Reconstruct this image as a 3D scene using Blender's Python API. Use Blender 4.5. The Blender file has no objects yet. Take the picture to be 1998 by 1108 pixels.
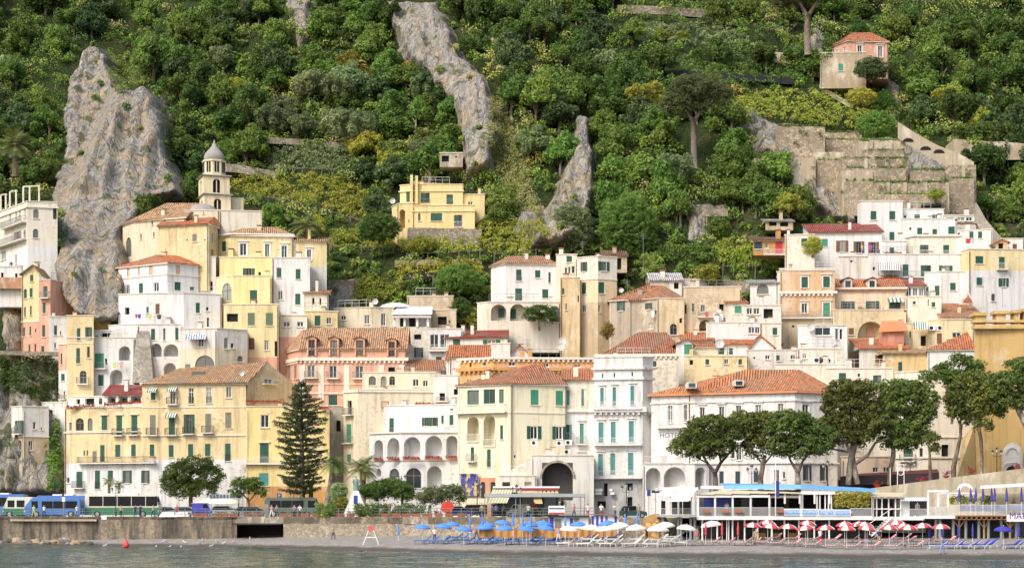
import bpy,math,random
import numpy as np
from mathutils import Vector,Matrix
random.seed(7)
SC=bpy.context.scene
COL=SC.collection
# ------------------------------------------------------------ camera, sky, sun, exposure
F,CX,CY,CH=3600.0,999.0,1000.0,4.5 # focal length (photo px), horizon row, eye height (m)
cam=bpy.data.cameras.new('camera'); camo=bpy.data.objects.new('camera',cam); COL.objects.link(camo)
camo.location=(0,0,CH); camo.rotation_euler=(math.pi/2,0,0)
cam.sensor_width=36; cam.lens=36*F/1998; cam.shift_y=446/1998; cam.clip_end=3000; cam.clip_start=1
SC.camera=camo
SUNV=Vector((-0.52,-0.62,0.80)).normalized()
w=bpy.data.worlds.new('World'); SC.world=w; w.use_nodes=True
wn=w.node_tree; bg=wn.nodes['Background']
sky=wn.nodes.new('ShaderNodeTexSky'); sky.sky_type='NISHITA'; sky.sun_disc=False
sky.sun_elevation=math.asin(SUNV.z); sky.sun_rotation=math.atan2(SUNV.x,SUNV.y)
sky.air_density=1.0; sky.dust_density=4.0; sky.ozone_density=0.6
wn.links.new(sky.outputs[0],bg.inputs[0]); bg.inputs[1].default_value=0.15
sl=bpy.data.lights.new('sun','SUN'); sl.energy=1.4; sl.angle=math.radians(18); sl.color=(1.0,0.965,0.915)
so=bpy.data.objects.new('sun',sl); COL.objects.link(so); so.rotation_euler=(-SUNV).to_track_quat('-Z','Y').to_euler()
so.location=(-60,-40,150)
SC.view_settings.view_transform='Standard'; SC.view_settings.look='None'
SC.view_settings.exposure=0.52; SC.view_settings.gamma=1.0
SC.cycles.max_bounces=4; SC.cycles.diffuse_bounces=3; SC.cycles.transparent_max_bounces=6; SC.cycles.use_denoising=True

# ------------------------------------------------------------ helpers
def at(px,py,Y):return Vector(((px-CX)*Y/F,Y,CH+(CY-py)*Y/F))
def zpy(py,Y):return CH+(CY-py)*Y/F
WL={} # world location of every root
def wloc(o):
    while o.parent:o=o.parent
    return WL.get(o.name,Vector())
def tag(o,label=None,cat=None,group=None,kind=None):
    if label:o['label']=label
    if cat:o['category']=cat
    if group:o['group']=group
    if kind:o['kind']=kind
    return o
def empty(name,loc,label,cat,group=None):
    o=bpy.data.objects.new(name,None); COL.objects.link(o); o.location=loc; o.empty_display_size=.3
    WL[o.name]=Vector(loc); return tag(o,label,cat,group)
class MB:
    """collects shapes; build() links them as one mesh object"""
    def __init__(s):s.v=[]; s.f=[]; s.m=[]; s.uv=None
    def face(s,pts,mi=0):
        i=len(s.v); s.v+=[tuple(p)for p in pts]; s.f.append(tuple(range(i,i+len(pts)))); s.m.append(mi)
    def mesh(s,vs,fs,mi=0):
        i=len(s.v); s.v+=[tuple(p)for p in vs]
        for f in fs:s.f.append(tuple(i+k for k in f)); s.m.append(mi)
    def box(s,a,b,mi=0):
        x0,y0,z0=a; x1,y1,z1=b
        s.mesh([(x0,y0,z0),(x1,y0,z0),(x1,y1,z0),(x0,y1,z0),(x0,y0,z1),(x1,y0,z1),(x1,y1,z1),(x0,y1,z1)],
               [(3,2,1,0),(4,5,6,7),(0,1,5,4),(1,2,6,5),(2,3,7,6),(3,0,4,7)],mi)
    def obox(s,o,u,n,a,b,mi=0):
        """box in a frame: origin o, axis u (right), n (out), z up; a,b = (u,n,z) corners"""
        P=lambda q:(o[0]+u[0]*q[0]+n[0]*q[1],o[1]+u[1]*q[0]+n[1]*q[1],o[2]+q[2])
        x0,y0,z0=a; x1,y1,z1=b
        s.mesh([P(q)for q in[(x0,y1,z0),(x1,y1,z0),(x1,y0,z0),(x0,y0,z0),(x0,y1,z1),(x1,y1,z1),(x1,y0,z1),(x0,y0,z1)]],
               [(3,2,1,0),(4,5,6,7),(0,1,5,4),(1,2,6,5),(2,3,7,6),(3,0,4,7)],mi)
    def tube(s,pts,rads,n=6,mi=0,cap=True):
        pts=[Vector(p)for p in pts]
        if not hasattr(rads,'__len__'):rads=[rads]*len(pts)
        i0=len(s.v)
        for k,p in enumerate(pts):
            d=(pts[min(k+1,len(pts)-1)]-pts[max(k-1,0)]).normalized()
            a=d.cross(Vector((0,1,0))if abs(d.y)<.9 else Vector((1,0,0))).normalized(); b=d.cross(a)
            for j in range(n):
                t=2*math.pi*j/n; s.v.append(tuple(p+(a*math.cos(t)+b*math.sin(t))*rads[k]))
        for k in range(len(pts)-1):
            for j in range(n):
                s.f.append((i0+k*n+j,i0+k*n+(j+1)%n,i0+(k+1)*n+(j+1)%n,i0+(k+1)*n+j)); s.m.append(mi)
        if cap:
            s.f.append(tuple(i0+j for j in range(n))); s.m.append(mi)
            s.f.append(tuple(i0+(len(pts)-1)*n+j for j in reversed(range(n)))); s.m.append(mi)
    def lathe(s,c,prof,n=12,mi=0,sx=1,sy=1):
        i0=len(s.v)
        for r,z in prof:
            for j in range(n):
                t=2*math.pi*j/n; s.v.append((c[0]+r*math.cos(t)*sx,c[1]+r*math.sin(t)*sy,c[2]+z))
        for k in range(len(prof)-1):
            for j in range(n):
                s.f.append((i0+k*n+j,i0+k*n+(j+1)%n,i0+(k+1)*n+(j+1)%n,i0+(k+1)*n+j)); s.m.append(mi)
    def build(s,name,mat,parent=None,smooth=False,uv=None):
        me=bpy.data.meshes.new(name); off=wloc(parent)if parent else Vector()
        v=np.array(s.v,dtype=np.float32).reshape(-1,3)-np.array(off,dtype=np.float32)
        me.from_pydata(v.tolist(),[],s.f)
        for m in(mat if isinstance(mat,(list,tuple))else[mat]):me.materials.append(m)
        if any(s.m):me.polygons.foreach_set('material_index',s.m)
        if uv:
            l=me.uv_layers.new(name='UVMap'); l.data.foreach_set('uv',[c for q in uv for c in q])
        if smooth:me.polygons.foreach_set('use_smooth',[True]*len(s.f))
        me.update()
        o=bpy.data.objects.new(name,me); COL.objects.link(o)
        if parent:o.parent=parent
        return o
def raw_mesh(name,v,f,mats,attr=None,smooth=False):
    """numpy arrays -> mesh (f: (n,3) or (n,4))"""
    me=bpy.data.meshes.new(name); n,k=f.shape
    me.vertices.add(len(v)); me.vertices.foreach_set('co',np.ascontiguousarray(v,dtype=np.float32).ravel())
    me.loops.add(n*k); me.loops.foreach_set('vertex_index',np.ascontiguousarray(f,dtype=np.int32).ravel())
    me.polygons.add(n); me.polygons.foreach_set('loop_start',np.arange(0,n*k,k,dtype=np.int32))
    try:me.polygons.foreach_set('loop_total',np.full(n,k,dtype=np.int32))
    except Exception:pass
    if smooth:me.polygons.foreach_set('use_smooth',[True]*n)
    for a,d in(attr or{}).items():
        at_=me.attributes.new(a,'FLOAT','POINT'); at_.data.foreach_set('value',np.ascontiguousarray(d,dtype=np.float32))
    for m in mats:me.materials.append(m)
    me.update(calc_edges=True); me.validate(); return me
def copy_tree(o,loc=None,rz=None,scale=None,label=None,group=None):
    c=o.copy(); COL.objects.link(c)
    if loc is not None:c.location=loc; WL[c.name]=Vector(loc)
    if rz is not None:c.rotation_euler=(0,0,rz)
    if scale is not None:c.scale=(scale,)*3 if not hasattr(scale,'__len__')else scale
    if label:c['label']=label
    if group:c['group']=group
    for ch in list(o.children):
        d=ch.copy(); COL.objects.link(d); d.parent=c
        for g in list(ch.children):
            e=g.copy(); COL.objects.link(e); e.parent=d
    return c
# fractal value noise
def _lat(ix,iy,seed):
    h=(ix.astype(np.int64)*374761393+iy.astype(np.int64)*668265263+seed*1274126177)&0xffffffff
    h=((h^(h>>13))*1274126177)&0xffffffff
    return((h^(h>>16))&0xffff)/65535.0
def vnoise(x,y,seed=0):
    ix=np.floor(x); iy=np.floor(y); fx=x-ix; fy=y-iy; fx=fx*fx*(3-2*fx); fy=fy*fy*(3-2*fy)
    a=_lat(ix,iy,seed); b=_lat(ix+1,iy,seed); c=_lat(ix,iy+1,seed); d=_lat(ix+1,iy+1,seed)
    return(a*(1-fx)+b*fx)*(1-fy)+(c*(1-fx)+d*fx)*fy
def fbm(x,y,o=4,seed=0):
    x=np.asarray(x,float); y=np.asarray(y,float); r=0; a=.5
    for k in range(o):r=r+a*vnoise(x,y,seed+k); x=x*2.03+7.1; y=y*2.03+3.7; a*=.5
    return r/(1-.5**o)
# ------------------------------------------------------------ materials
MT={}
def mat(name):
    m=bpy.data.materials.new(name); m.use_nodes=True; nt=m.node_tree
    return m,nt,nt.nodes['Principled BSDF']
def nd(nt,t,**k):
    n=nt.nodes.new('ShaderNode'+t)
    for a,b in k.items():
        if a.startswith('i_'):
            key=a[2:]; key=int(key)if key.isdigit()else key.replace('_',' ')
            if isinstance(b,bpy.types.NodeSocket):nt.links.new(b,n.inputs[key])
            else:n.inputs[key].default_value=b
        else:setattr(n,a,b)
    return n
def ramp(nt,fac,stops):
    r=nt.nodes.new('ShaderNodeValToRGB'); nt.links.new(fac,r.inputs[0]); e=r.color_ramp.elements
    while len(e)<len(stops):e.new(.5)
    for q,(p,c)in zip(e,stops):q.position=p; q.color=(*c,1)if hasattr(c,'__len__')else(c,c,c,1)
    return r.outputs[0]
def mixc(nt,fac,a,b,mode='MIX'):
    n=nt.nodes.new('ShaderNodeMix'); n.data_type='RGBA'; n.blend_type=mode
    for k,v in((0,fac),(6,a),(7,b)):
        if isinstance(v,bpy.types.NodeSocket):nt.links.new(v,n.inputs[k])
        else:n.inputs[k].default_value=v if k==0 else(*v[:3],1)
    return n.outputs[2]
def noise(nt,scale,detail=4,vec=None,rough=.55,vscale=None):
    if vec is None:vec=nt.nodes.new('ShaderNodeNewGeometry').outputs['Position']
    if vscale:
        mp=nd(nt,'Mapping',i_Vector=vec); mp.inputs['Scale'].default_value=vscale; vec=mp.outputs[0]
    n=nd(nt,'TexNoise',i_Vector=vec); n.inputs['Scale'].default_value=scale; n.inputs['Detail'].default_value=detail
    n.inputs['Roughness'].default_value=rough; return n.outputs['Fac']
def bump(nt,b,h,strength=.3,dist=.05):
    n=nd(nt,'Bump',i_Height=h); n.inputs['Strength'].default_value=strength; n.inputs['Distance'].default_value=dist
    nt.links.new(n.outputs[0],b.inputs['Normal'])
def plain(name,c,rough=.6,metal=0,var=.12,emis=None):
    if name in MT:return MT[name]
    m,nt,b=mat(name); c=Vector(c)
    f=noise(nt,1.3,3)
    nt.links.new(mixc(nt,f,c*(1-var),[min(1,q*(1+var))for q in c]),b.inputs['Base Color'])
    b.inputs['Roughness'].default_value=rough; b.inputs['Metallic'].default_value=metal
    MT[name]=m; return m
def stucco(c,dirt=.35):
    dirt=min(1,dirt+.12)
    key=('st',tuple(round(q,3)for q in c),round(dirt,2))
    if key in MT:return MT[key]
    m,nt,b=mat('stucco'); c=Vector(c)
    pos=nt.nodes.new('ShaderNodeNewGeometry').outputs['Position']
    big=noise(nt,.22,6,pos); st=noise(nt,1.0,5,pos,.6,(1.6,1.6,.13)); fine=noise(nt,2.2,6,pos,.65)
    warm=Vector((c.x*.96,c.y*.925,c.z*.85))
    c1=mixc(nt,ramp(nt,big,[(.38,0),(.68,min(1,.35+dirt))]),c,warm)
    c2=mixc(nt,ramp(nt,st,[(.49,0),(.70,min(.9,.28+dirt*.9))]),c1,(c.x*.52+.04,c.y*.50+.04,c.z*.47+.04))
    pale=Vector((c.x*.45+.44,c.y*.45+.41,c.z*.45+.34))
    c2=mixc(nt,ramp(nt,noise(nt,.45,7,pos,.68,(1,1,.55)),[(.52,0),(.62,.15+dirt*.75)]),c2,pale)
    thr=.74-dirt*.2
    pe=nd(nt,'Math',operation='MULTIPLY',i_0=ramp(nt,fine,[(thr-.1,0),(thr,1)]),i_1=ramp(nt,big,[(.45,0),(.6,1)])).outputs[0]
    c3=mixc(nt,pe,c2,(c.x*.4+.2,c.y*.38+.17,c.z*.35+.13))
    nt.links.new(c3,b.inputs['Base Color']); b.inputs['Roughness'].default_value=.92
    b.inputs['Specular IOR Level'].default_value=.2
    bump(nt,b,fine,.25,.04); MT[key]=m; return m
def tiles(c,old=.4):
    key=('ti',tuple(c),old)
    if key in MT:return MT[key]
    m,nt,b=mat('roof_tiles'); c=Vector(c)
    uv=nd(nt,'UVMap').outputs[0]
    sep=nd(nt,'SeparateXYZ',i_0=uv)
    s=nd(nt,'Math',operation='MULTIPLY',i_0=sep.outputs[0],i_1=2*math.pi/.34).outputs[0]
    sn=nd(nt,'Math',operation='SINE',i_0=s).outputs[0]
    vr=nd(nt,'TexVoronoi',i_Vector=nd(nt,'Mapping',i_Vector=uv,i_Scale=(1/.34,1/.45,1)).outputs[0],i_Scale=1.0)
    vc=nd(nt,'SeparateXYZ',i_0=vr.outputs['Color']).outputs[0]
    big=noise(nt,.3,5)
    c1=mixc(nt,vc,c*.62,(min(1,c.x*1.28),min(1,c.y*1.3),min(1,c.z*1.35)))
    c2=mixc(nt,ramp(nt,big,[(.42,0),(.68,old)]),c1,(.33,.27,.19))
    g=nd(nt,'MapRange',i_Value=sn,i_1=-1.0,i_2=-.1,i_3=.45,i_4=1.0).outputs[0]
    gm=nd(nt,'CombineXYZ',i_0=g,i_1=g,i_2=g).outputs[0]
    nt.links.new(mixc(nt,.35,c2,gm,'MULTIPLY'),b.inputs['Base Color']); b.inputs['Roughness'].default_value=.85
    bump(nt,b,sn,.9,.12); MT[key]=m; return m
def stone(name,c,scale=2.2,mortar=.55):
    if name in MT:return MT[name]
    m,nt,b=mat(name); c=Vector(c)
    pos=nt.nodes.new('ShaderNodeNewGeometry').outputs['Position']
    v=nd(nt,'TexVoronoi',i_Vector=pos,i_Scale=scale); vd=nd(nt,'TexVoronoi',feature='DISTANCE_TO_EDGE',i_Vector=pos,i_Scale=scale)
    cv=nd(nt,'SeparateXYZ',i_0=v.outputs['Color']).outputs[0]
    c1=mixc(nt,cv,c*.55,[min(1,q*1.3)for q in c])
    c1=mixc(nt,ramp(nt,noise(nt,.3,6,pos),[(.4,0),(.7,.7)]),c1,(c.x*.55,c.y*.55,c.z*.5))
    e=ramp(nt,vd.outputs[0],[(0,0),(.09,1)])
    nt.links.new(mixc(nt,e,c*mortar,c1),b.inputs['Base Color']); b.inputs['Roughness'].default_value=.95
    bump(nt,b,e,.6,.08); MT[name]=m; return m
def leafmat(name,dark,light,alt=None,transl=.38):
    if name in MT:return MT[name]
    m,nt,b=mat(name)
    a=nd(nt,'Attribute',attribute_name='lf').outputs['Fac']
    oi=nt.nodes.new('ShaderNodeObjectInfo').outputs['Random']
    c=mixc(nt,a,dark,light)
    hs=nd(nt,'HueSaturation',i_Color=c,i_Saturation=.98)
    nt.links.new(nd(nt,'MapRange',i_Value=oi,i_3=.462,i_4=.507).outputs[0],hs.inputs['Hue'])
    r2=nd(nt,'Math',operation='FRACT',i_0=nd(nt,'Math',operation='MULTIPLY',i_0=oi,i_1=17.3).outputs[0]).outputs[0]
    nt.links.new(nd(nt,'MapRange',i_Value=r2,i_3=.65,i_4=1.3).outputs[0],hs.inputs['Value'])
    c=hs.outputs[0]
    if alt:c=mixc(nt,ramp(nt,noise(nt,.5,4),[(.52,0),(.66,.8)]),c,alt)
    nt.links.new(c,b.inputs['Base Color']); b.inputs['Roughness'].default_value=.7; b.inputs['Specular IOR Level'].default_value=.25
    t=nd(nt,'BsdfTranslucent',i_Color=c); mx=nd(nt,'MixShader',i_0=transl)
    nt.links.new(b.outputs[0],mx.inputs[1]); nt.links.new(t.outputs[0],mx.inputs[2])
    nt.links.new(mx.outputs[0],nt.nodes['Material Output'].inputs[0]); MT[name]=m; return m
def glassmat():
    if 'glass' in MT:return MT['glass']
    m,nt,b=mat('window_glass'); oi=nt.nodes.new('ShaderNodeObjectInfo').outputs['Random']
    c=ramp(nt,oi,[(0,(.012,.016,.02)),(.45,(.03,.04,.045)),(.6,(.16,.17,.16)),(.8,(.05,.06,.065)),(1,(.35,.35,.31))])
    nt.links.new(c,b.inputs['Base Color']); b.inputs['Roughness'].default_value=.12
    b.inputs['Specular IOR Level'].default_value=.5
    MT['glass']=m; return m
GLASS=glassmat()
GREEN=plain('green_shutter_paint',(.015,.085,.055),.55,var=.3)
LGREEN=plain('bright_green_paint',(.05,.26,.15),.5,var=.2)
TEAL=plain('teal_shutter_paint',(.06,.25,.24),.55,var=.2)
BROWN=plain('brown_wood',(.16,.07,.035),.6,var=.3)
GREYW=plain('weathered_grey_wood',(.2,.19,.16),.7,var=.3)
NAVYS=plain('dark_blue_shutter_paint',(.02,.045,.065),.55,var=.2)
REDP=plain('faded_red_paint',(.42,.09,.06),.6,var=.2)
PINKB=plain('blocked_window_plaster',(.62,.38,.26),.9)
WHITE=plain('white_paint',(.82,.81,.78),.5,var=.04)
TRIM=plain('trim_plaster',(.74,.68,.58),.9,var=.14)
DARK=plain('dark_interior',(.012,.012,.014),.9)
IRON=plain('dark_iron',(.03,.035,.035),.5,.3)
RAILW=plain('white_iron',(.7,.7,.68),.5)
RAILG=plain('grey_iron',(.25,.27,.27),.5)
CONC=stucco((.42,.37,.28),.8)
STONEW=stone('dry_stone',(.36,.31,.23),2.4)
# ------------------------------------------------------------ hillside
HZ=[3,5,25,38,48,60,80,100,130,170]
HY=[288,288,298,307,315,331,354,378,414,462]
def hill0(X,Z):
    Y=np.interp(Z,HZ,HY)
    k=np.clip((Z-30)/30,0,1)
    Y=Y+k*((fbm(X/38+3,Z/60,3,5)-.5)*26+(fbm(X/13,Z/17+9,3,11)-.5)*7)
    Y=Y+np.clip((Z-50)/25,0,1)*np.clip((-X-76)/8,0,1)*22 # ravine beyond the bluff
    Y=Y+(fbm(X/4,Z/4,3,21)-.5)*2.0
    return Y
ROCKS=[ # outline in photo px, bulge (m), ridge (m)
 ([(180,68),(145,110),(125,170),(115,240),(122,300),(100,350),(88,420),(105,470),(100,540),(130,600),(190,640),(245,620),(245,450),(300,395),(352,375),(345,338),(328,300),(326,235),(303,190),(285,152),(258,166),(242,168),(230,170),(214,130),(207,120),(215,90)],13,1.5),
 ([(743,-5),(760,50),(790,105),(830,150),(865,185),(893,240),(903,300),(898,345),(962,335),(976,262),(966,200),(945,145),(905,100),(885,60),(870,20),(845,-5)],6,1.5),
 ([(962,52),(990,60),(984,130),(968,122)],2,1),([(955,205),(985,200),(980,262),(962,262)],1.5,1),
 ([(1122,212),(1160,215),(1163,300),(1166,372),(1150,445),(1100,480),(1035,475),(1068,400),(1098,330),(1113,270)],7,1.6),
 ([(1465,235),(1560,238),(1640,255),(1760,262),(1885,290),(1925,420),(1880,435),(1640,435),(1555,395),(1560,335),(1478,305)],4,2.0),
 ([(1405,220),(1470,205),(1500,240),(1420,245)],2,1),
 ([(0,535),(48,535),(48,700),(0,700)],4,1.4),([(-40,690),(125,690),(128,970),(-40,970)],8,2.2),
 ([(1345,400),(1420,395),(1425,465),(1340,470)],1,.7),([(560,-5),(610,-5),(612,60),(600,95),(580,90)],2,1),
 ([(1005,405),(1060,400),(1060,465),(1010,460)],2,1.2),([(640,555),(700,540),(700,600),(640,600)],1,.8),
 ([(1580,60),(1600,55),(1604,110),(1570,110)],1,1),([(1730,150),(1760,160),(1755,260),(1740,240)],2,1)]
def poly_sd(px,py,P):
    """signed distance (px), positive inside"""
    ins=np.zeros(px.shape,bool); d=np.full(px.shape,1e9); n=len(P)
    for i in range(n):
        x0,y0=P[i]; x1,y1=P[(i+1)%n]
        c=((y0>py)!=(y1>py))&(px<(x1-x0)*(py-y0)/((y1-y0)or 1e-9)+x0); ins^=c
        t=np.clip(((px-x0)*(x1-x0)+(py-y0)*(y1-y0))/((x1-x0)**2+(y1-y0)**2),0,1)
        d=np.minimum(d,np.hypot(px-x0-t*(x1-x0),py-y0-t*(y1-y0)))
    return np.where(ins,d,-d)
TX=np.linspace(-152,152,780); TZ=np.linspace(2.5,140,345)
GX,GZ=np.meshgrid(TX,TZ); GY=hill0(GX,GZ); GR=np.zeros_like(GY)
for P,A,rg in ROCKS:
    px=CX+GX*F/(GY-A); py=CY-(GZ-CH)*F/(GY-A)
    sd=poly_sd(px,py,P)+(fbm(GX/3,GZ/3,3,31)-.5)*22
    m=np.clip(sd/(11 if A>9 else 14),0,1); m=m*m*(3-2*m)
    rd=1-np.abs(fbm(GX/3.0+GZ/22+fbm(GX/12,GZ/14,2,43)*1.4,GZ/34,4,41)*2-1)
    rd2=1-np.abs(fbm(GX/1.0+GZ/11,GZ/6.5,4,51)*2-1)
    stp=fbm(GX/5,GZ/3.1,3,47); stp=np.floor(stp*9)/9
    GY=GY-m*(A+rg*(rd-.6)*2.3+rg*.75*(rd2-.5)+rg*1.1*(stp-.5)); GR=np.maximum(GR,np.clip((sd+6)/9,0,1))
def terr(X,Z):
    fx=np.clip((np.asarray(X)-TX[0])/(TX[1]-TX[0]),0,len(TX)-1.001); fz=np.clip((np.asarray(Z)-TZ[0])/(TZ[1]-TZ[0]),0,len(TZ)-1.001)
    i=fx.astype(int); j=fz.astype(int); a=fx-i; b=fz-j
    return(GY[j,i]*(1-a)+GY[j,i+1]*a)*(1-b)+(GY[j+1,i]*(1-a)+GY[j+1,i+1]*a)*b
def hit(px,py,near=278):
    """depth where the sight line through a photo pixel meets the hillside"""
    px=np.atleast_1d(np.asarray(px,float)); py=np.atleast_1d(np.asarray(py,float)); Y=np.full(px.shape,500.0); done=np.zeros(px.shape,bool)
    for y in np.arange(near,480,.5):
        h=~done&(y>=terr((px-CX)*y/F,CH+(CY-py)*y/F)); Y[h]=y; done|=h
    return Y
def ground_material():
    m,nt,b=mat('hillside'); pos=nt.nodes.new('ShaderNodeNewGeometry').outputs['Position']
    a=nd(nt,'Attribute',attribute_name='rock').outputs['Fac']
    n1=noise(nt,.12,6,pos,.6); n2=noise(nt,.6,10,pos,.7,(1.3,1.0,.13)); n3=noise(nt,1.6,8,pos,.7); n4=noise(nt,.35,6,pos,.6,(1.3,1,.25))
    rc=ramp(nt,n2,[(.32,(.19,.18,.165)),(.45,(.34,.325,.295)),(.54,(.46,.435,.385)),(.68,(.60,.555,.46))])
    rc=mixc(nt,ramp(nt,n4,[(.47,0),(.58,.8)]),rc,(.54,.41,.25))
    rc=mixc(nt,ramp(nt,noise(nt,1.0,6,pos,.65,(1.5,1.0,.05)),[(.50,0),(.60,.6)]),rc,(.25,.255,.255))
    rc=mixc(nt,ramp(nt,noise(nt,1.3,5,pos,.6,(1.2,1.0,.04)),[(.55,0),(.64,.6)]),rc,(.62,.58,.50))
    rc=mixc(nt,ramp(nt,n3,[(.56,0),(.68,.7)]),rc,(.13,.12,.10))
    vr=nd(nt,'TexVoronoi',feature='DISTANCE_TO_EDGE',i_Vector=nd(nt,'Mapping',i_Vector=mixc(nt,.25,pos,nd(nt,'TexNoise',i_Vector=pos,i_Scale=.8).outputs['Color'],'ADD'),i_Scale=(.6,.6,.13)).outputs[0],i_Scale=1.0).outputs[0]
    rc=mixc(nt,ramp(nt,vr,[(0,.6),(.035,0)]),rc,(.12,.11,.10))
    rc=mixc(nt,ramp(nt,noise(nt,.33,8,pos,.65),[(.56,0),(.61,.8)]),rc,(.10,.13,.05))
    gc=ramp(nt,n3,[(.3,(.02,.035,.012)),(.5,(.045,.07,.022)),(.7,(.11,.12,.045))])
    gc=mixc(nt,ramp(nt,n1,[(.55,0),(.7,.6)]),gc,(.16,.13,.07))
    k=nd(nt,'Math',operation='ADD',i_0=a,i_1=nd(nt,'MapRange',i_Value=n3,i_3=-.35,i_4=.35).outputs[0]).outputs[0]
    nt.links.new(mixc(nt,ramp(nt,k,[(.4,0),(.6,1)]),gc,rc),b.inputs['Base Color']); b.inputs['Roughness'].default_value=1
    b.inputs['Specular IOR Level'].default_value=.1
    h=nd(nt,'Math',operation='ADD',i_0=nd(nt,'Math',operation='MULTIPLY',i_0=n3,i_1=.55).outputs[0],i_1=nd(nt,'Math',operation='MULTIPLY',i_0=n2,i_1=2.8).outputs[0]).outputs[0]
    h=nd(nt,'Math',operation='ADD',i_0=h,i_1=ramp(nt,vr,[(0,0),(.1,.5)])).outputs[0]
    bump(nt,b,h,.9,.7); return m
nz,nx=GX.shape
idx=np.arange(nz*nx).reshape(nz,nx)
fq=np.stack([idx[:-1,:-1],idx[:-1,1:],idx[1:,1:],idx[1:,:-1]],-1).reshape(-1,4)
me=raw_mesh('hillside',np.stack([GX,GY,GZ],-1).reshape(-1,3),fq,[ground_material()],{'rock':GR.ravel()},False)
hill=bpy.data.objects.new('hillside',me); COL.objects.link(hill)
tag(hill,'steep wooded mountainside with grey and ochre limestone cliffs',kind='structure')
# ------------------------------------------------------------ building kit
ZM={'P':(0,0,1),'A':(0,340,3.0765),'B':(200,250,3.165),'C':(0,560,2.518),'D':(220,560,2.518),'E':(540,560,2.518),'F':(880,640,2.995),
      'G':(740,330,3.166),'H':(1180,380,3.259),'I':(1560,360,3.078),'J':(1240,640,2.995),'K':(1580,640,2.995)}
PAL={'white':(0.73,0.73,0.72),'cream':(0.71,0.64,0.48),'ivory':(0.74,0.70,0.60),'yellow':(0.75,0.61,0.35),'lemon':(0.77,0.65,0.36),'gold':(0.66,0.45,0.13),'pink':(0.69,0.39,0.28),
       'rose':(0.62,0.28,0.20),'beige':(0.52,0.42,0.28),'grey':(0.37,0.34,0.28),'tan':(0.64,0.43,0.26),'orange':(0.59,0.32,0.12),'greyb':(0.36,0.37,0.38),'villa':(0.78,0.63,0.31),'offw':(0.70,0.68,0.63),'ochre':(0.61,0.42,0.17)}
SHUT={'s':None,'n':NAVYS,'r':BROWN,'l':LGREEN,'t':TEAL,'y':GREYW}
def seg_arch(cx,w,z0,z1,n=10):
    """outline of an arch top: points from right spring to left spring"""
    r=w/2; rise=min(r,(z1-z0)*.95); zs=z1-rise
    return zs,[(cx+r*math.cos(math.pi*k/n),zs+rise*math.sin(math.pi*k/n))for k in range(n+1)]
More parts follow.
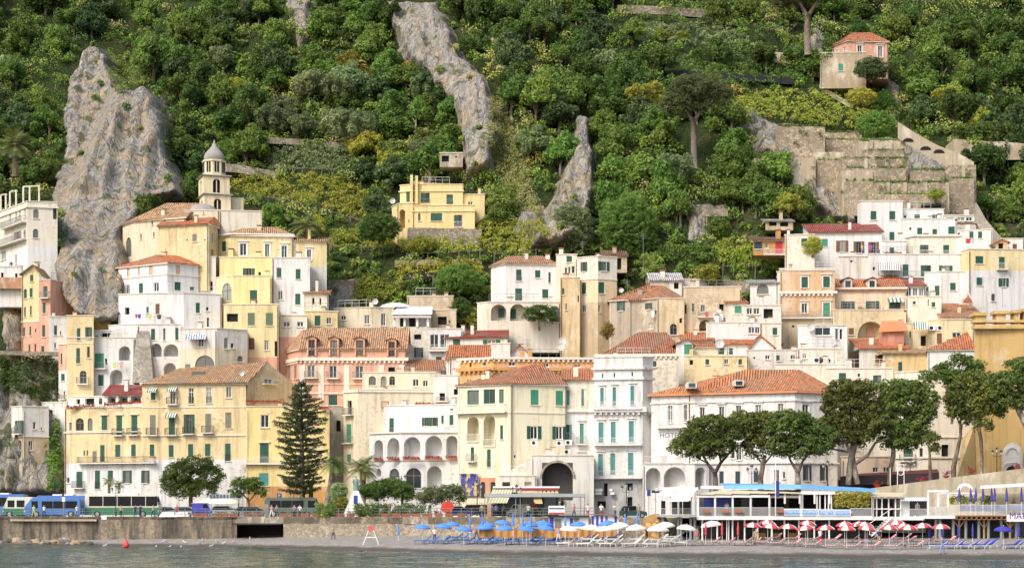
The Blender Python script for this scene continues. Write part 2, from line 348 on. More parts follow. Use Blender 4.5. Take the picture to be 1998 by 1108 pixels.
class Bld:
    def __init__(s,name,label,zm,front,top,bot,col='white',dirt=.3,depth=9,roof='flat',wins='',bands=(),cat='house',shut=None,trim=None,cornices=(),par=.5,group=None,out=.12,ref=None,rail=None,cap=True,found=True):
        ox,oy,k=ZM[zm]; s.T=lambda x,y:(ox+x/k,oy+y/k); s.k=k
        s.fr=[(s.T(x,0)[0],Y)for x,Y in front]
        s.pl=[Vector(((x-CX)*Y/F,Y))for x,Y in s.fr]
        ri=min(range(len(s.fr)),key=lambda i:s.fr[i][1])if ref is None else ref
        s.Yr=s.fr[ri][1]; s.zt=zpy(s.T(0,top)[1],s.Yr); s.zb=zpy(s.T(0,bot)[1],s.Yr); s.zb-=4.5 if s.zb>12 and found else 0
        mid=s.pl[len(s.pl)//2]
        s.root=empty(name,(mid.x,mid.y,s.zb),label,cat,group)
        s.col=col; s.trim=trim or TRIM; s.shut=shut or GREEN; s.rail=rail or RAILG; s.depth=depth
        s.mats=[stucco(PAL[col]if isinstance(col,str)else col,dirt)]; s.bz=[]
        s.lin=0
        if 'u:' in wins:s.mats.append(plain('tunnel_shade_lining',(.085,.08,.075),.95,var=.3)); s.lin=len(s.mats)-1  # grey lining coloured near-black, painting a deep tunnel's darkness into the shallow arch
        for y,c in bands:
            s.mats.append(stucco(PAL[c]if isinstance(c,str)else c,dirt)); s.bz.append((zpy(s.T(0,y)[1],s.Yr),len(s.mats)-1))
        s.holes=[[]for _ in s.pl[:-1]]; s.later=[]
        for tok in wins.split():s.win(tok)
        s.wall()
        for f in s.later:f()
        for c in cornices:s.cornice(*c)
        s.roof(roof,par,out,cap); s.clutter(roof,sum(map(ord,label)))
    def clutter(s,roof,seed):
        """chimneys, drainpipes, vents and roof railings"""
        R=random.Random(seed); i=max(range(len(s.pl)-1),key=lambda k:s.frame(k)[3]); a,u,n,L=s.frame(i); o=(a.x,a.y,0); flat=roof=='flat'
        if L<3 or roof=='none':return
        for k in range(1 if L<7 else 2):
            if R.random()<.7:
                t=R.uniform(.12,.88)*L; d=R.uniform(1.2,max(1.6,s.depth*.45)); h=R.uniform(.7,1.5)+(0 if flat else .5+d*.12); w=R.uniform(.22,.4); b=MB()
                b.obox(o,u,n,(t-w,-d-w,s.zt-.2),(t+w,-d+w,s.zt+h)); c=b.build('chimney',s.mats[0],s.root); b=MB(); b.obox(o,u,n,(t-w-.1,-d-w-.1,s.zt+h+.12),(t+w+.1,-d+w+.1,s.zt+h+.2)); b.build('chimney_cap',plain('clay_cap',(.4,.2,.12),.8),c)
        if R.random()<.75 and s.zt-s.zb>4:
            t=R.choice([.18,L-.18]); b=MB(); b.obox(o,u,n,(t-.05,.01,s.zb),(t+.05,.12,s.zt-.1)); b.build('drainpipe',R.choice([TRIM,GREYW,BROWN]),s.root)
        if flat and L>5 and R.random()<.45:
            r=MB(); z=s.zt+.3; h=1.2; t0,t1=sorted((R.uniform(.0,.3)*L,R.uniform(.6,1)*L)); r.obox(o,u,n,(t0,-.35,z+h-.05),(t1,-.31,z+h)); r.obox(o,u,n,(t0,-.35,z+h*.55),(t1,-.31,z+h*.55+.03))
            for k in range(int((t1-t0)/1.2)+1):r.obox(o,u,n,(t0+k*1.2-.02,-.35,z-.2),(t0+k*1.2+.02,-.31,z+h))
            r.build('roof_railing',R.choice([RAILG,RAILW]),s.root)
    def frame(s,i):
        a,b=s.pl[i],s.pl[i+1]; d=b-a; L=d.length; u=d/L; return a,u,Vector((u.y,-u.x)),L
    def locate(s,px):
        for i in range(len(s.fr)-1):
            if s.fr[i][0]<=px<=s.fr[i+1][0]or i==len(s.fr)-2 or(i==0 and px<s.fr[0][0]):
                if px>s.fr[i+1][0]and i<len(s.fr)-2:continue
                return i
        return 0
    def ray(s,i,px):
        a,u,n,L=s.frame(i); q=(px-CX)/F # x = q*y
        t=(q*a.y-a.x)/(u.x-q*u.y); return t,a.y+u.y*t
    def win(s,tok):
        kd,co=tok.split(':'); x,y,w,h=[float(c)for c in co.split(',')]
        px0,py0=s.T(x,y); px1,py1=s.T(x+w,y+h); i=s.locate((px0+px1)/2)
        t0,Y0=s.ray(i,px0); t1,Y1=s.ray(i,px1); Ym=(Y0+Y1)/2
        z1=zpy(py0,Ym); z0=zpy(py1,Ym); L=s.frame(i)[3]
        t0=max(t0,.12); t1=min(t1,L-.12)
        if t1-t0<.15:return
        k=kd[0]; fl=kd[1:]
        z1=min(z1,s.zt-.12); z0=max(z0,s.zb+.05)
        if z1-z0<.2:return
        dep={'u':1.9,'a':2.0,'d':.5,'v':1.4}.get(k,.24)
        s.holes[i].append((t0,t1,z0,z1,dep,'arch' if k in 'awu' else 'rect',k))
        s.later.append(lambda:s.window(i,t0,t1,z0,z1,k,fl,dep))
    def window(s,i,t0,t1,z0,z1,k,fl,dep):
        a,u,n,L=s.frame(i); o=(a.x,a.y,0); w=t1-t0; h=z1-z0
        sh=s.shut
        for c in fl:
            if c in SHUT and SHUT[c]:sh=SHUT[c]
        fm=WHITE if 'W' in fl else(sh if 'G' in fl else(GREYW if k!='g' else WHITE))
        def part(name,mt,boxes,par):
            b=MB()
            for p,q in boxes:b.obox(o,u,n,p,q)
            return b.build(name,mt,par)
        if k in 'adu':
            if k=='d':part('window',DARK,[((t0,-dep-.05,z0),(t1,-dep+.02,z1))],s.root)
        elif k=='v':part('window',GLASS,[((t0+.1,-dep-.05,z0),(t1-.1,-dep+.05,z1-.3))],s.root)
        else:
            e=min(.09,w*.09); d0=-.2; d1=-.1
            bx=[((t0,d0,z0),(t0+e,d1,z1)),((t1-e,d0,z0),(t1,d1,z1)),((t0+e,d0,z1-e),(t1-e,d1,z1)),((t0+e,d0,z0),(t1-e,d1,z0+e))]
            if w>.6:bx.append((((t0+t1)/2-e*.5,d0,z0+e),((t0+t1)/2+e*.5,d1,z1-e)))
            if h>2.2 and k in 'go':bx.append(((t0+e,d0,z1-h*.28),(t1-e,d1,z1-h*.28+e)))
            if k=='w':
                zs=z1-min(w/2,h*.95); bx=[((t0,d0,z0),(t0+e,d1,zs)),((t1-e,d0,z0),(t1,d1,zs)),(((t0+t1)/2-e*.4,d0,z0),((t0+t1)/2+e*.4,d1,z1)),((t0,d0,zs-e/2),(t1,d1,zs+e/2)),((t0+e,d0,z0),(t1-e,d1,z0+e))]
            wi=part('window',fm,bx,s.root)
            if k=='p':part('infill',PINKB,[((t0+e,-.19,z0+e),(t1-e,-.06,z1-e))],wi)
            elif k in 'gowh':
                part('pane',GLASS,[((t0+e*.5,-.22,z0+e*.5),(t1-e*.5,-.17,z1-e*.5))],wi)
            if k=='s':
                m=(t0+t1)/2
                for q0,q1 in((t0+.02,m-.015),(m+.015,t1-.02)):part('shutter',sh,[((q0,-.13,z0+.03),(q1,-.05,z1-.03))],wi)
            if k=='h':part('shutter',sh,[((t0+.02,-.1,z0+.03),((t0+t1)/2,-.04,z1-.03))],wi)
            if k=='o':
                q=w*.5
                part('shutter',sh,[((t0-q,.012,z0),(t0-.02,.07,z1))],wi); part('shutter',sh,[((t1+.02,.012,z0),(t1+q,.07,z1))],wi)
            if h<2.9 and 'b' not in fl and 'q' not in fl:part('sill',s.trim,[((t0-.12,.0,z0-.12),(t1+.12,.14,z0-.004))],wi)
            if 'T' in fl:
                part('surround',s.trim,[((t0-.2,0,z0),(t0-.003,.07,z1+.2)),((t1+.003,0,z0),(t1+.2,.07,z1+.2)),((t0-.003,0,z1+.003),(t1+.003,.07,z1+.2)),((t0-.32,0,z1+.32),(t1+.32,.22,z1+.46))],wi)
            if 'L' in fl:part('lintel',s.trim,[((t0-.25,0,z1+.1),(t1+.25,.2,z1+.24))],wi)
        if 'b' in fl:s.balcony(i,t0-.45,t1+.45,z0,min(1.0,h*.5),.75)
        if 'f' in fl:s.balcony(i,t0-.02,t1+.02,z0,min(1.0,h*.45),.12,False)
        if 'A' in fl:
            b=MB(); m=[plain('green_canvas',(.07,.2,.15),.8),plain('white_canvas',(.7,.7,.64),.8)]; n_=8
            for j in range(n_):
                q0=t0-.3+(w+.6)*j/n_; q1=t0-.3+(w+.6)*(j+1)/n_
                P=lambda q,d,z:(a.x+u.x*q+n.x*d,a.y+u.y*q+n.y*d,z)
                b.face([P(q0,.9,z1-.25),P(q1,.9,z1-.25),P(q1,.03,z1+.3),P(q0,.03,z1+.3)],j%2)
                b.face([P(q0,.9,z1-.5),P(q1,.9,z1-.5),P(q1,.9,z1-.25),P(q0,.9,z1-.25)],j%2)
            b.build('awning',m,s.root)
    def balcony(s,i,t0,t1,z,h,d,slab=True,mat_=None):
        a,u,n,L=s.frame(i); o=(a.x,a.y,0); b=MB()
        if slab:b.obox(o,u,n,(t0,-.05,z-.16),(t1,d,z-.005))
        else:b.obox(o,u,n,(t0,-.05,z-.06),(t1,d,z-.005))
        ba=b.build('balcony',s.trim,s.root); r=MB(); e=.022
        r.obox(o,u,n,(t0,d-.07,z+h-.05),(t1,d-.02,z+h)); r.obox(o,u,n,(t0,d-.07,z+.06),(t1,d-.02,z+.10))
        k=max(2,int((t1-t0)/.16))
        for j in range(k+1):
            q=t0+e+(t1-t0-2*e)*j/k; r.obox(o,u,n,(q-e*.55,d-.056,z),(q+e*.55,d-.034,z+h))
        if slab:
            for q in(t0+e,t1-e):
                r.obox(o,u,n,(q-e,0,z+h-.05),(q+e,d-.07,z+h))
                for j in range(1,5):r.obox(o,u,n,(q-e*.55,d*j/5-.01,z),(q+e*.55,d*j/5+.012,z+h-.05))
        r.build('railing',mat_ or s.rail,ba)
    def longbalc(s,zmx0,zmx1,y,h=1.0,d=.9,mat_=None):
        px0,py=s.T(zmx0,y); px1,_=s.T(zmx1,y); i=s.locate((px0+px1)/2); t0,Y0=s.ray(i,px0); t1,Y1=s.ray(i,px1)
        s.balcony(i,t0,t1,zpy(py,(Y0+Y1)/2),h,d,True,mat_)
    def mi(s,z):
        r=0
        for bz,k in s.bz:
            if z<bz:r=k
        return r
    def wall(s):
        b=MB(); zt,zb=s.zt,s.zb
        for i in range(len(s.pl)-1):
            a,u,n,L=s.frame(i); H=s.holes[i]
            P=lambda t,d,z:(a.x+u.x*t+n.x*d,a.y+u.y*t+n.y*d,z)
            us=sorted(set([0,L]+[q for h in H for q in h[:2]])); zs=sorted(set([zb,zt]+[q for h in H for q in h[2:4]]+[z for z,_ in s.bz if zb<z<zt]))
            for p,q in zip(us[:-1],us[1:]):
                if q-p<1e-4:continue
                for r,t in zip(zs[:-1],zs[1:]):
                    if t-r<1e-4:continue
                    c,d=(p+q)/2,(r+t)/2
                    if any(h[0]<c<h[1]and h[2]<d<h[3]for h in H):continue
                    b.face([P(p,0,r),P(q,0,r),P(q,0,t),P(p,0,t)],s.mi(d))
            for t0,t1,z0,z1,dep,sh,k in H:
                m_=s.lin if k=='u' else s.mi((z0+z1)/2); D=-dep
                if sh=='rect':
                    b.face([P(t0,0,z1),P(t1,0,z1),P(t1,D,z1),P(t0,D,z1)],m_); ztop=z1
                else:
                    zsp,arc=seg_arch((t0+t1)/2,t1-t0,z0,z1); ztop=zsp; h_=len(arc)//2
                    for kk in range(len(arc)-1):
                        cor=(t1,z1)if kk<h_ else(t0,z1)
                        b.face([P(cor[0],0,cor[1]),P(arc[kk+1][0],0,arc[kk+1][1]),P(arc[kk][0],0,arc[kk][1])],m_)
                        b.face([P(arc[kk][0],0,arc[kk][1]),P(arc[kk+1][0],0,arc[kk+1][1]),P(arc[kk+1][0],D,arc[kk+1][1]),P(arc[kk][0],D,arc[kk][1])],m_)
                b.face([P(t0,0,z0),P(t0,0,ztop),P(t0,D,ztop),P(t0,D,z0)],m_); b.face([P(t1,D,z0),P(t1,D,ztop),P(t1,0,ztop),P(t1,0,z0)],m_)
                b.face([P(t0,D,z0),P(t1,D,z0),P(t1,0,z0),P(t0,0,z0)],m_)
                b.face([P(t0,D,z0),P(t1,D,z0),P(t1,D,z1),P(t0,D,z1)],m_)
        p0,p1=s.pl[0],s.pl[-1]; ry=lambda p,v:p.x*(p.y+s.depth)/p.y if v else p.x
        s.bk=[Vector((ry(p1,p1.x<0),p1.y+s.depth)),Vector((ry(p0,p0.x>0),p0.y+s.depth))]
        zl=[zb]+sorted(z for z,_ in s.bz if zb<z<zt)+[zt]
        for q,r in((p1,s.bk[0]),(s.bk[0],s.bk[1]),(s.bk[1],p0)):
            for e,f in zip(zl[:-1],zl[1:]):b.face([(q.x,q.y,e),(r.x,r.y,e),(r.x,r.y,f),(q.x,q.y,f)],s.mi((e+f)/2))
        pts=s.pl+s.bk
        b.face([(p.x,p.y,zt-.02)for p in pts],0); b.face([(p.x,p.y,zb)for p in reversed(pts)],0)
        b.build('wall',s.mats,s.root)
    def strip(s,name,z0,z1,out,mt,par=None,inn=0):
        b=MB()
        for i in range(len(s.pl)-1):
            a,u,n,L=s.frame(i); b.obox((a.x,a.y,0),u,n,(-out if i==0 else 0,inn,z0),(L+out,out+i*.003,z1))
        return b.build(name,mt,par or s.root)
    def cornice(s,y,h=.25,out=.18,mt=None,dent=False):
        z=zpy(s.T(0,y)[1],s.Yr); c=s.strip('cornice',z,z+h,out,mt or s.trim)
        if dent:
            b=MB()
            for i in range(len(s.pl)-1):
                a,u,n,L=s.frame(i); k=int(L/.7)
                for j in range(k):b.obox((a.x,a.y,0),u,n,(j*L/k+.1,.0,z-.35),(j*L/k+.42,out*.8,z-.004))
            b.build('dentils',mt or s.trim,c)
    def roof(s,roof,par,out,cap=True):
        zt=s.zt
        kind=roof if isinstance(roof,str)else roof[0]
        pts=s.pl+s.bk
        if kind=='none':return
        if kind=='flat':
            b=MB(); t=.28
            if par>0:
                n=len(pts)
                for i in range(n):
                    p,q=pts[i],pts[(i+1)%n]; d=q-p
                    if d.length<.3:continue
                    u=d.normalized(); nn=Vector((u.y,-u.x))
                    b.obox((p.x,p.y,0),u,nn,(0,-t,zt),(d.length-.003*i,-.004*i,zt+par*.999))
                b.build('parapet',s.mats[0],s.root)
                if cap:s.strip('coping',zt+par,zt+par+.13,.1,s.trim,inn=-t-.04)
            else:s.strip('coping',zt,zt+.16,out,s.trim,inn=-.3)
            return
        c=roof[-1]if hasattr(roof[-1],'__len__')else(.55,.21,.09)
        ov=.45; cen=sum(pts,Vector((0,0)))/len(pts)
        eave=[p+(p-cen).normalized()*ov for p in pts]; ze=zt+.06
        b=MB(); uv=[]
        def add(poly):
            e=(Vector(poly[1])-Vector(poly[0])).normalized(); nr=(Vector(poly[1])-Vector(poly[0])).cross(Vector(poly[2])-Vector(poly[0])).normalized(); dn=nr.cross(e)
            b.face(poly); uv.extend([((Vector(p)).dot(e),(Vector(p)).dot(dn))for p in poly])
        if kind=='hip':
            _,ry,x0,x1=roof[:4]; Yc=s.Yr+s.depth*.5
            R=[]
            for x in(x0,x1):
                px,py=s.T(x,ry); R.append(Vector(((px-CX)*Yc/F,Yc,zpy(py,Yc))))
            pick=lambda p:R[0]if(p.x-R[0].x)<(R[1].x-p.x)else R[1]
            n=len(eave)
            for i in range(n):
                p,q=eave[i],eave[(i+1)%n]; rp,rq=pick(p),pick(q); A=(p.x,p.y,ze); Bq=(q.x,q.y,ze)
                add([A,Bq,tuple(rq)]if rp is rq else[A,Bq,tuple(rq),tuple(rp)])
        elif kind=='shed': # rises away from the viewer to row ry at the back (or the middle, when gabled)
            _,ry=roof[:2]; gab=len(roof)>2 and roof[2]=='g'; Yc=s.Yr+s.depth*(.5 if gab else 1)
            zr=zpy(s.T(0,ry)[1],Yc); dl=Vector((0,s.depth*(.5 if gab else 1)))
            fr=[p+Vector((0,-ov))for p in s.pl]; fr[0]=fr[0]-Vector((.25,0)); fr[-1]=fr[-1]+Vector((.25,0))
            for p,q in zip(fr[:-1],fr[1:]):
                add([(p.x,p.y,ze),(q.x,q.y,ze),(q.x,q.y+dl.y+ov,zr),(p.x,p.y+dl.y+ov,zr)])
            p,q=fr[0],fr[-1]
            if gab:add([(q.x,q.y+s.depth+2*ov,ze),(p.x,p.y+s.depth+2*ov,ze),(p.x,p.y+dl.y+ov,zr),(q.x,q.y+dl.y+ov,zr)])
            for q in(s.pl[0],s.pl[-1]):
                g=MB()
                if gab:g.face([(q.x,q.y,zt),(q.x,q.y+s.depth,zt),(q.x,q.y+s.depth/2,zr-.12)])
                else:g.face([(q.x,q.y,zt),(q.x,q.y+s.depth,zt),(q.x,q.y+s.depth,zr-.1)])
                g.build('gable',s.mats[0],s.root)
        elif kind=='gabf': # gable end towards the viewer
            _,ax,ay=roof[:3]; px,py=s.T(ax,ay); Yc=s.Yr; X=(px-CX)*Yc/F; zr=zpy(py,Yc); p,q=s.pl[0],s.pl[-1]
            sl_,sr_=(zr-zt)/max(.1,X-p.x),(zr-zt)/max(.1,q.x-X)
            add([(p.x-.4,p.y-.35,ze-.4*sl_),(X,Yc-.35,zr+.1),(X,Yc+s.depth,zr+.1),(p.x-.4,p.y+s.depth,ze-.4*sl_)])
            add([(X,Yc-.35,zr+.1),(q.x+.4,q.y-.35,ze-.4*sr_),(q.x+.4,q.y+s.depth,ze-.4*sr_),(X,Yc+s.depth,zr+.1)])
            g=MB(); g.face([(p.x,p.y,zt),(q.x,q.y,zt),(X,Yc,zr)]); g.build('gable',s.mats[0],s.root)
        ro=b.build('roof',tiles(tuple(c),.5),s.root,uv=uv)
        sm=ro.modifiers.new('thick','SOLIDIFY'); sm.thickness=.14; sm.offset=-1
        if kind=='hip' or(kind=='shed'):s.strip('eave',zt-.14,zt+.03,.28,s.trim)
        s.roof_o=ro
def dormer(s,x,y,w,h,c=(.55,.3,.14),wallc=None,dy=.5):
    """dormer on a pitched roof, window in photo rectangle"""
    px0,py0=s.T(x,y); px1,py1=s.T(x+w,y+h); Y=s.Yr+dy
    x0,x1=(px0-CX)*Y/F,(px1-CX)*Y/F; z1,z0=zpy(py0,Y),zpy(py1,Y); e=.22
    b=MB(); b.box((x0-e,Y,z0-.1),(x0,Y+5,z1+.25)); b.box((x1,Y,z0-.1),(x1+e,Y+5,z1+.25)); b.box((x0,Y,z1),(x1,Y+5,z1+.25))
    d=b.build('dormer',stucco(PAL[wallc or 'offw'],.3),s.root)
    b=MB(); b.box((x0+.02,Y+.2,z0),(x1-.02,Y+.25,z1-.01)); b.build('pane',GLASS,d)
    b=MB()
    for q0,q1 in((x0+.02,x0+.1),((x0+x1)/2-.04,(x0+x1)/2+.04),(x1-.1,x1-.02)):b.box((q0,Y+.1,z0),(q1,Y+.18,z1-.01))
    b.build('frame',BROWN,d)
    b=MB(); uv=[]; xm=(x0+x1)/2
    for pl in([(x0-.5,Y-.3,z1+.22),(xm,Y-.3,z1+.62),(xm,Y+5,z1+.62),(x0-.5,Y+5,z1+.22)],[(xm,Y-.3,z1+.62),(x1+.5,Y-.3,z1+.22),(x1+.5,Y+5,z1+.22),(xm,Y+5,z1+.62)]):
        b.face(pl); uv+=[(p[1],p[0])for p in pl]
    b.face([(x0-e,Y-.02,z1+.25),(x1+e,Y-.02,z1+.25),(xm,Y-.02,z1+.6)]); uv+=[(0,0)]*3
    b.build('roof',tiles(tuple(c),.5),d,uv=uv)

def text(body,size,loc,mt,parent=None,name='lettering',rz=0,shear=0,ext=.015,align='LEFT'):
    """lettering as a mesh"""
    fc=bpy.data.curves.new(name,'FONT'); fc.body=body; fc.size=size; fc.extrude=ext; fc.shear=shear; fc.align_x=align; fc.resolution_u=2
    t=bpy.data.objects.new(name,fc); COL.objects.link(t); dg=bpy.context.evaluated_depsgraph_get(); me=bpy.data.meshes.new_from_object(t.evaluated_get(dg))
    bpy.data.objects.remove(t); bpy.data.curves.remove(fc); me.materials.clear(); me.materials.append(mt)
    o=bpy.data.objects.new(name,me); COL.objects.link(o); o.rotation_euler=(math.pi/2,0,rz); o.location=Vector(loc)
    if parent:o.parent=parent; o.location=Vector(loc)-wloc(parent)
    return o
# ------------------------------------------------------------ the town, left to right
RED=(.62,.20,.075); OLDT=(.56,.33,.16); MIX=(.52,.23,.11); MAR=(.38,.07,.045)
def wallslab(name,label,pts,hb,mt=None,thick=1.2,Y=None,cat='wall',group=None):
    """retaining wall: photo points along its top, height in px, set into the slope"""
    xs=[p[0]for p in pts]; Yb=Y or float(min(hit([p[0]for p in pts],[p[1]+hb*.7 for p in pts])))-.35
    b=MB(); P=[at(x,y,Yb)for x,y in pts]; hz=hb*Yb/F
    for p,q in zip(P[:-1],P[1:]):
        b.mesh([(p.x,p.y,p.z-hz),(q.x,q.y,q.z-hz),(q.x,q.y,q.z),(p.x,p.y,p.z),(p.x,p.y+thick,p.z-hz),(q.x,q.y+thick,q.z-hz),(q.x,q.y+thick,q.z),(p.x,p.y+thick,p.z)],
               [(0,1,2,3),(3,2,6,7),(0,3,7,4),(1,5,6,2),(5,4,7,6)])
    return tag(b.build(name,mt or STONEW),label,cat,group)
# --- cliff houses at the west end
h=Bld('cliff_villa','cream villa with roof pergola and arched windows beside the big cliff','A',[(-20,314),(165,302),(345,303)],182,560,'ivory',.3,10,'flat',
  'g:55,240,12,50 g:92,228,12,45 g:112,222,12,45 g:145,205,12,55 o:95,345,20,45 s:142,335,12,45 g:5,460,30,55 d:55,528,20,28 w:200,210,32,55 w:198,328,32,55 a:318,195,22,75 s:92,480,8,60',[(425,'white')],shut=GREYW,cat='villa',cornices=((200,.2,.2),))
h.longbalc(30,160,308); h.longbalc(0,160,415)
b=MB()
for x,y0,y1 in((5,128,180),(35,122,178),(60,108,175),(97,100,172),(140,78,165),(178,72,165),(235,75,165)):
    p=at(*h.T(x,y0),304+max(0,165-x)*.05); q=at(*h.T(x,y1),304+max(0,165-x)*.05); b=MB(); b.box((p.x-.13,p.y-.13,q.z-1.2),(p.x+.13,p.y+.13,p.z)); b.build('pergola_post',stucco(PAL['ivory'],.3),h.root)
for(x0,y0),(x1,y1)in(((5,125),(42,120)),((58,108),(102,98)),((138,76),(240,72))):
    p=at(*h.T(x0,y0),304+max(0,165-x0)*.05); q=at(*h.T(x1,y1),304+max(0,165-x1)*.05); b=MB(); b.tube([p,q],.13,4); b.build('pergola_beam',stucco(PAL['ivory'],.3),h.root)
wallslab('terrace_wall','brick-red retaining wall under the cream cliff villa',[(-12,541),(42,541)],22,stucco((.5,.27,.16),.6),Y=299)
h=Bld('small_terrace_house','low white terrace house below the cream cliff villa','A',[(-20,300),(130,300)],575,630,'white',.3,5,'flat','d:5,590,16,35 d:90,595,14,30')
Bld('cliff_house','yellow and pink house with small dark windows hanging on the cliff','A',[(130,295),(236,294)],590,1078,'yellow',.35,7,('gabf',200,545,(.5,.36,.16)),
  's:180,603,20,40 s:143,690,18,55 s:178,683,18,55 s:145,797,10,58 s:180,790,10,55 s:140,918,10,55 s:177,912,10,55 d:210,925,6,22 s:172,1020,10,55 d:207,1018,10,50',[(888,'pink')],cornices=((885,.2,.08),))
Bld('cliff_house','salmon pink tower house with one white balcony against the cliff','A',[(234,293.4),(303,293),(438,298)],640,1078,'pink',.35,5.5,'flat','sb:260,672,25,70 s:257,770,17,65 s:253,905,18,70 s:247,1030,18,45',[(862,'pink')],par=.15)
Bld('cliff_house','narrow white house under the salmon pink tower house','A',[(293,291.6),(430,292.5)],862,1085,'white',.3,4,'flat','s:325,907,17,58 g:360,940,8,25 g:325,1010,12,33 d:408,930,16,34',par=.2)
h=Bld('cliff_house','whitewashed house with balcony door perched on the low rock spur','C',[(55,284),(110,282),(240,284)],605,835,'offw',.6,8,'flat','ob:85,655,20,65 g:163,662,12,35 w:62,752,10,48 w:88,752,18,48 g:140,755,20,45 g:200,690,8,10',[(735,'beige')],par=.6,cornices=((735,.15,.1),))
Bld('cliff_house','small white wing with a roof stair above the low rock spur','C',[(205,287),(330,286)],575,720,'white',.5,5,'flat','d:240,603,18,38',par=.3)
wallslab('terrace_wall','long stone parapet along the green slope under the pink cliff houses',[(-12,684),(120,686)],8,Y=289)
# --- church
h=Bld('church','cream church with long tiled nave roof under the grey onion-domed tower','B',[(125,309),(190,305),(515,301)],552,800,'cream',.3,14,('hip',462,395,600,OLDT),'w:145,675,33,120 s:303,555,10,45 s:381,545,10,45 w:234,652,8,34 w:313,640,8,34',shut=GREYW,cat='church',trim=stucco(PAL['ivory'],.4))
h2=Bld('church_annex','weathered yellow annex with red lean-to roof in front of the church','B',[(345,299.5),(455,298.5),(655,297),(712,301)],592,830,'yellow',.55,6,('shed',548,RED),'s:555,655,28,45 d:518,685,8,10 d:628,685,8,10 g:672,645,18,62 d:672,750,12,45',cat='church annex',shut=GREYW)
Bld('church_annex','cream chancel block with rounded roof at the foot of the bell tower','B',[(508,303.5),(722,303)],512,700,'cream',.35,6,'flat','d:555,515,8,15 g:620,520,8,10',cat='church annex',par=.1)
b=MB(); c=at(200+620/3.165,250+505/3.165,306); b.lathe(c,[(2.4,-.4),(2.0,.35),(1.4,.7),(.7,.9),(.05,1.0)],20); tag(b.build('apse_dome',plain('grey_dome_plaster',(.33,.31,.28),.9,var=.3),smooth=True),'low grey plaster dome on the chancel below the bell tower','dome')
Bld('church_annex','blank cream wall block beside the bell tower, streaked under its coping','B',[(720,303),(985,304)],515,650,'ivory',.6,6,'flat','',cat='church annex',par=.15)
Bld('church_annex','square cream stair block behind the bell tower base','B',[(760,309),(870,309)],440,530,'cream',.4,5,'flat','',cat='church annex',par=.1)
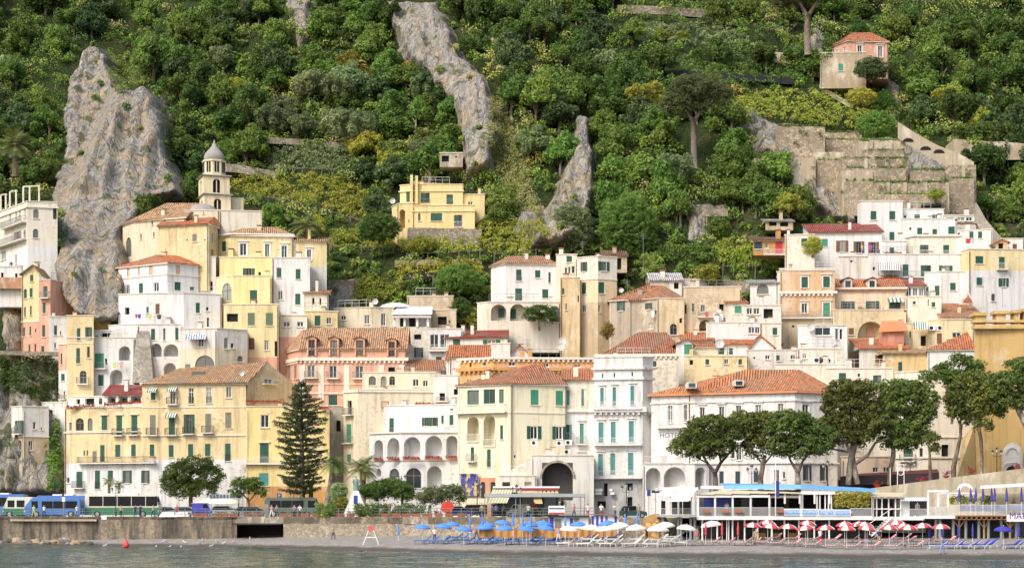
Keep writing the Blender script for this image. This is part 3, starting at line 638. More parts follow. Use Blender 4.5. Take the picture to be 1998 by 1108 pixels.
def tower():
    T=lambda x,y:at(200+x/3.165,250+y/3.165,304)
    base=T(667,510); r=empty('bell_tower',(base.x,307,base.z-3),'cream bell tower with grey onion dome above the church','bell tower')
    cr=stucco((.80,.70,.48),.35); gd=plain('grey_dome_plaster',(.33,.31,.28),.9,var=.3); cx=base.x; cy=308.0
    def stage(x0,x1,y0,y1,nm,ww):
        a=T(x0,y1); bb=T(x1,y0); hw=(bb.x-a.x)/2; mx=(a.x+bb.x)/2
        b=MB(); z0,z1=a.z,bb.z; w0,w1,t0,t1=-.62*ww,.62*ww,z0+(z1-z0)*.12,z1-(z1-z0)*.14
        # two visible faces turned 20 degrees, each with a pointed pair of openings
        n=4
        cn=[Vector((math.cos(q)*hw*1.28,math.sin(q)*hw*1.28))for q in(math.radians(-115),math.radians(-25),math.radians(65),math.radians(155))]
        for i in range(4):
            p,q=cn[i],cn[(i+1)%4]; u=(q-p).normalized(); L=(q-p).length; m=L/2; nn=Vector((u.y,-u.x))
            P=lambda t,d,z:(mx+p.x+u.x*t+nn.x*d,cy+p.y+u.y*t+nn.y*d,z)
            k0,k1=m+w0,m+w1
            for aa,bb_,c0,c1 in((0,k0,z0,z1),(k1,L,z0,z1),(k0,k1,z0,t0),(k0,k1,t1,z1)):b.face([P(aa,0,c0),P(bb_,0,c0),P(bb_,0,c1),P(aa,0,c1)])
            zs,arc=seg_arch(m,k1-k0,t0,t1)
            for kk in range(len(arc)-1):
                cor=(k1,t1)if kk<5 else(k0,t1); b.face([P(*[cor[0],0,cor[1]]),P(arc[kk+1][0],0,arc[kk+1][1]),P(arc[kk][0],0,arc[kk][1])])
            for q0,q1 in((k0,k0),(k1,k1)):b.face([P(q0,0,t0),P(q0,-.4,t0),P(q0,-.4,t1),P(q0,0,t1)])
            b.face([P(m-.09,-.1,t0),P(m+.09,-.1,t0),P(m+.09,-.1,t1-.2),P(m-.09,-.1,t1-.2)])
            b.face([P(k0,-.42,t0),P(k1,-.42,t0),P(k1,-.42,t1),P(k0,-.42,t1)],1)
        s=b.build(nm,[cr,DARK],r)
        c=MB(); c.lathe((mx,cy,z1),[(.1,.26),(hw*1.42,.26),(hw*1.48,.12),(hw*1.3,-.05)],4); 
        for k in range(len(c.v)):
            v=Vector(c.v[k])-Vector((mx,cy,0)); a_=math.radians(-115); c.v[k]=(mx+v.x*math.cos(a_)-v.y*math.sin(a_),cy+v.x*math.sin(a_)+v.y*math.cos(a_),v.z)
        c.build('cornice',gd,s); return mx,z1,hw
    stage(580,762,402,560,'lower_stage',1.0); stage(574,756,286,400,'middle_stage',1.0)
    a,bb=T(597,280),T(735,186); hw=(bb.x-a.x)/2; mx=(a.x+bb.x)/2; b=MB()
    b.lathe((mx,cy,a.z),[(hw*1.03,0),(hw*1.03,bb.z-a.z),(hw*1.12,bb.z-a.z),(hw*1.12,bb.z-a.z+.25),(.1,bb.z-a.z+.25)],8); dr=b.build('drum',cr,r)
    b=MB()
    for k in range(8):
        t=math.pi/8+k*math.pi/4; px,py=mx+math.cos(t)*hw*.955,cy+math.sin(t)*hw*.955; u=Vector((-math.sin(t),math.cos(t)))
        for o in(-.38,.08):b.obox((px,py,a.z+.7),u,Vector((math.cos(t),math.sin(t))),(o,0,0),(o+.3,.05,1.7))
    b.build('opening',DARK,dr)
    b=MB(); H=(T(0,50).z-T(0,186).z); R=(T(733,0).x-T(603,0).x)/2
    b.lathe((mx,cy,T(0,186).z+.2),[(R*.9,0),(R*1.0,H*.08),(R*1.0,H*.2),(R*.88,H*.34),(R*.66,H*.47),(R*.44,H*.58),(R*.26,H*.7),(R*.13,H*.84),(R*.05,H*.97),(.02,H)],20)
    b.build('onion_dome',gd,r,smooth=True)
tower()
# --- houses below the church
h=Bld('tall_house','large white house with red hip roof and blocked pink windows below the church','B',[(92,300),(400,294),(592,297)],832,1250,'white',.35,10,('hip',782,330,470,RED),
  'p:152,868,15,50 p:218,857,15,50 p:288,850,22,58 p:453,848,25,55 g:145,968,22,70 s:225,958,25,62 g:315,952,32,58 s:445,950,38,52 s:540,980,25,22 d:603,980,30,28',shut=GREEN,cornices=((905,.2,.12),))
Bld('glazed_porch','dark framed glazed porch with red-brown planter between two tall houses','B',[(592,297.5),(700,297.5)],800,1020,'offw',.4,4,'flat','g:602,815,30,85 g:636,815,30,85 d:605,945,75,60',par=.1)
Bld('stepped_house','broad white terraced house with one dark shutter under the red hip roof','D',[(28,293),(180,291.5),(350,291),(535,293)],38,260,'white',.3,6,'flat','s:408,77,20,50 d:60,100,22,35 s:165,97,20,30 sr:210,82,20,50 d:463,150,10,45 d:445,80,4,6 g:458,98,14,18',par=.25)
h=Bld('arcaded_house','white arcaded house with grey stone buttress and laundry','D',[(-20,291),(120,289),(335,289)],190,480,'white',.35,6,'flat',
  's:188,205,20,55 g:247,202,12,60 s:307,200,16,60 a:185,277,55,65 a:250,280,72,60 a:28,290,55,73 a:-8,405,52,68 a:250,372,60,58',par=.2,shut=GREEN)
b=MB(); Pq=[at(*h.T(x,y),286.6 if y>300 else 289)for x,y in((95,470),(200,470),(178,215),(118,215))]
b.mesh([*Pq,*[Vector((p.x,291,p.z))for p in Pq]],[(0,1,2,3),(1,5,6,2),(0,3,7,4),(3,2,6,7)]); b.build('buttress',stone('buttress_stone',(.40,.37,.31),3,.8),h.root)
Bld('vaulted_house','white house with barrel vault, bright green doors and laundry arches','C',[(458,289),(660,288.5)],255,560,'white',.3,6,'flat','slb:466,325,44,75 s:482,430,27,55 a:540,405,62,75 d:516,350,10,30 a:583,290,58,70',par=.2)
b=MB(); c=at(610/2.518,560+258/2.518,292)
for k in range(10):
    t0,t1=math.pi*k/10,math.pi*(k+1)/10; b.face([(c.x+1.85*math.cos(t0),289.5,c.z+1.6*math.sin(t0)),(c.x+1.85*math.cos(t1),289.5,c.z+1.6*math.sin(t1)),(c.x+1.85*math.cos(t1),293,c.z+1.6*math.sin(t1)),(c.x+1.85*math.cos(t0),293,c.z+1.6*math.sin(t0))])
b.face([(c.x+1.85*math.cos(math.pi*k/10),289.5,c.z+1.6*math.sin(math.pi*k/10))for k in range(11)])
tag(b.build('barrel_vault',stucco(PAL['white'],.3)),'white barrel vaulted roof room above the green doors','roof room')
Bld('roof_room','white flat roofed veranda with green window on the vaulted house','C',[(462,290),(600,290)],220,262,'white',.3,4,'flat','d:500,220,75,36 g:470,235,12,25',par=.15)
Bld('narrow_house','narrow yellow house with green shutters beside the white vaulted house','C',[(328,287.5),(460,287.5)],160,580,'yellow',.35,7,'flat','s:378,202,17,58 o:427,197,16,57 sf:375,300,18,75 g:427,292,15,55 wb:392,410,33,65 d:370,545,16,28',par=.6,cornices=((250,.15,.1),(278,.1,.06)))
Bld('narrow_house','golden yellow upper house with a flat parapet behind the narrow yellow house','C',[(446,295),(545,295)],112,250,'gold',.4,5,'flat','s:473,130,10,14 w:446,118,12,26',par=.25)
Bld('narrow_house','slim pink house squeezed at the edge of the spur','C',[(288,289),(332,288)],290,600,'pink',.4,5,'flat','s:298,325,8,55 s:300,425,18,35 db:312,510,8,40',[(410,'white')],par=.3)
Bld('awning_house','weathered cream house with blue striped awning and green arched window','D',[(330,285),(512,284),(662,287)],212,420,'offw',.65,7,'flat','w:404,335,96,57 g:420,252,26,42 g:548,248,20,55 g:580,275,15,25 w:612,338,28,28 s:355,378,26,20',[(297,'cream')],par=.25,shut=GREYW)
b=MB(); m2=[plain('blue_canvas',(.12,.2,.42),.8),plain('white_canvas',(.7,.7,.64),.8)]
for k in range(16):
    x0,x1=358+97*k/16,358+97*(k+1)/16; b.face([at(*h.T(x0,256),283.2),at(*h.T(x1,256),283.2),at(*h.T(x1+4,232),284.4),at(*h.T(x0+4,232),284.4)],k%2)
tag(b.build('striped_awning',m2),'blue and white striped awning on a white roof terrace','awning')
# --- yellow terrace houses right of the church
Bld('terrace_house','yellow house with white window frames and tiled roof right of the church','B',[(708,302),(795,300),(1180,301)],662,850,'lemon',.3,9,('hip',610,880,1080,OLDT),'s:737,700,25,62 gT:848,712,42,75 gT:1003,715,28,80 gT:1105,725,35,75',trim=WHITE,shut=GREEN,cornices=((660,.3,.1),))
Bld('terrace_house','lower yellow wing with rounded white end next to the orange tree slope','B',[(1180,301.3),(1385,302)],695,1020,'lemon',.4,8,('shed',672,OLDT),'gT:1262,750,28,65 s:1275,910,8,80',[(850,'offw')],trim=WHITE)
h=Bld('terrace_house','pale yellow house with a roof terrace door and green shuttered balcony window','B',[(702,297),(805,294.5),(1046,294.5)],925,1120,(.84,.71,.36),.25,6,'flat','s:711,895,20,40 w:738,957,60,110 sf:910,1000,45,95',par=.3)
Bld('terrace_house','pale yellow recessed terrace storey with dark open door and potted flowers','B',[(722,298),(1046,298)],800,930,(.84,.70,.36),.2,4,'flat','o:885,865,36,50 d:962,888,16,28',par=.05)
Bld('terrace_house','white house front with four green shuttered windows beside the pale yellow terrace','B',[(1046,296),(1282,296)],806,1130,'white',.4,5,'flat','s:1075,862,30,60 s:1193,870,30,62 g:1083,1005,30,55 s:1190,1022,32,68',par=.1)
Bld('lean_to_house','small cream house with short red tile roof below the lemon yellow wing','B',[(1245,294.5),(1395,294.5)],1018,1105,'ivory',.5,4,('shed',1000,MIX),'d:1295,1048,14,40 d:1340,1050,10,40')
h=Bld('tall_house','tall yellow house with four shuttered windows behind the long tiled roof','D',[(545,289.5),(815,289)],92,440,'lemon',.35,8,'flat','s:663,127,35,62 s:752,127,35,62 sr:668,250,28,57 gr:745,262,20,48 d:795,265,22,75 d:560,130,55,40',[(345,'pink')],par=.2,shut=plain('olive_green_paint',(.10,.16,.10),.6))
Bld('small_house','beige house corner with white garage panels between yellow and pink buildings','D',[(812,291),(955,291)],145,345,'ivory',.45,6,'flat','gW:836,170,35,25 gW:905,170,32,25',[(245,'pink')],par=.15)
Bld('small_house','little yellow house with green door and terracotta pot above the pink palazzo','D',[(940,292.5),(1105,293)],122,200,'lemon',.4,5,'flat','s:992,140,28,50 g:1050,150,24,32',par=.1)
# --- the long yellow residence on the front
h=Bld('residence','long ochre yellow residence with green shutters, weathered tile roof and white base','D',[(145,275.5),(655,274)],478,1125,'yellow',.5,13,'none',
  'sA:187,503,22,52 gbA:282,499,25,76 gf:373,495,25,78 gf:459,492,27,78 g:557,489,25,54 '
  'syb:183,628,28,98 sbA:275,626,30,100 ob:362,625,26,95 syb:455,622,28,92 sy:553,615,30,78 '
  's:182,772,22,57 s:275,775,24,60 s:370,770,25,65 s:453,769,27,60 sf:552,768,27,85 '
  'o:150,900,20,62 s:245,900,22,60 s:335,900,22,60',[(845,'white')],shut=GREEN,cornices=((730,.2,.15),(590,.12,.08)),cat='apartment building',rail=IRON)
h.cornice(478,.35,.3); RES=h
hw=Bld('residence_terrace_block','lower yellow west block of the residence with arched windows and roof lettering','C',[(318,280),(700,275.8)],592,1125,'yellow',.5,10,'flat',
  'w:372,643,40,62 w:431,643,24,62 sL:499,632,28,70 sLb:572,632,28,95 sLb:645,630,30,95 g:340,665,12,40 d:410,802,8,26 d:425,802,8,26 syW:455,805,20,55 s:492,775,22,82 s:566,773,25,60 s:644,772,23,58 sb:375,905,30,80 sf:466,900,25,90 s:530,900,25,45 o:614,900,22,62 g:328,935,14,26 s:318,870,6,40',[(862,'white')],shut=GREEN,cornices=((712,.2,.15),),cat='apartment building',rail=IRON,par=.1,ref=1)
hw.longbalc(390,770,862,.9,.8)
LETM=plain('dark_letters',(.09,.06,.05),.7)
for tx,x,y in(('RESIDENCE',412,600),('CAPRICE',512,590)):text(tx,.72 if x>500 else .66,at(*hw.T(x,y),277.0 if x>500 else 278.2)+Vector((0,-.3,0)),LETM,hw.root,rz=-.08)
# tiled roof, highest at its gable end
h=RES
b=MB(); uv=[]; q=[at(*h.T(x,y),Y)for x,y,Y in((140,474,275),(662,466,273.4),(760,366,281),(330,398,281))]
def addq(b,uv,P):
    e=(P[1]-P[0]).normalized(); nr=(P[1]-P[0]).cross(P[2]-P[0]).normalized(); dn=nr.cross(e); b.face(P); uv+=[(p.dot(e),p.dot(dn))for p in P]
addq(b,uv,q); addq(b,uv,[q[0],q[3],Vector((q[3].x-4,289,q[0].z)),Vector((q[0].x,289,q[0].z))][:3]); addq(b,uv,[q[3],q[2],Vector((q[2].x+3,289,q[1].z)),Vector((q[0].x,289,q[1].z))])
ro=b.build('roof',tiles((.54,.30,.14),.75),h.root,uv=uv); ro.modifiers.new('thick','SOLIDIFY').thickness=.15
b=MB(); g=[at(*h.T(x,y),Y)for x,y,Y in((655,590,274.6),(662,470,274.6),(760,370,281),(890,478,285),(890,600,285))]; b.face(g); b.build('gable',stucco((.62,.48,.29),.5),h.root); p=at(*h.T(420,418),277.5); b=MB(); b.box((p.x-.9,p.y-.2,p.z-.5),(p.x+.9,p.y+1,p.z+.1)); b.build('skylight',GLASS,h.root)
Bld('residence_gable','beige gable storey with balcony window at the end of the tiled roof','D',[(662,275.5),(880,281)],440,600,(.68,.53,.32),.4,6,'none','gb:745,400,40,75',cat='apartment building')
h=Bld('residence_wing','lower yellow wing with roof terrace and ochre ground floor behind the tall conifer','D',[(655,273.4),(1065,273.4)],600,1125,(.82,.66,.30),.45,8,'flat','gy:727,627,40,62 sLf:723,767,43,95 st:719,913,46,62 st:905,913,36,62 g:955,640,30,45',[(978,'orange')],cat='apartment building',par=.4,cornices=((866,.12,.1),))
h.longbalc(622,850,866,.9,.6,RAILW)
Bld('roof_restaurant','red awninged roof restaurant with white framed windows over the yellow residence','C',[(512,280.5),(700,279.5)],528,600,'white',.3,5,('shed',478,(.35,.05,.05)),'v:528,535,40,32 v:582,532,45,35 v:642,532,50,35',cat='restaurant')
Bld('roof_bar','white flat roofed roof bar with dark openings left of the red restaurant awning','C',[(335,283),(515,281)],540,610,'white',.3,5,'flat','d:375,550,18,24 d:418,546,45,30 w:485,544,18,32',cat='restaurant',par=.1)
# --- pink palazzo and its neighbours
h=Bld('palazzo','pink palazzo with four dormers, white pilasters and a weathered tile roof','E',[(48,291),(110,286),(636,286)],306,640,'pink',.3,11,('shed',200,'g',(.60,.34,.18)),
  'gyb:150,383,38,62 gyb:258,385,38,62 gyb:386,386,40,62 dy:548,392,32,25 s:255,530,42,50 sy:55,388,12,65 sy:85,385,12,65',cat='palazzo',trim=stucco((.80,.70,.60),.3),cornices=((362,.5,.35,None,True),(478,.2,.12),(525,.25,.15)),ref=1)
for x in(112,205,330,500,600):t,Y=h.ray(1,h.T(x,0)[0]); a_,u_,n_,L_=h.frame(1); b=MB(); b.obox((a_.x,a_.y,0),u_,n_,(t,.0,h.zt-8.1),(t+.85,.1,h.zt-2.4)); b.build('pilaster',h.trim,h.root)
for x,y,w_,h_ in((155,258,32,75),(263,260,34,72),(390,262,35,70),(548,268,32,68)):dormer(h,x,y,w_,h_,(.58,.32,.16),'pink',-.4)
h=Bld('town_house','cream town house with arched attic windows and a balustraded terrace','E',[(328,277),(400,275),(775,276)],512,1125,'cream',.4,9,'flat','dLb:348,557,20,70 slb:343,673,23,92 sl:345,820,20,40 pf:515,560,35,40',par=.25,cornices=((515,.25,.2),))
Bld('town_house_attic','cream attic storey with three arched windows and two pale blinds','E',[(420,279),(778,279)],425,520,'cream',.35,6,'flat','w:452,437,35,45 w:511,437,28,45 w:553,437,28,45 gW:668,452,30,35 gW:718,458,25,30',par=.15)
Bld('narrow_house','narrow grey-beige house in the shade between the conifer and the cream town house','E',[(242,278.5),(332,278.5)],590,1125,'grey',.5,6,'flat','dL:292,655,22,53 s:290,860,22,60',par=.2)
Bld('flat_roof_house','cream flat roofed house with two grey windows above the pink palazzo','E',[(280,298),(465,296.5),(576,297)],105,260,'cream',.5,8,'flat','g:430,137,25,45 gy:512,130,22,60 g:315,140,25,22',par=.15)
b=MB(); c=at(540+585/2.518,560+102/2.518,300); b.lathe(c,[(2.9,-.1),(2.3,.4),(1.3,.7),(.05,.8)],20,sy=.8); tag(b.build('roof_vault',stucco(PAL['white'],.3),smooth=True),'shallow white domed roof above the cream flat roofed house','roof')
h=Bld('veranda_house','off-white house with a columned white veranda over a blank streaked wall','E',[(574,295),(752,295)],195,375,'offw',.65,7,'none','d:675,232,35,25 o:686,297,22,48')
b=MB()
for x in(578,628,690,742):p,q=at(*h.T(x,195),294.8),at(*h.T(x,140),294.8); b.box((p.x-.18,p.y,p.z),(p.x+.18,p.y+.3,q.z))
p,q=at(*h.T(574,150),294.3),at(*h.T(752,128),294.3); b.box((p.x-.2,p.y,p.z),(q.x+.2,p.y+.35,p.z+.5)); b.face([(p.x-.4,p.y-.3,p.z+.5),(q.x+.4,p.y-.3,p.z+.5),(q.x+.2,p.y+5,p.z+2.3),(p.x+.4,p.y+5,p.z+2.3)])
b.build('veranda',WHITE,h.root); b=MB(); b.box((p.x,297.3,h.zt-.1),(q.x,297.6,p.z+.6)); b.build('back_wall',stucco(PAL['offw'],.3),h.root)
b=MB()
for x in(605,650):p,q=at(*h.T(x,193),297.2),at(*h.T(x+30,152),297.2); b.box((p.x,p.y,p.z),(q.x,p.y+.05,q.z))
b.build('doorway',DARK,h.root)
Bld('flat_roof_house','blank beige walled house under the vine terrace','E',[(640,303),(868,303)],48,150,(.60,.50,.36),.6,6,'flat','',par=.1)
Bld('flat_roof_house','beige house with white awning window below the blank beige wall','E',[(702,300),(882,299)],118,260,'beige',.5,6,'flat','dW:790,145,45,40 d:845,165,8,10',par=.2)
h=Bld('glazed_house','white house with a two storey glazed balcony below the beige house','E',[(746,292),(912,292)],215,420,'white',.35,6,'flat','gW:753,232,42,65 gW:802,232,46,65 s:782,342,28,45 s:868,252,35,42',par=.3)
h.longbalc(748,852,312,.9,.7,RAILW)
Bld('lean_to_house','low building with old red tile roof beside the pink palazzo','E',[(632,284.5),(815,285)],405,520,'offw',.5,6,('shed',355,MIX),'')
Bld('small_house','white house with small orange hip roof beside the orange pilastered palace','E',[(834,281),(985,281)],358,660,'white',.4,6,('shed',312,RED),'sr:883,375,22,38 s:845,600,14,50 d:870,500,30,26')
# --- white arcade house on the garden
h=Bld('arcade_house','white house with two tiers of arches and red flower boxes behind the garden','E',[(455,266),(612,262),(893,261)],725,1130,'white',.3,8,'flat',
  'a:480,750,42,95 a:543,740,60,105 a:625,735,80,108 a:730,727,82,112 a:832,723,56,115 w:553,890,50,90 wt:635,887,75,100 a:738,878,72,110 a:490,890,22,40',par=.3,cornices=((715,.2,.2),(850,.2,.15)))
Bld('arcade_house_attic','white upper storey with open green shutters set back over the arches','E',[(525,269),(893,265)],590,740,'white',.3,7,'flat','sf:553,643,22,82 o:725,640,22,42 o:765,640,18,42 s:848,627,20,50 s:808,630,12,40 g:850,585,18,22',par=.4)
Bld('town_house','white rear house with balcony windows behind the roof terrace flowers','E',[(770,275),(900,275)],440,600,'white',.4,6,'flat','db:800,520,26,40 d:870,500,24,28',par=.2)
# --- centre front: cream house, orange palace, white hotel, tunnel arch
h=Bld('corner_house','cream corner house with bright green windows, arched loggias and red hip roof','F',[(40,258),(345,254),(668,256.5)],325,1110,(.82,.76,.56),.25,10,('hip',212,470,540,(.50,.20,.10)),
  'glG:95,362,68,85 glG:190,357,68,85 glG:281,357,27,82 a:95,517,68,145 a:190,510,68,180 s:287,567,17,82 sb:115,695,20,82 sf:210,707,22,105 slG:466,360,46,88 slG:612,366,43,85 oW:464,572,42,75 oW:612,574,40,75 d:367,740,12,16',cornices=((495,.12,.1),),shut=GREEN,cat='town house')
h.longbalc(25,328,492,1.0,.7,RAILW)
for x0,x1,y in((92,166,660),(187,261,688)):h.longbalc(x0,x1,y,.95,.15,RAILW)
b=MB(); t,Y=h.ray(1,h.T(350,0)[0]); p=h.pl[1]; b.tube([(p.x+.25,p.y-.12,h.zt),(p.x+.25,p.y-.12,h.zb+2)],.07,6); b.build('drainpipe',BROWN,h.root)
p0,p1=at(*h.T(55,980),257.4),at(*h.T(163,855),256.2)
m,nt,bs=mat('blue_yellow_mosaic'); v=nd(nt,'TexVoronoi',i_Vector=nd(nt,'NewGeometry').outputs['Position'],i_Scale=2.2); n_=noise(nt,.9,4,None,.6,(1.6,1,.55))
nt.links.new(mixc(nt,ramp(nt,n_,[(.48,0),(.52,1)]),mixc(nt,nd(nt,'SeparateXYZ',i_0=v.outputs['Color']).outputs[0],(.45,.33,.06),(.6,.5,.2)),mixc(nt,nd(nt,'SeparateXYZ',i_0=v.outputs['Color']).outputs[1],(.02,.02,.16),(.12,.12,.42))),bs.inputs['Base Color'])
b=MB(); b.mesh([(p0.x,257.2,p0.z),(p1.x,255.9,p0.z),(p1.x,255.9,p1.z),(p0.x,257.2,p1.z)],[(0,1,2,3)]); b.mesh([(p0.x-.15,257.1,p1.z),(p1.x+.15,255.8,p1.z),(p1.x+.15,255.8,p1.z+.15),(p0.x-.15,257.1,p1.z+.15)],[(0,1,2,3)]); b.build('mosaic_mural',m,h.root)
b=MB(); b.box((p1.x+.2,255.1,4),(at(*h.T(283,0),255).x,255.9,at(*h.T(0,872),255).z)); pt=b.build('portal',stucco((.66,.33,.2),.4),h.root)
b=MB()
for x0,x1,y0,y1 in((175,198,900,990),(232,258,900,990),(180,193,898,905),(238,252,898,905)):a_,c_=at(*h.T(x0,y1),255.05),at(*h.T(x1,y0),255.05); b.box((a_.x,255.03,a_.z),(c_.x,255.08,c_.z))
b.build('doorway',plain('dark_green_door',(.02,.04,.04),.5),pt)
def acunit(px,py,Y,s=1.0,label=None):
    p=at(px,py,Y); b=MB(); b.box((p.x-.42*s,p.y-.32,p.z-.3*s),(p.x+.42*s,p.y,p.z+.3*s)); o=b.build('air_conditioner',WHITE)
    tag(o,label or 'white air conditioning unit on a house wall','air conditioner','air conditioners on the house walls')
    b=MB(); b.tube([(p.x-.08*s,p.y-.325,p.z),(p.x-.08*s,p.y-.34,p.z)],.22*s,12); b.build('fan',IRON,o)
for x,y,l in((486,670,'white air conditioner under the open shutters of the cream corner house'),(634,672,'white air conditioner left of a pair beside the white hotel'),(686,668,'white air conditioner tucked in the corner by the white hotel'),(678,722,'lowest white air conditioner above the tunnel arch')):acunit(880+x/2.995,640+y/2.995,253.6 if x<640 else 255,1.1,l)
h=Bld('palace','orange palace with pink panels and bracketed cornice behind the cream corner house','F',[(52,272.5),(240,270),(848,271)],178,420,(.70,.40,.16),.3,10,'flat','d:108,205,12,22 gW:183,197,20,25 gW:336,197,40,25 gW:533,205,40,22 gW:718,211,40,16 g:90,300,30,28',par=.12,cornices=((182,.3,.35,None,True),(248,.45,.5,stucco(PAL['orange'],.3),True)),cat='palace')
b=MB(); a_,u_,n_,L_=h.frame(1)
for x0,x1 in((275,330),(380,440),(478,530),(578,632),(660,712),(762,822)):t0,_=h.ray(1,h.T(x0,0)[0]); t1,_=h.ray(1,h.T(x1,0)[0]); b.obox((a_.x,a_.y,0),u_,n_,(t0,0,h.zt-4.6),(t1,.05,h.zt-.9))
b.build('pink_panel',stucco(PAL['pink'],.3),h.root)
Bld('roof_room','white roof room with railings on the orange palace','F',[(235,277),(345,277)],95,180,'white',.3,5,'flat','',par=.1)
Bld('roof_house','white house front with flat red roof above the orange palace','F',[(-30,292),(330,290)],52,240,'ivory',.35,6,('shed',10,MAR),'s:12,65,42,42 oW:212,68,50,24 d:112,82,40,6')
Bld('roof_house','low orange tiled roof left of the roof railings','F',[(-10,279.5),(235,279.5)],170,260,'offw',.4,6,('shed',98,RED),'')
Bld('roof_house','small white gable with orange tiles over the palace terrace','F',[(338,283),(462,283)],150,200,'white',.3,5,('gabf',400,98,RED),'')
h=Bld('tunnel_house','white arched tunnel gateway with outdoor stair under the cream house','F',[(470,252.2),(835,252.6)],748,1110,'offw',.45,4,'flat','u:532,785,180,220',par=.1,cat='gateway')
t0,_=h.ray(0,h.T(622,0)[0]); a_,u_,n_,L_=h.frame(0); b=MB(); zc=zpy(h.T(0,880)[1],252.3)
r0=90*252.3/F/2.995*1.0
for k in range(14):
    q0,q1=math.pi*k/14,math.pi*(k+1)/14; zz=zpy(h.T(0,875)[1],252.3)
    P=lambda r,q,d:(a_.x+u_.x*(t0+r*math.cos(q))+n_.x*d,a_.y+u_.y*(t0+r*math.cos(q))+n_.y*d,zz+r*math.sin(q))
    R0,R1=2.13,2.42
    R0,R1=R0,R1
    b.mesh([P(R0,q0,0),P(R1,q0,0),P(R1,q1,0),P(R0,q1,0),P(R0,q0,.15),P(R1,q0,.15),P(R1,q1,.15),P(R0,q1,.15)],[(4,5,6,7),(1,2,6,5),(0,4,7,3)])
b.build('arch_ring',stone('arch_stone',(.45,.38,.29),1.6),h.root)
b=MB(); P0=at(*h.T(345,850),252); P1=at(*h.T(475,765),252); P2=at(*h.T(475,850),252)
b.mesh([(P0.x,252,P0.z-3),(P2.x,252,P0.z-3),(P1.x,252,P1.z),(P0.x,252,P0.z+.3),(P0.x,253.3,P0.z-3),(P2.x,253.3,P0.z-3),(P1.x,253.3,P1.z),(P0.x,253.3,P0.z+.3)],[(0,1,2,3),(3,2,6,7)])
for k in range(9):t=k/9; b.box((P0.x+(P1.x-P0.x)*t,252.1,P0.z),(P0.x+(P1.x-P0.x)*(t+.11),253.2,P0.z+.3+(P1.z-P0.z)*(t+.11)))
b.build('stair',stucco(PAL['ivory'],.5),h.root)
h=Bld('shop_front','white shop front with flower pots on its terrace beside the tunnel','F',[(280,251.5),(500,251.5)],868,1110,'ivory',.4,3,'flat','w:380,832,55,30 v:300,898,45,26 v:430,898,40,26',par=.1,cat='shop')
b=MB()
h=Bld('hotel','tall white hotel with long balconies and grey ground floor','F',[(834,255.6),(1120,254.4),(1178,256)],190,1110,'white',.3,10,'flat',
  'sT:873,349,20,95 sT:945,345,20,108 sT:1049,338,22,110 sT:863,550,28,120 sT:935,547,27,120 sT:1040,543,28,120 sT:861,735,27,125 sT:932,731,28,125 sT:1036,728,30,130 d:882,265,8,26 d:950,262,8,26 d:1055,255,8,26 d:893,905,22,75 dT:1030,905,32,42 d:855,1010,50,45 d:1030,985,30,60',[(884,'greyb')],cat='hotel',cornices=((240,.3,.3),(300,.3,.25),(490,.7,.6,None,True),(884,.25,.2)),trim=stucco(PAL['white'],.4),shut=TEAL)
for y in(470,680,872):h.longbalc(838,1118,y,.95,.8,RAILW)
b=MB()
for x0,x1,y0,y1 in((843,885,937,953),(843,880,958,972),(925,942,937,952),(930,955,957,972)):a_,c_=at(*h.T(x0,y1),254.5),at(*h.T(x1,y0),254.5); b.box((a_.x,254.35+(999-h.T(x0,0)[0])*0-.0,a_.z),(c_.x,254.9,c_.z))
b.build('sign_board',WHITE,h.root)
Bld('hotel_wing','cream set-back bay with red tiled roof joining corner house and white hotel','F',[(660,257.4),(842,257.2)],302,1000,'ivory',.4,8,('shed',240,RED),'s:676,362,17,88 sf:762,355,15,100 ob:672,563,22,90 sTb:753,556,22,120 sTb:751,738,22,125',[(495,'white')],cat='hotel',cornices=((490,.4,.3),),shut=TEAL)
h=Bld('terrace_house','long pale flat roofed building with white terrace railings behind the white hotel','F',[(846,272),(1330,271)],170,260,'ivory',.6,6,'flat','gW:870,195,34,26 gW:960,195,30,26 gW:1060,195,34,26 s:1180,192,20,34',par=.4,cornices=((165,.3,.25,None,True),))
h.longbalc(520,1130,140,1.0,.1,RAILW)if False else None
# --- second hotel with orange roof
h=Bld('hotel','wide white hotel with low orange roof behind the stone pines','J',[(92,254),(308,252),(930,246.5),(1180,249)],368,1125,'white',.25,13,('hip',243,640,960,(.62,.25,.11)),
  'gWT:189,452,28,100 gWT:283,448,23,100 gWT:376,462,28,72 gWT:489,458,29,70 gWT:588,452,30,70 gWT:702,447,32,70 gWT:832,441,33,70 gWT:975,445,38,70 d:1075,465,15,17 gWT:376,640,28,90 gWT:590,680,28,90 gW:560,680,20,80 '
  'sn:490,835,25,75 sn:583,835,28,75 sn:690,830,28,70 gn:810,828,30,68 on:990,800,24,90 on:1088,800,22,90 g:862,838,12,40',cat='hotel',trim=stucco(PAL['white'],.3),cornices=((790,.2,.2),(378,.25,.45,tiles((.62,.25,.11),.3)),(425,.2,.15)))
h.longbalc(130,330,578,.95,.7,RAILW)
text('HOTEL',.95,at(*h.T(138,640),252.6)+Vector((0,-.3,0)),plain('grey_letters',(.09,.09,.1),.6),h.root,rz=-.03)
for x,y,w_ in((575,300,60),(300,312,60)):
    p=at(*h.T(x+w_/2,y),250.3); b=MB(); b.box((p.x-.7,p.y-.5,p.z-.9),(p.x+.6,p.y+2,p.z-.1)); d=b.build('dormer',stucco(PAL['white'],.3),h.root); b=MB(); b.box((p.x-.5,p.y-.52,p.z-.8),(p.x+.4,p.y-.48,p.z-.25)); b.build('pane',GLASS,d)
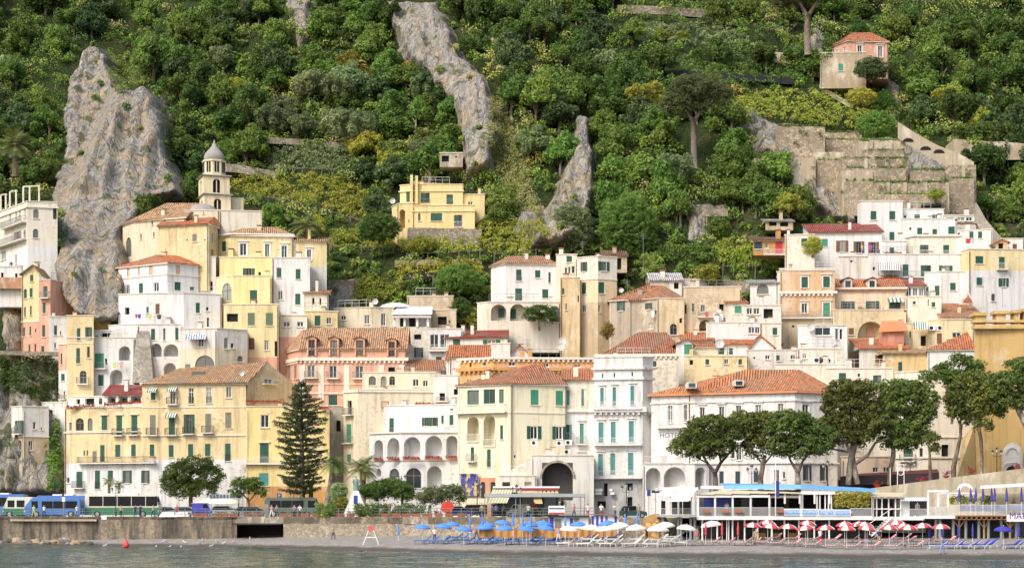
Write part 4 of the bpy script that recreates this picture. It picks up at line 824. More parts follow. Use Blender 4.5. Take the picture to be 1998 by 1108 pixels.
h=Bld('arcade_terrace','white arcade with terrace and balustrade at the corner of the orange roofed hotel','J',[(42,250.5),(345,249),(430,250)],800,1125,'white',.3,3.2,'flat','a:60,815,85,130 a:165,810,125,130 a:320,812,90,130',par=.15,cat='arcade')
h.longbalc(50,290,785,.9,.1,RAILW)
# --- mid-right cluster of houses
h=Bld('hill_house','white house with brown hip roof, green shutters and arched terrace','G',[(690,304),(780,300),(1092,301)],582,830,'white',.2,9,('hip',535,800,1010,(.50,.26,.13)),'sf:846,620,33,70 s:963,625,32,45 s:1045,637,14,65 sf:840,737,42,75 s:1007,742,37,55',cat='villa')
Bld('hill_house_terrace','cream arched lower terrace storey below the white villa','G',[(605,298.5),(668,297),(1120,297)],826,960,'ivory',.3,6,'flat','a:690,835,95,100 a:808,832,95,105 w:1050,845,65,100',par=.1,cat='villa')
b=MB()
for x,y in((735,857),(808,863)):p,q=at(740+x/3.166,330+(y+55)/3.166,298.2),at(740+(x+36)/3.166,330+y/3.166,298.2); b.box((p.x,298.7,p.z),(q.x,298.9,q.z))
tag(b.build('terrace_door',GREEN),'green doors inside the arched lower terrace','door')
Bld('tower_house','tall cream tower house with dark shutters beside the white villa','G',[(1212,297),(1350,295),(1468,296.5)],545,1040,'ivory',.4,8,'flat','o:1255,574,20,58 o:1370,572,34,56 s:1252,700,25,72 s:1352,698,38,70 gW:1253,840,22,45 gW:1345,838,20,45',[(680,(.72,.60,.40)),(820,'beige')],par=.15,cornices=((680,.15,.1),))
Bld('tower_house','lower cream house with blue curtained windows beside the tower house','G',[(1092,300),(1222,300)],532,760,'ivory',.4,7,'flat','s:1157,537,33,37 gW:1146,607,15,40 gW:1168,603,14,42 gW:1188,598,20,45',par=.1)
Bld('tower_house','beige blank buttress house with two small windows under the cream tower house','G',[(1118,295.5),(1240,295)],672,1050,(.64,.50,.29),.6,6,'flat','s:1130,735,14,40 g:1150,830,10,40 d:1225,780,8,40',par=.05)
Bld('shed','brown roofed open shed behind the cream tower house','G',[(1380,306),(1530,306)],535,640,'beige',.5,5,('shed',500,(.22,.11,.07)),'d:1470,550,25,70',cat='shed',found=False)
h=Bld('old_house','weathered grey house with green open shutters under mossy roofs','H',[(30,292),(335,288),(505,290.5)],655,905,(.46,.40,.32),.8,8,('hip',575,260,370,MIX),'o:90,675,25,62 o:268,688,22,40 s:310,672,53,55 g:278,815,28,40 d:343,805,10,40 d:470,785,20,30',[],cat='house')
Bld('old_house','cream gable end with faded plaster adjoining the weathered grey house','H',[(330,286.8),(505,287.5)],660,905,(.74,.60,.38),.75,4,'flat','d:475,785,18,30 w:415,820,45,70',par=.05)
Bld('old_house','small lean-to with orange tiles on the grey house','H',[(158,289.5),(290,289)],668,760,(.46,.40,.32),.8,3,('shed',630,RED),'')
h=Bld('ruined_house','crumbling beige terraces with laundry lines and an arched passage','H',[(500,288.5),(870,288)],600,900,(.66,.55,.38),.9,7,'flat','g:610,700,28,45 d:728,695,28,42 d:510,700,10,55 a:600,795,80,70 s:555,690,12,55',par=.35)
h.longbalc(590,770,775,.8,.7)
Bld('cottage','small cream cottage with red roof and one green shutter','H',[(768,287),(902,286.8)],685,800,'ivory',.5,5,('shed',655,RED),'sl:827,708,43,45')
Bld('white_house','long white wall with a dark glazed window and creeper below the ruined terraces','H',[(645,285),(990,284.6)],818,890,'white',.35,5,'flat','g:913,840,40,42 g:955,840,35,42',par=.1)
Bld('white_house','cream cube house with one green shutter beside the long white wall','H',[(985,284),(1122,284)],822,930,'ivory',.35,5,'flat','s:1067,845,30,45',par=.1)
Bld('round_house','white house with big arched window and curved corner under the lemon terraces','H',[(925,297),(1102,296)],560,720,'white',.35,6,('shed',538,(.45,.47,.45)),'w:967,567,75,65')
Bld('round_house','tall white stair tower beside the peach building','H',[(1095,296),(1182,295)],490,860,'offw',.45,6,'flat','a:1128,650,45,80 d:1130,740,30,75 s:1158,560,16,55',par=.1)
Bld('garden_room','glazed garden room under a flat terrace beside the cottage','H',[(895,286.5),(1125,286.5)],705,825,'offw',.6,5,'flat','gW:903,720,35,40 gW:945,720,40,40 d:1010,725,60,60',par=.05)
Bld('white_shed','white sheet roofed shed on the terrace above the mossy roofs','H',[(288,297),(490,297)],545,600,'offw',.5,4,('shed',496,(.7,.7,.68)),'d:440,558,30,40',cat='shed')
Bld('garden_wall_house','pale yellow blank garden building beside the white shed','H',[(490,300),(602,300)],545,600,'ivory',.5,4,'flat','',par=.1)
h=Bld('cabin','wooden cabin with red panels and brown flat roof on the lemon terrace','H',[(945,304.5),(1195,304.5)],290,385,(.50,.28,.10),.3,4,('shed',268,(.20,.09,.06)),'sn:950,300,50,45 s:1085,298,45,80 g:1020,310,20,30',shut=plain('crimson_paint',(.5,.03,.05),.5),cat='cabin',found=False)
h.longbalc(1010,1180,380,.8,.6,RAILW)
Bld('hut','stone hut with two dark windows above the wooden cabin','H',[(1022,312),(1198,312)],168,225,'beige',.4,4,('shed',154,(.4,.42,.42)),'d:1045,170,48,28 d:1115,170,52,32',cat='hut',found=False)
Bld('small_house','small cream house with green shutter beside the wooden cabin','H',[(1145,303.5),(1335,303)],258,345,'ivory',.35,5,'flat','s:1250,278,38,48',par=.1)
# roofs just behind the white hotel
Bld('roof_house','big russet hip roof with a skylight behind the white hotel','H',[(0,281.5),(125,281),(500,281)],1012,1075,'ivory',.4,12,('hip',872,215,390,(.42,.16,.08)),'')
Bld('roof_house','steep red roof running down from the arched passage','H',[(490,284.5),(690,284)],925,1000,'offw',.5,7,('shed',845,RED),'')
Bld('roof_house','low red gable between the russet hip roof and the white gable','H',[(560,282.5),(790,282.5)],965,1040,'cream',.4,7,('shed',893,RED),'s:720,975,40,40')
Bld('roof_house','white gabled house with red roof and satellite dish','H',[(770,281.5),(970,281.5)],950,1060,'white',.4,7,('shed',890,RED),'s:790,975,25,40')
Bld('roof_house','white gable end wall beside the red roof with satellite dish','H',[(925,281),(1075,281)],965,1060,'white',.4,6,('gabf',985,892,RED),'')
Bld('roof_house','tiny dormer house with bright green door in the russet roof','H',[(452,279.5),(560,279.5)],945,1020,'white',.3,4,('gabf',530,918,MIX),'sl:505,945,50,70')
Bld('roof_house','low yellow flat roofed house with white terrace wall','H',[(505,277.5),(915,277.5)],1030,1120,(.80,.66,.38),.5,5,'flat','d:540,1050,22,30 s:640,1045,24,34 g:760,1045,26,30 s:850,1045,22,34',par=.1)
Bld('roof_house','orange roofed low house beside the white gable','H',[(1020,285.5),(1130,285.5)],960,1010,'offw',.5,4,('shed',918,RED),'')
Bld('roof_house','pale low terrace building with pink band under the peach building','H',[(900,279),(1340,279)],1000,1120,'offw',.6,6,'flat','d:945,1030,12,12 g:1020,1020,30,26 s:1090,1020,22,34 g:1180,1018,34,28 s:1270,1018,24,36',par=.3)
h=Bld('roof_house','white flat roofed building with three fan condenser behind the orange roofed hotel','J',[(820,268),(1240,268)],216,420,'ivory',.3,8,'flat','s:1188,265,22,40 g:1130,270,12,20',par=.1)
Bld('roof_house','upper white block with dark coping and condenser behind the orange roofed hotel','J',[(945,271),(1205,271)],124,230,'ivory',.5,5,'flat','g:975,150,24,26',par=.05)
for k,x in enumerate((1060,1095,1130)):acunit(1240+x/2.995,640+188/2.995,270.4,1.5,['first big round fan condenser unit on the upper white block','middle big round fan condenser unit on the upper white block','last big round fan condenser unit on the upper white block'][k])
# --- upper right houses
Bld('white_house','tall plain white tower house with two dark windows under the terraces','I',[(348,315),(370,313),(620,313)],115,345,'white',.15,8,'flat','s:427,160,35,52 s:540,160,35,52 s:540,285,30,50',par=.4)
Bld('white_house','white house with solar tank on its flat roof beside the white tower','I',[(618,316),(868,316)],152,250,'white',.2,6,'flat','s:690,180,33,33 s:797,180,36,36 d:628,185,12,32',par=.1)
b=MB(); p=at(1560+785/3.078,360+132/3.078,318); b.box((p.x-2.3,p.y-.6,p.z-.5),(p.x+2.2,p.y+.8,p.z-.35)); b.tube([(p.x-1.6,p.y,p.z+.1),(p.x+1.8,p.y,p.z+.1)],.4,10); tag(b.build('solar_water_tank',IRON),'dark solar water tank on a flat white roof','water tank')
Bld('white_house','white terrace storey with dark windows and flower pots in the upper right cluster','I',[(612,312),(945,312)],220,330,'white',.25,6,'flat','s:707,260,30,40 s:798,268,28,33 s:893,253,40,45 d:660,258,12,16',par=.35)
Bld('white_house','cream house with two green balcony windows in the upper right cluster','I',[(638,309),(690,307),(968,307)],318,500,'ivory',.25,7,'flat','hb:724,363,52,68 sb:863,363,36,72',par=.1,cornices=((312,.3,.25),),rail=RAILW)
h=Bld('white_house','long white house with striped awning and three green windows','I',[(408,304),(972,304)],425,580,'white',.25,6,'flat','s:620,480,35,72 h:728,485,63,68 o:858,487,40,37 d:440,495,14,20',par=.15)
h.longbalc(470,870,556,.9,.7)
b=MB(); mm=[plain('grey_canvas',(.25,.27,.22),.8),plain('white_canvas',(.7,.7,.64),.8)]
for k in range(20):
    x0,x1=472+132*k/20,472+132*(k+1)/20; b.face([at(*h.T(x0,515),301.6),at(*h.T(x1,515),301.6),at(*h.T(x1,468),303.8),at(*h.T(x0,468),303.8)],k%2)
b.build('awning',mm,h.root)
Bld('white_house','white house with maroon roof and brown shutters on the upper terrace','I',[(60,308),(496,307)],285,450,'white',.25,7,('shed',232,(.36,.08,.06)),'sl:132,327,38,45 or:238,337,36,68 or:340,342,32,70 or:428,345,32,68',shut=GREEN)
Bld('small_house','tiny cream house with green shutter left of the maroon roof','I',[(-25,309.5),(92,309.5)],305,380,'ivory',.3,5,'flat','s:10,323,38,45',par=.1)
Bld('small_house','low white house with flower terrace between maroon roof and white tower','I',[(494,306),(640,306)],345,440,'white',.25,5,'flat','s:540,378,28,38',par=.1)
Bld('white_house','white wall house with flat terrace under the maroon roofed house','I',[(240,304.5),(412,304.5)],440,560,'offw',.5,5,'flat','d:305,455,14,12 d:275,400,14,30',par=.2)
Bld('white_house','white cube house with two green shutters beside the yellow and white block','I',[(750,300.5),(845,299.5),(992,299.5)],540,730,'white',.2,6,'flat','s:812,607,34,60 s:905,590,33,45 s:760,615,15,25',par=.4)
Bld('block','yellow over white block with green shutters at the right edge','I',[(972,301),(1015,298),(1400,299)],400,720,'lemon',.3,8,'flat','s:1057,430,47,45 sb:1198,435,35,75 s:1063,558,35,47 o:1210,563,30,50 w:1152,655,22,45',[(515,'white')],par=.3,rail=RAILW,cat='apartment building')
Bld('small_house','small white house with two dark windows above the yellow and white block','I',[(945,307),(1158,306)],275,410,'white',.25,5,'flat','s:1020,280,25,42 s:1072,283,25,40 d:945,290,18,30',par=.1)
Bld('glazed_porch','long glazed veranda with potted plants behind the upper white houses','I',[(868,315),(1062,315)],188,260,'offw',.3,4,'flat','gW:880,196,50,24 gW:940,196,55,24 gW:1000,196,38,24',par=.05)
Bld('hut','orange roofed wooden hut beside the white stair','I',[(1178,303),(1252,303)],345,405,(.6,.42,.25),.3,3,('gabf',1215,330,(.6,.22,.07)),'d:1195,352,30,40',cat='hut')
Bld('white_house','white stepped stair house at the right edge of the rock','I',[(1215,305),(1345,305)],330,420,'white',.3,5,'flat','sr:1280,357,26,38',par=.1)
wallslab('buttress_wall','pale sloping buttress wall running up beside the terraced rock',[(1905,395),(1925,430),(1960,470),(1995,500)],40,stucco(PAL['grey'],.6),Y=310)
h=Bld('peach_building','peach building with dentil cornice and dark green shutters','I',[(-118,293),(212,292.5)],520,900,'tan',.5,9,'flat','sT:12,555,38,65 sT:142,553,40,65 gT:12,713,35,60 slT:142,710,40,85 d:-45,845,14,12',[(800,'beige')],cornices=((655,.4,.35,None,True),(508,.2,.15)),par=.1,cat='apartment building')
h.longbalc(-110,208,800,.95,.5)
h=Bld('mansard_house','red roofed house with two white dormers and pink cream front','I',[(205,294.5),(636,294)],635,800,(.80,.63,.46),.4,9,('shed',565,'g',RED),'o:270,702,40,46 o:418,700,40,46 hbA:538,692,70,92',cornices=((628,.3,.3,None,True),(760,.3,.2)))
dormer(h,275,578,33,45,RED,'white'); dormer(h,420,578,33,45,RED,'white')
Bld('arch_house','beige stone house with one big shallow arch under the red roofed house','I',[(200,291),(640,291)],765,950,(.66,.55,.36),.7,6,'flat','a:350,822,158,100 sr:555,858,28,26 sr:295,862,32,40',par=.3)
b=MB(); p,q=at(1560+410/3.078,360+918/3.078,292),at(1560+455/3.078,360+856/3.078,292); b.box((p.x,292.7,p.z),(q.x,292.9,q.z)); tag(b.build('arch_door',plain('pink_door_paint',(.55,.28,.22),.6)),'faded pink door inside the big shallow arch','door')
Bld('glazed_porch','glass porch with maroon roof beside the red roofed house','I',[(618,297),(756,297)],608,700,'white',.3,5,('shed',575,(.40,.09,.07)),'gW:640,618,32,50 gW:680,620,30,48 gW:718,622,28,46')
Bld('white_house','white house with slanted stair wall below the glass porch','I',[(636,292.5),(852,292)],680,850,'ivory',.35,6,'flat','g:680,700,20,20 s:793,707,22,28 d:770,690,6,40',par=.15)
Bld('roof_house','large old orange tile roof beside the little church gable','I',[(850,290),(1105,290)],800,860,(.74,.60,.38),.5,9,('shed',714,MIX),'d:930,842,18,12')
h=Bld('roof_house','cream house with air conditioners and brown door under the large orange roof','I',[(770,286),(885,285),(1050,285)],818,1000,(.78,.66,.42),.4,6,'flat','sr:825,893,30,65 gW:917,888,52,32 dr:730,910,30,60',par=.15)
for k,x in enumerate((793,843)):acunit(1560+x/3.078,360+862/3.078,285.6,1.3,['white air conditioner nearer the green striped awning','white air conditioner beside the brown door under the orange roof'][k])
b=MB(); mm=[plain('green_canvas',(.07,.2,.15),.8),plain('white_canvas',(.7,.7,.64),.8)]
for k in range(12):
    x0,x1=688+82*k/12,688+82*(k+1)/12; b.face([at(1560+x0/3.078,360+868/3.078,283.5),at(1560+x1/3.078,360+868/3.078,283.5),at(1560+(x1-2)/3.078,360+826/3.078,285.5),at(1560+(x0-2)/3.078,360+826/3.078,285.5)],k%2)
tag(b.build('striped_awning',mm),'green and white striped awning beside the outdoor stair','awning')
Bld('stair_house','cream house with outdoor stair and pink front under the green striped awning','I',[(520,287),(790,286.5)],840,1010,(.82,.68,.42),.4,5,'flat','d:728,908,32,60 s:660,880,10,40',par=.1)
Bld('white_house','white glazed terrace room with green satellite corner under the peach building','I',[(-10,285),(75,284.5),(290,284.5)],850,970,'white',.35,6,'flat','g:92,858,95,48 g:215,865,18,65 d:242,868,14,60',par=.1)
Bld('roof_house','orange tiled roof with red chimney dormer below the shallow arch','I',[(358,282),(655,282)],985,1120,'offw',.4,8,('shed',925,RED),'sr:455,1022,52,52')
b=MB(); p=at(1560+560/3.078,360+950/3.078,285); b.box((p.x-1.7,284,p.z-1.6),(p.x+1.5,287,p.z+1.6)); b.mesh([(p.x-2.6,283.4,p.z+1.5),(p.x+1.9,283.4,p.z+1.7),(p.x+2.2,287.5,p.z+3.7),(p.x-1.2,287.5,p.z+3.6)],[(0,1,2,3)],1); tag(b.build('roof_dormer',[stucco(PAL['rose'],.4),tiles(RED,.5)]),'red brick roof dormer with orange tiles','dormer')
Bld('roof_house','yellow house corner with green shutter and stone patch under a tiled eave','I',[(500,277.5),(780,277)],1012,1290,(.70,.52,.26),.5,6,('shed',985,OLDT),'s:593,1065,24,55')
Bld('roof_house','white house with bright orange hip roof beside the big ochre wall','I',[(768,273),(1050,272)],990,1350,'white',.3,9,('hip',884,1010,1060,(.62,.20,.08)),'s:852,1073,42,50',cat='house')
b=MB(); P=[at(1560+x/3.078,360+y/3.078,293)for x,y in((965,715),(975,690),(1000,665),(1012,632),(1026,665),(1045,690),(1055,715))]; b.face(P); b.face([p+Vector((0,1,0))for p in P]); P2=[p+(at(1560+1010/3.078,360+700/3.078,293)-p)*.35+Vector((0,-.08,0))for p in P]; b.face(P2,1)
tag(b.build('church_gable',[stucco(PAL['ivory'],.3),stucco((.45,.12,.1),.3)]),'little curved church gable in red and white','gable')
# --- ochre church-like building at the right edge
h=Bld('ochre_building','huge blank ochre building with merlons and a white baroque portal','K',[(962,242),(1700,241)],-25,1000,'ochre',.3,16,'none','',cat='church')
b=MB()
ox=lambda x,y,Y:at(1580+x/2.995,640+y/2.995,Y)
for x0,x1,y in((965,1020,-70),(1085,1140,-80),(1245,1300,-92),(1190,1215,-85)):p,q=ox(x0,-28,243),ox(x1,y,243); b.box((p.x,242.5,p.z-.5),(q.x,244.5,q.z)); b.box((p.x-.3,242.2,q.z),(q.x+.3,244.8,q.z+.4))
p,q=ox(960,5,241.6),ox(1700,-50,241.6); b.box((p.x,241.9,p.z+.9),(q.x,243.4,q.z)); b.box((p.x-.2,241.2,p.z),(q.x,242.2,p.z+.35)); b.build('merlons',h.mats[0],h.root)
b=MB(); P=[ox(x,y,241.4)for x,y in((1120,850),(1240,850),(1242,740),(1232,700),(1205,675),(1180,668),(1155,678),(1132,705),(1122,740))]; Q=[p+Vector((0,-.35,0))for p in P]
b.face(Q); n=len(P)
for k in range(n):b.face([P[k],P[(k+1)%n],Q[(k+1)%n],Q[k]])
pt=b.build('portal',stucco((.74,.71,.64),.3),h.root)
b=MB(); P=[ox(x,y,241.0)for x,y in((1148,850),(1218,850),(1218,825),(1206,810),(1183,803),(1160,810),(1148,825))]; b.face(P); b.build('doorway',DARK,pt)
b=MB()
for r0,yy in((60,815),(40,730)):
    for k in range(10):
        q0,q1=math.pi*k/10,math.pi*(k+1)/10; f=lambda r,q:ox(1183+r*math.cos(q),yy-(r*.55 if yy>800 else r)*math.sin(q),240.9)
        b.mesh([f(r0,q0),f(r0-10,q0),f(r0-10,q1),f(r0,q1)]+[f(r0,q0)+Vector((0,.2,0)),f(r0,q1)+Vector((0,.2,0))],[(0,1,2,3),(0,4,5,3)])
b.build('moulding',stucco((.78,.76,.7),.2),pt)
b=MB(); P=[ox(x,y,Y)for x,y,Y in((895,640,242.3),(862,860,239.5),(868,990,239.5),(965,990,241.4),(965,560,242))]; b.face(P); b.build('buttress',h.mats[0],h.root)
Bld('cream_building','tall cream building behind the stone pines with a window box balcony','K',[(500,252),(690,250),(935,250)],262,1000,'ivory',.3,8,'flat','s:548,470,32,52 dT:770,680,42,80 sb:548,700,55,75 g:640,700,20,60 s:170,262,42,40',[],par=.2,cornices=((640,.2,.15),(760,.25,.2)),cat='apartment building')
Bld('cream_building','white building with dark balcony door between orange roofed hotel and pines','K',[(100,262),(492,261.5)],240,700,'ivory',.25,8,'flat','s:170,262,42,40 g:280,265,16,20 hf:370,275,48,80',par=.1,cat='apartment building')
h=Bld('pink_shop','pale pink single storey building with balustrade and maroon restaurant awning','K',[(185,244),(500,243.5)],770,960,(.74,.58,.44),.4,6,'flat','g:368,812,32,30 g:430,812,32,28',par=.4,cat='restaurant')
b=MB(); P=[ox(x,y,Y)for x,y,Y in((178,866,236.5),(756,842,236.5),(745,822,242),(300,848,242))]; b.face(P); b.mesh([P[0],P[1],P[1]-Vector((0,0,1.2)),P[0]-Vector((0,0,1.2))],[(0,1,2,3)],1); b.build('awning',[plain('maroon_canvas',(.30,.05,.045),.7),plain('dark_valance',(.05,.035,.035),.8)],h.root)
b=MB()
for x in(182,290,400,510,620,745):p,q=ox(x,930,236.7),ox(x,868,236.7); b.box((p.x-.06,p.y,p.z),(p.x+.06,p.y+.12,q.z))
p,q=ox(180,925,238),ox(750,885,238); b.box((p.x,239.5,p.z-1),(q.x,239.6,q.z),1); b.build('glass_front',[IRON,GLASS],h.root)
# --- villas alone on the slope
h=Bld('yellow_villa','bright yellow villa with green shutters alone on the vine slope','G',[(205,320),(590,319.5)],230,372,'villa',.15,9,'flat','s:318,273,70,48 w:240,272,15,48 hf:462,283,50,75',par=.15,cat='villa',trim=stucco((.86,.70,.42),.1),cornices=((262,.1,.15),),rail=RAILW)
Bld('yellow_villa_wing','upper storey of the yellow villa with rounded parapet and two posts','G',[(128,323.5),(205,322.5),(516,322.5)],100,235,'villa',.15,8,'flat','s:167,140,22,65 hf:257,147,55,65 sf:415,157,40,62 d:512,185,10,40',par=.1,cat='villa',trim=stucco((.86,.70,.42),.1),cornices=((138,.2,.2),))
b=MB()
for x,y0 in((200,38),(231,42)):p,q=at(*h.T(x,215),322),at(*h.T(x,y0),322); b.box((p.x-.22,p.y-.22,p.z),(p.x+.22,p.y+.22,q.z))
b.build('chimney',stucco(PAL['villa'],.15),h.root)
Bld('yellow_villa_wing','curved yellow bay with white niche at the end of the villa','G',[(78,324),(120,320.5),(208,320)],215,375,'villa',.15,5,'flat','a:105,250,55,115 d:180,310,6,22',par=.1,cat='villa')
Bld('yellow_villa_wing','low yellow garage wing with railing at the villa','G',[(516,323),(652,323)],162,250,'villa',.15,5,'flat','g:548,200,30,30',par=.1,cat='villa')
wallslab('retaining_wall','tall dry stone wall carrying the yellow villa',[(795,446),(800,444),(940,447)],38,Y=318)
h=Bld('pink_farmhouse','lonely faded pink farmhouse with red roof high on the slope','P',[(1627,366),(1652,362),(1733,363)],80,152,(.72,.40,.29),.7,8,('hip',64,1662,1700,RED),'gWT:1673,89,9,20 gWT:1713,91,9,21 g:1645,92,5,8',[(118,(.72,.42,.3))],cat='farmhouse',found=False)
Bld('farmhouse_terrace','stone terrace base with pink parapet below the farmhouse','P',[(1600,361),(1690,360.5)],108,172,(.50,.41,.29),.9,5,'flat','slW:1636,125,9,14 d:1672,121,8,8',par=.5,cat='farmhouse',found=False)
Bld('hut','small stone hut with open shelter below the central crag','P',[(858,332),(878,332),(903,332)],300,326,(.34,.30,.24),.6,4,'flat','d:862,304,14,12 d:888,305,4,3',par=.1,cat='hut',found=False)
# ------------------------------------------------------------ vegetation
RNG=np.random.default_rng(5)
def unit(a):return a/np.maximum(1e-6,np.linalg.norm(a,axis=-1,keepdims=True))
def cards(P,N,size,rng,asp=1.5,jit=.6):
    """one kite-shaped leaf spray per point: P centres, N facing"""
    n=len(P); N=unit(N+rng.normal(0,jit,(n,3))); A=unit(np.cross(N,rng.normal(0,1,(n,3)))); B=np.cross(N,A)
    s=size*(.6+.8*rng.random((n,1))); w=s/asp
    v=np.stack([P-A*s*.6,P+B*w*.5+A*s*.1,P+A*s*.6,P-B*w*.5+A*s*.1],1).reshape(-1,3)
    return v,np.arange(4*n).reshape(-1,4)
def blobs_cloud(C,R,per,size,rng,flat=1.0,up=.35,asp=1.5,jit=.6):
    """leaf sprays over the outside of many small clumps"""
    m=len(C); k=max(6,int(per)); D=unit(rng.normal(0,1,(m,k,3))+np.array([0,-.25,up])); rr=R[:,None,None]*(.72+.36*rng.random((m,k,1)))
    P=C[:,None,:]+D*rr*np.array([1,1,flat]); v,f=cards(P.reshape(-1,3),D.reshape(-1,3),size,rng,asp,jit)
    t=np.clip(rng.random((m,1))*.6+rng.random((m,k))*.5,0,1).reshape(-1)
    return v,f,np.repeat(t,4)
def crown_mesh(name,seed,rx,ry,rz,nb,br,per,size,material,core=.7,shape=0):
    rng=np.random.default_rng(seed); D=unit(rng.normal(0,1,(nb,3))); D[:,2]=np.where(D[:,2]<-.45,-D[:,2]*.5,D[:,2])
    nl=5; LC=unit(rng.normal(0,1,(nl,3)))*rng.uniform(.25,.62,(nl,1))*np.array([1,1,.8]); LR=rng.uniform(.42,.72,nl); w_=rng.integers(0,nl,nb)
    r=.8+.25*rng.random((nb,1)); C=(LC[w_]+D*r*LR[w_][:,None])*np.array([rx,ry,rz])
    if shape:C[:,:2]*=(1-.55*np.clip(C[:,2:]/rz,0,1))
    C=C+rng.normal(0,.06*rx,C.shape); R=br*(.7+.6*rng.random(nb))
    v,f,t=blobs_cloud(C,R,per,size,rng)
    return raw_mesh(name,v,f,[material],{'lf':t})
L_DARK=leafmat('foliage_dark',(0.052,0.110,0.026),(0.140,0.245,0.049)); L_MID=leafmat('foliage_mid',(0.083,0.172,0.031),(0.234,0.391,0.079))
L_OLIVE=leafmat('foliage_olive',(0.140,0.208,0.090),(0.352,0.440,0.191)); L_YEL=leafmat('foliage_yellow_green',(0.187,0.293,0.033),(0.500,0.500,0.090))
L_RUST=leafmat('foliage_rust',(0.281,0.195,0.056),(0.500,0.391,0.113)); L_BLUE=leafmat('foliage_blue_green',(0.054,0.113,0.040),(0.144,0.238,0.086))
L_VINE=leafmat('vine_leaves',(0.164,0.293,0.026),(0.468,0.500,0.090)); L_IVY=leafmat('pale_creeper',(0.328,0.440,0.090),(0.500,0.500,0.247)); L_PINE=leafmat('pine_needles',(.035,.07,.016),(.16,.21,.042),transl=.12)
L_ARAU=leafmat('conifer_needles',(0.023,0.051,0.023),(0.088,0.127,0.043),transl=.1); L_PALM=leafmat('palm_fronds',(0.058,0.108,0.029),(0.234,0.293,0.098),transl=.15)
BARK=stucco((.12,.085,.06),.8); BARKG=stucco((.17,.14,.11),.8)
VAR=[]
for k,(m_,n_)in enumerate([(L_DARK,'dark evergreen'),(L_MID,'mid green leafy'),(L_MID,'mid green leafy'),(L_BLUE,'blue-green'),(L_OLIVE,'grey olive'),(L_YEL,'yellow-green'),(L_RUST,'rust brown'),(L_DARK,'dark evergreen')]):
    rz=[1.0,.95,1.15,1.2,.85,.8,.7,1.25][k]
    VAR.append((crown_mesh('crown',100+k,1.0,1.0,rz,64,.25,82,.128,m_,shape=(k in(3,7))),n_))
tb=MB(); tb.tube([(0,0,-1.6),(.03,.02,-.9),(-.02,0,-.2),(.05,0,.4)],[.09,.075,.06,.03],6)
for a in range(4):tb.tube([(0,0,-.6+.12*a),(.45*math.cos(a*1.7),.45*math.sin(a*1.7),.05+.1*a)],[.04,.015],5)
TRUNK=tb.build('trunk',BARK); tme=TRUNK.data; bpy.data.objects.remove(TRUNK)
# what must stay clear: buildings, bare rock, terraces
BRECT=[]
for o in[o for o in bpy.data.objects if o.type=='EMPTY' and o.name in WL]:
    for c in o.children:
        if c.name.startswith('wall'):
            vv=np.array([v.co for v in c.data.vertices])+np.array(WL[o.name]); fy=vv[:,1]<vv[:,1].min()+5; vv=vv[fy]
            X_,Y_=CX+vv[:,0]*F/vv[:,1],CY-(vv[:,2]-CH)*F/vv[:,1]; BRECT.append((X_.min(),X_.max(),Y_.min(),Y_.max(),vv[:,1].min()))
ROCKM=[r[0]for r in ROCKS]
VINES=[ # outline, name of place, colour
 ([(440,350),(560,354),(640,346),(718,378),(728,445),(640,420),(560,398),(480,388),(445,372)],'broad vine pergola spreading right of the bell tower',L_VINE,1.5),
 ([(640,455),(760,458),(772,490),(640,492)],'vine pergola strip below the church palm',L_VINE,1.1),
 ([(778,470),(905,468),(940,498),(790,505)],'vine pergola right below the yellow villa wall',L_VINE,1.2),
 ([(775,520),(925,512),(950,540),(780,552)],'vine pergola with dark net above the beige walls',L_VINE,1.2),
 ([(900,445),(1055,438),(1090,492),(960,505)],'vine pergola climbing behind the white villa roof',L_VINE,1.3),
 ([(1390,482),(1508,478),(1518,528),(1405,528)],'lemon pergola below the wooden cabin',L_VINE,1.2),
 ([(1200,492),(1395,482),(1400,512),(1260,515)],'low garden shrubs along the terrace above the mossy roofs',L_MID,.9),
 ([(1405,190),(1590,180),(1725,222),(1700,262),(1490,232),(1410,222)],'lemon terrace below the pink farmhouse',L_YEL,1.0),
 ([(1300,112),(1540,140),(1590,165),(1420,172),(1330,160)],'terraced lemon rows under black nets',L_MID,.9),
 ([(1215,50),(1400,52),(1480,90),(1300,95)],'overgrown terrace below the upper stone wall',L_OLIVE,.8),
 ([(700,548),(785,542),(790,588),(690,596)],'vine canopy above the cream flat roofs',L_VINE,1.0),
 ([(880,600),(960,612),(1075,640),(1070,668),(960,655),(885,630)],'grassy garden bank below the white villa',L_YEL,.5),
 ([(520,290),(700,292),(690,340),(510,335)],'grey olive terraces above the vine pergola',L_OLIVE,1.0),
 ([(0,700),(110,695),(118,800),(60,780),(0,770)],'bushes on the rock under the pink cliff houses',L_DARK,1.0),
 ([(88,880),(112,820),(130,800),(128,960),(95,960)],'creeper hanging down the rock spur',L_MID,.7),
 ([(70,440),(112,425),(130,470),(105,520),(68,515)],'dark bush hanging beside the cream cliff villa',L_DARK,1.2),
 ([(210,100),(250,128),(292,148),(300,168),(262,172),(232,190),(214,150)],'bushes spilling over the notch of the big cliff',L_MID,1.3),([(318,230),(345,240),(352,330),(330,330)],'bushes overhanging the right rim of the big cliff',L_DARK,1.3)]
IVY=[(953,186),(985,192),(1003,258),(1032,300),(1036,360),(1062,425),(1000,405),(966,335),(953,262)]
def sample_poly(P,n,rng):
    P=np.array(P,float); lo,hi=P.min(0),P.max(0); out=np.zeros((0,2))
    while len(out)<n:
        q=lo+(hi-lo)*rng.random((n*3,2)); out=np.vstack([out,q[poly_sd(q[:,0],q[:,1],[tuple(p)for p in P])>0]])
    return out[:n]
def world(px,py,lift=0.0):
    Y=hit(px,py); return np.stack([(px-CX)*Y/F,Y,CH+(CY-py)*Y/F+lift],-1)
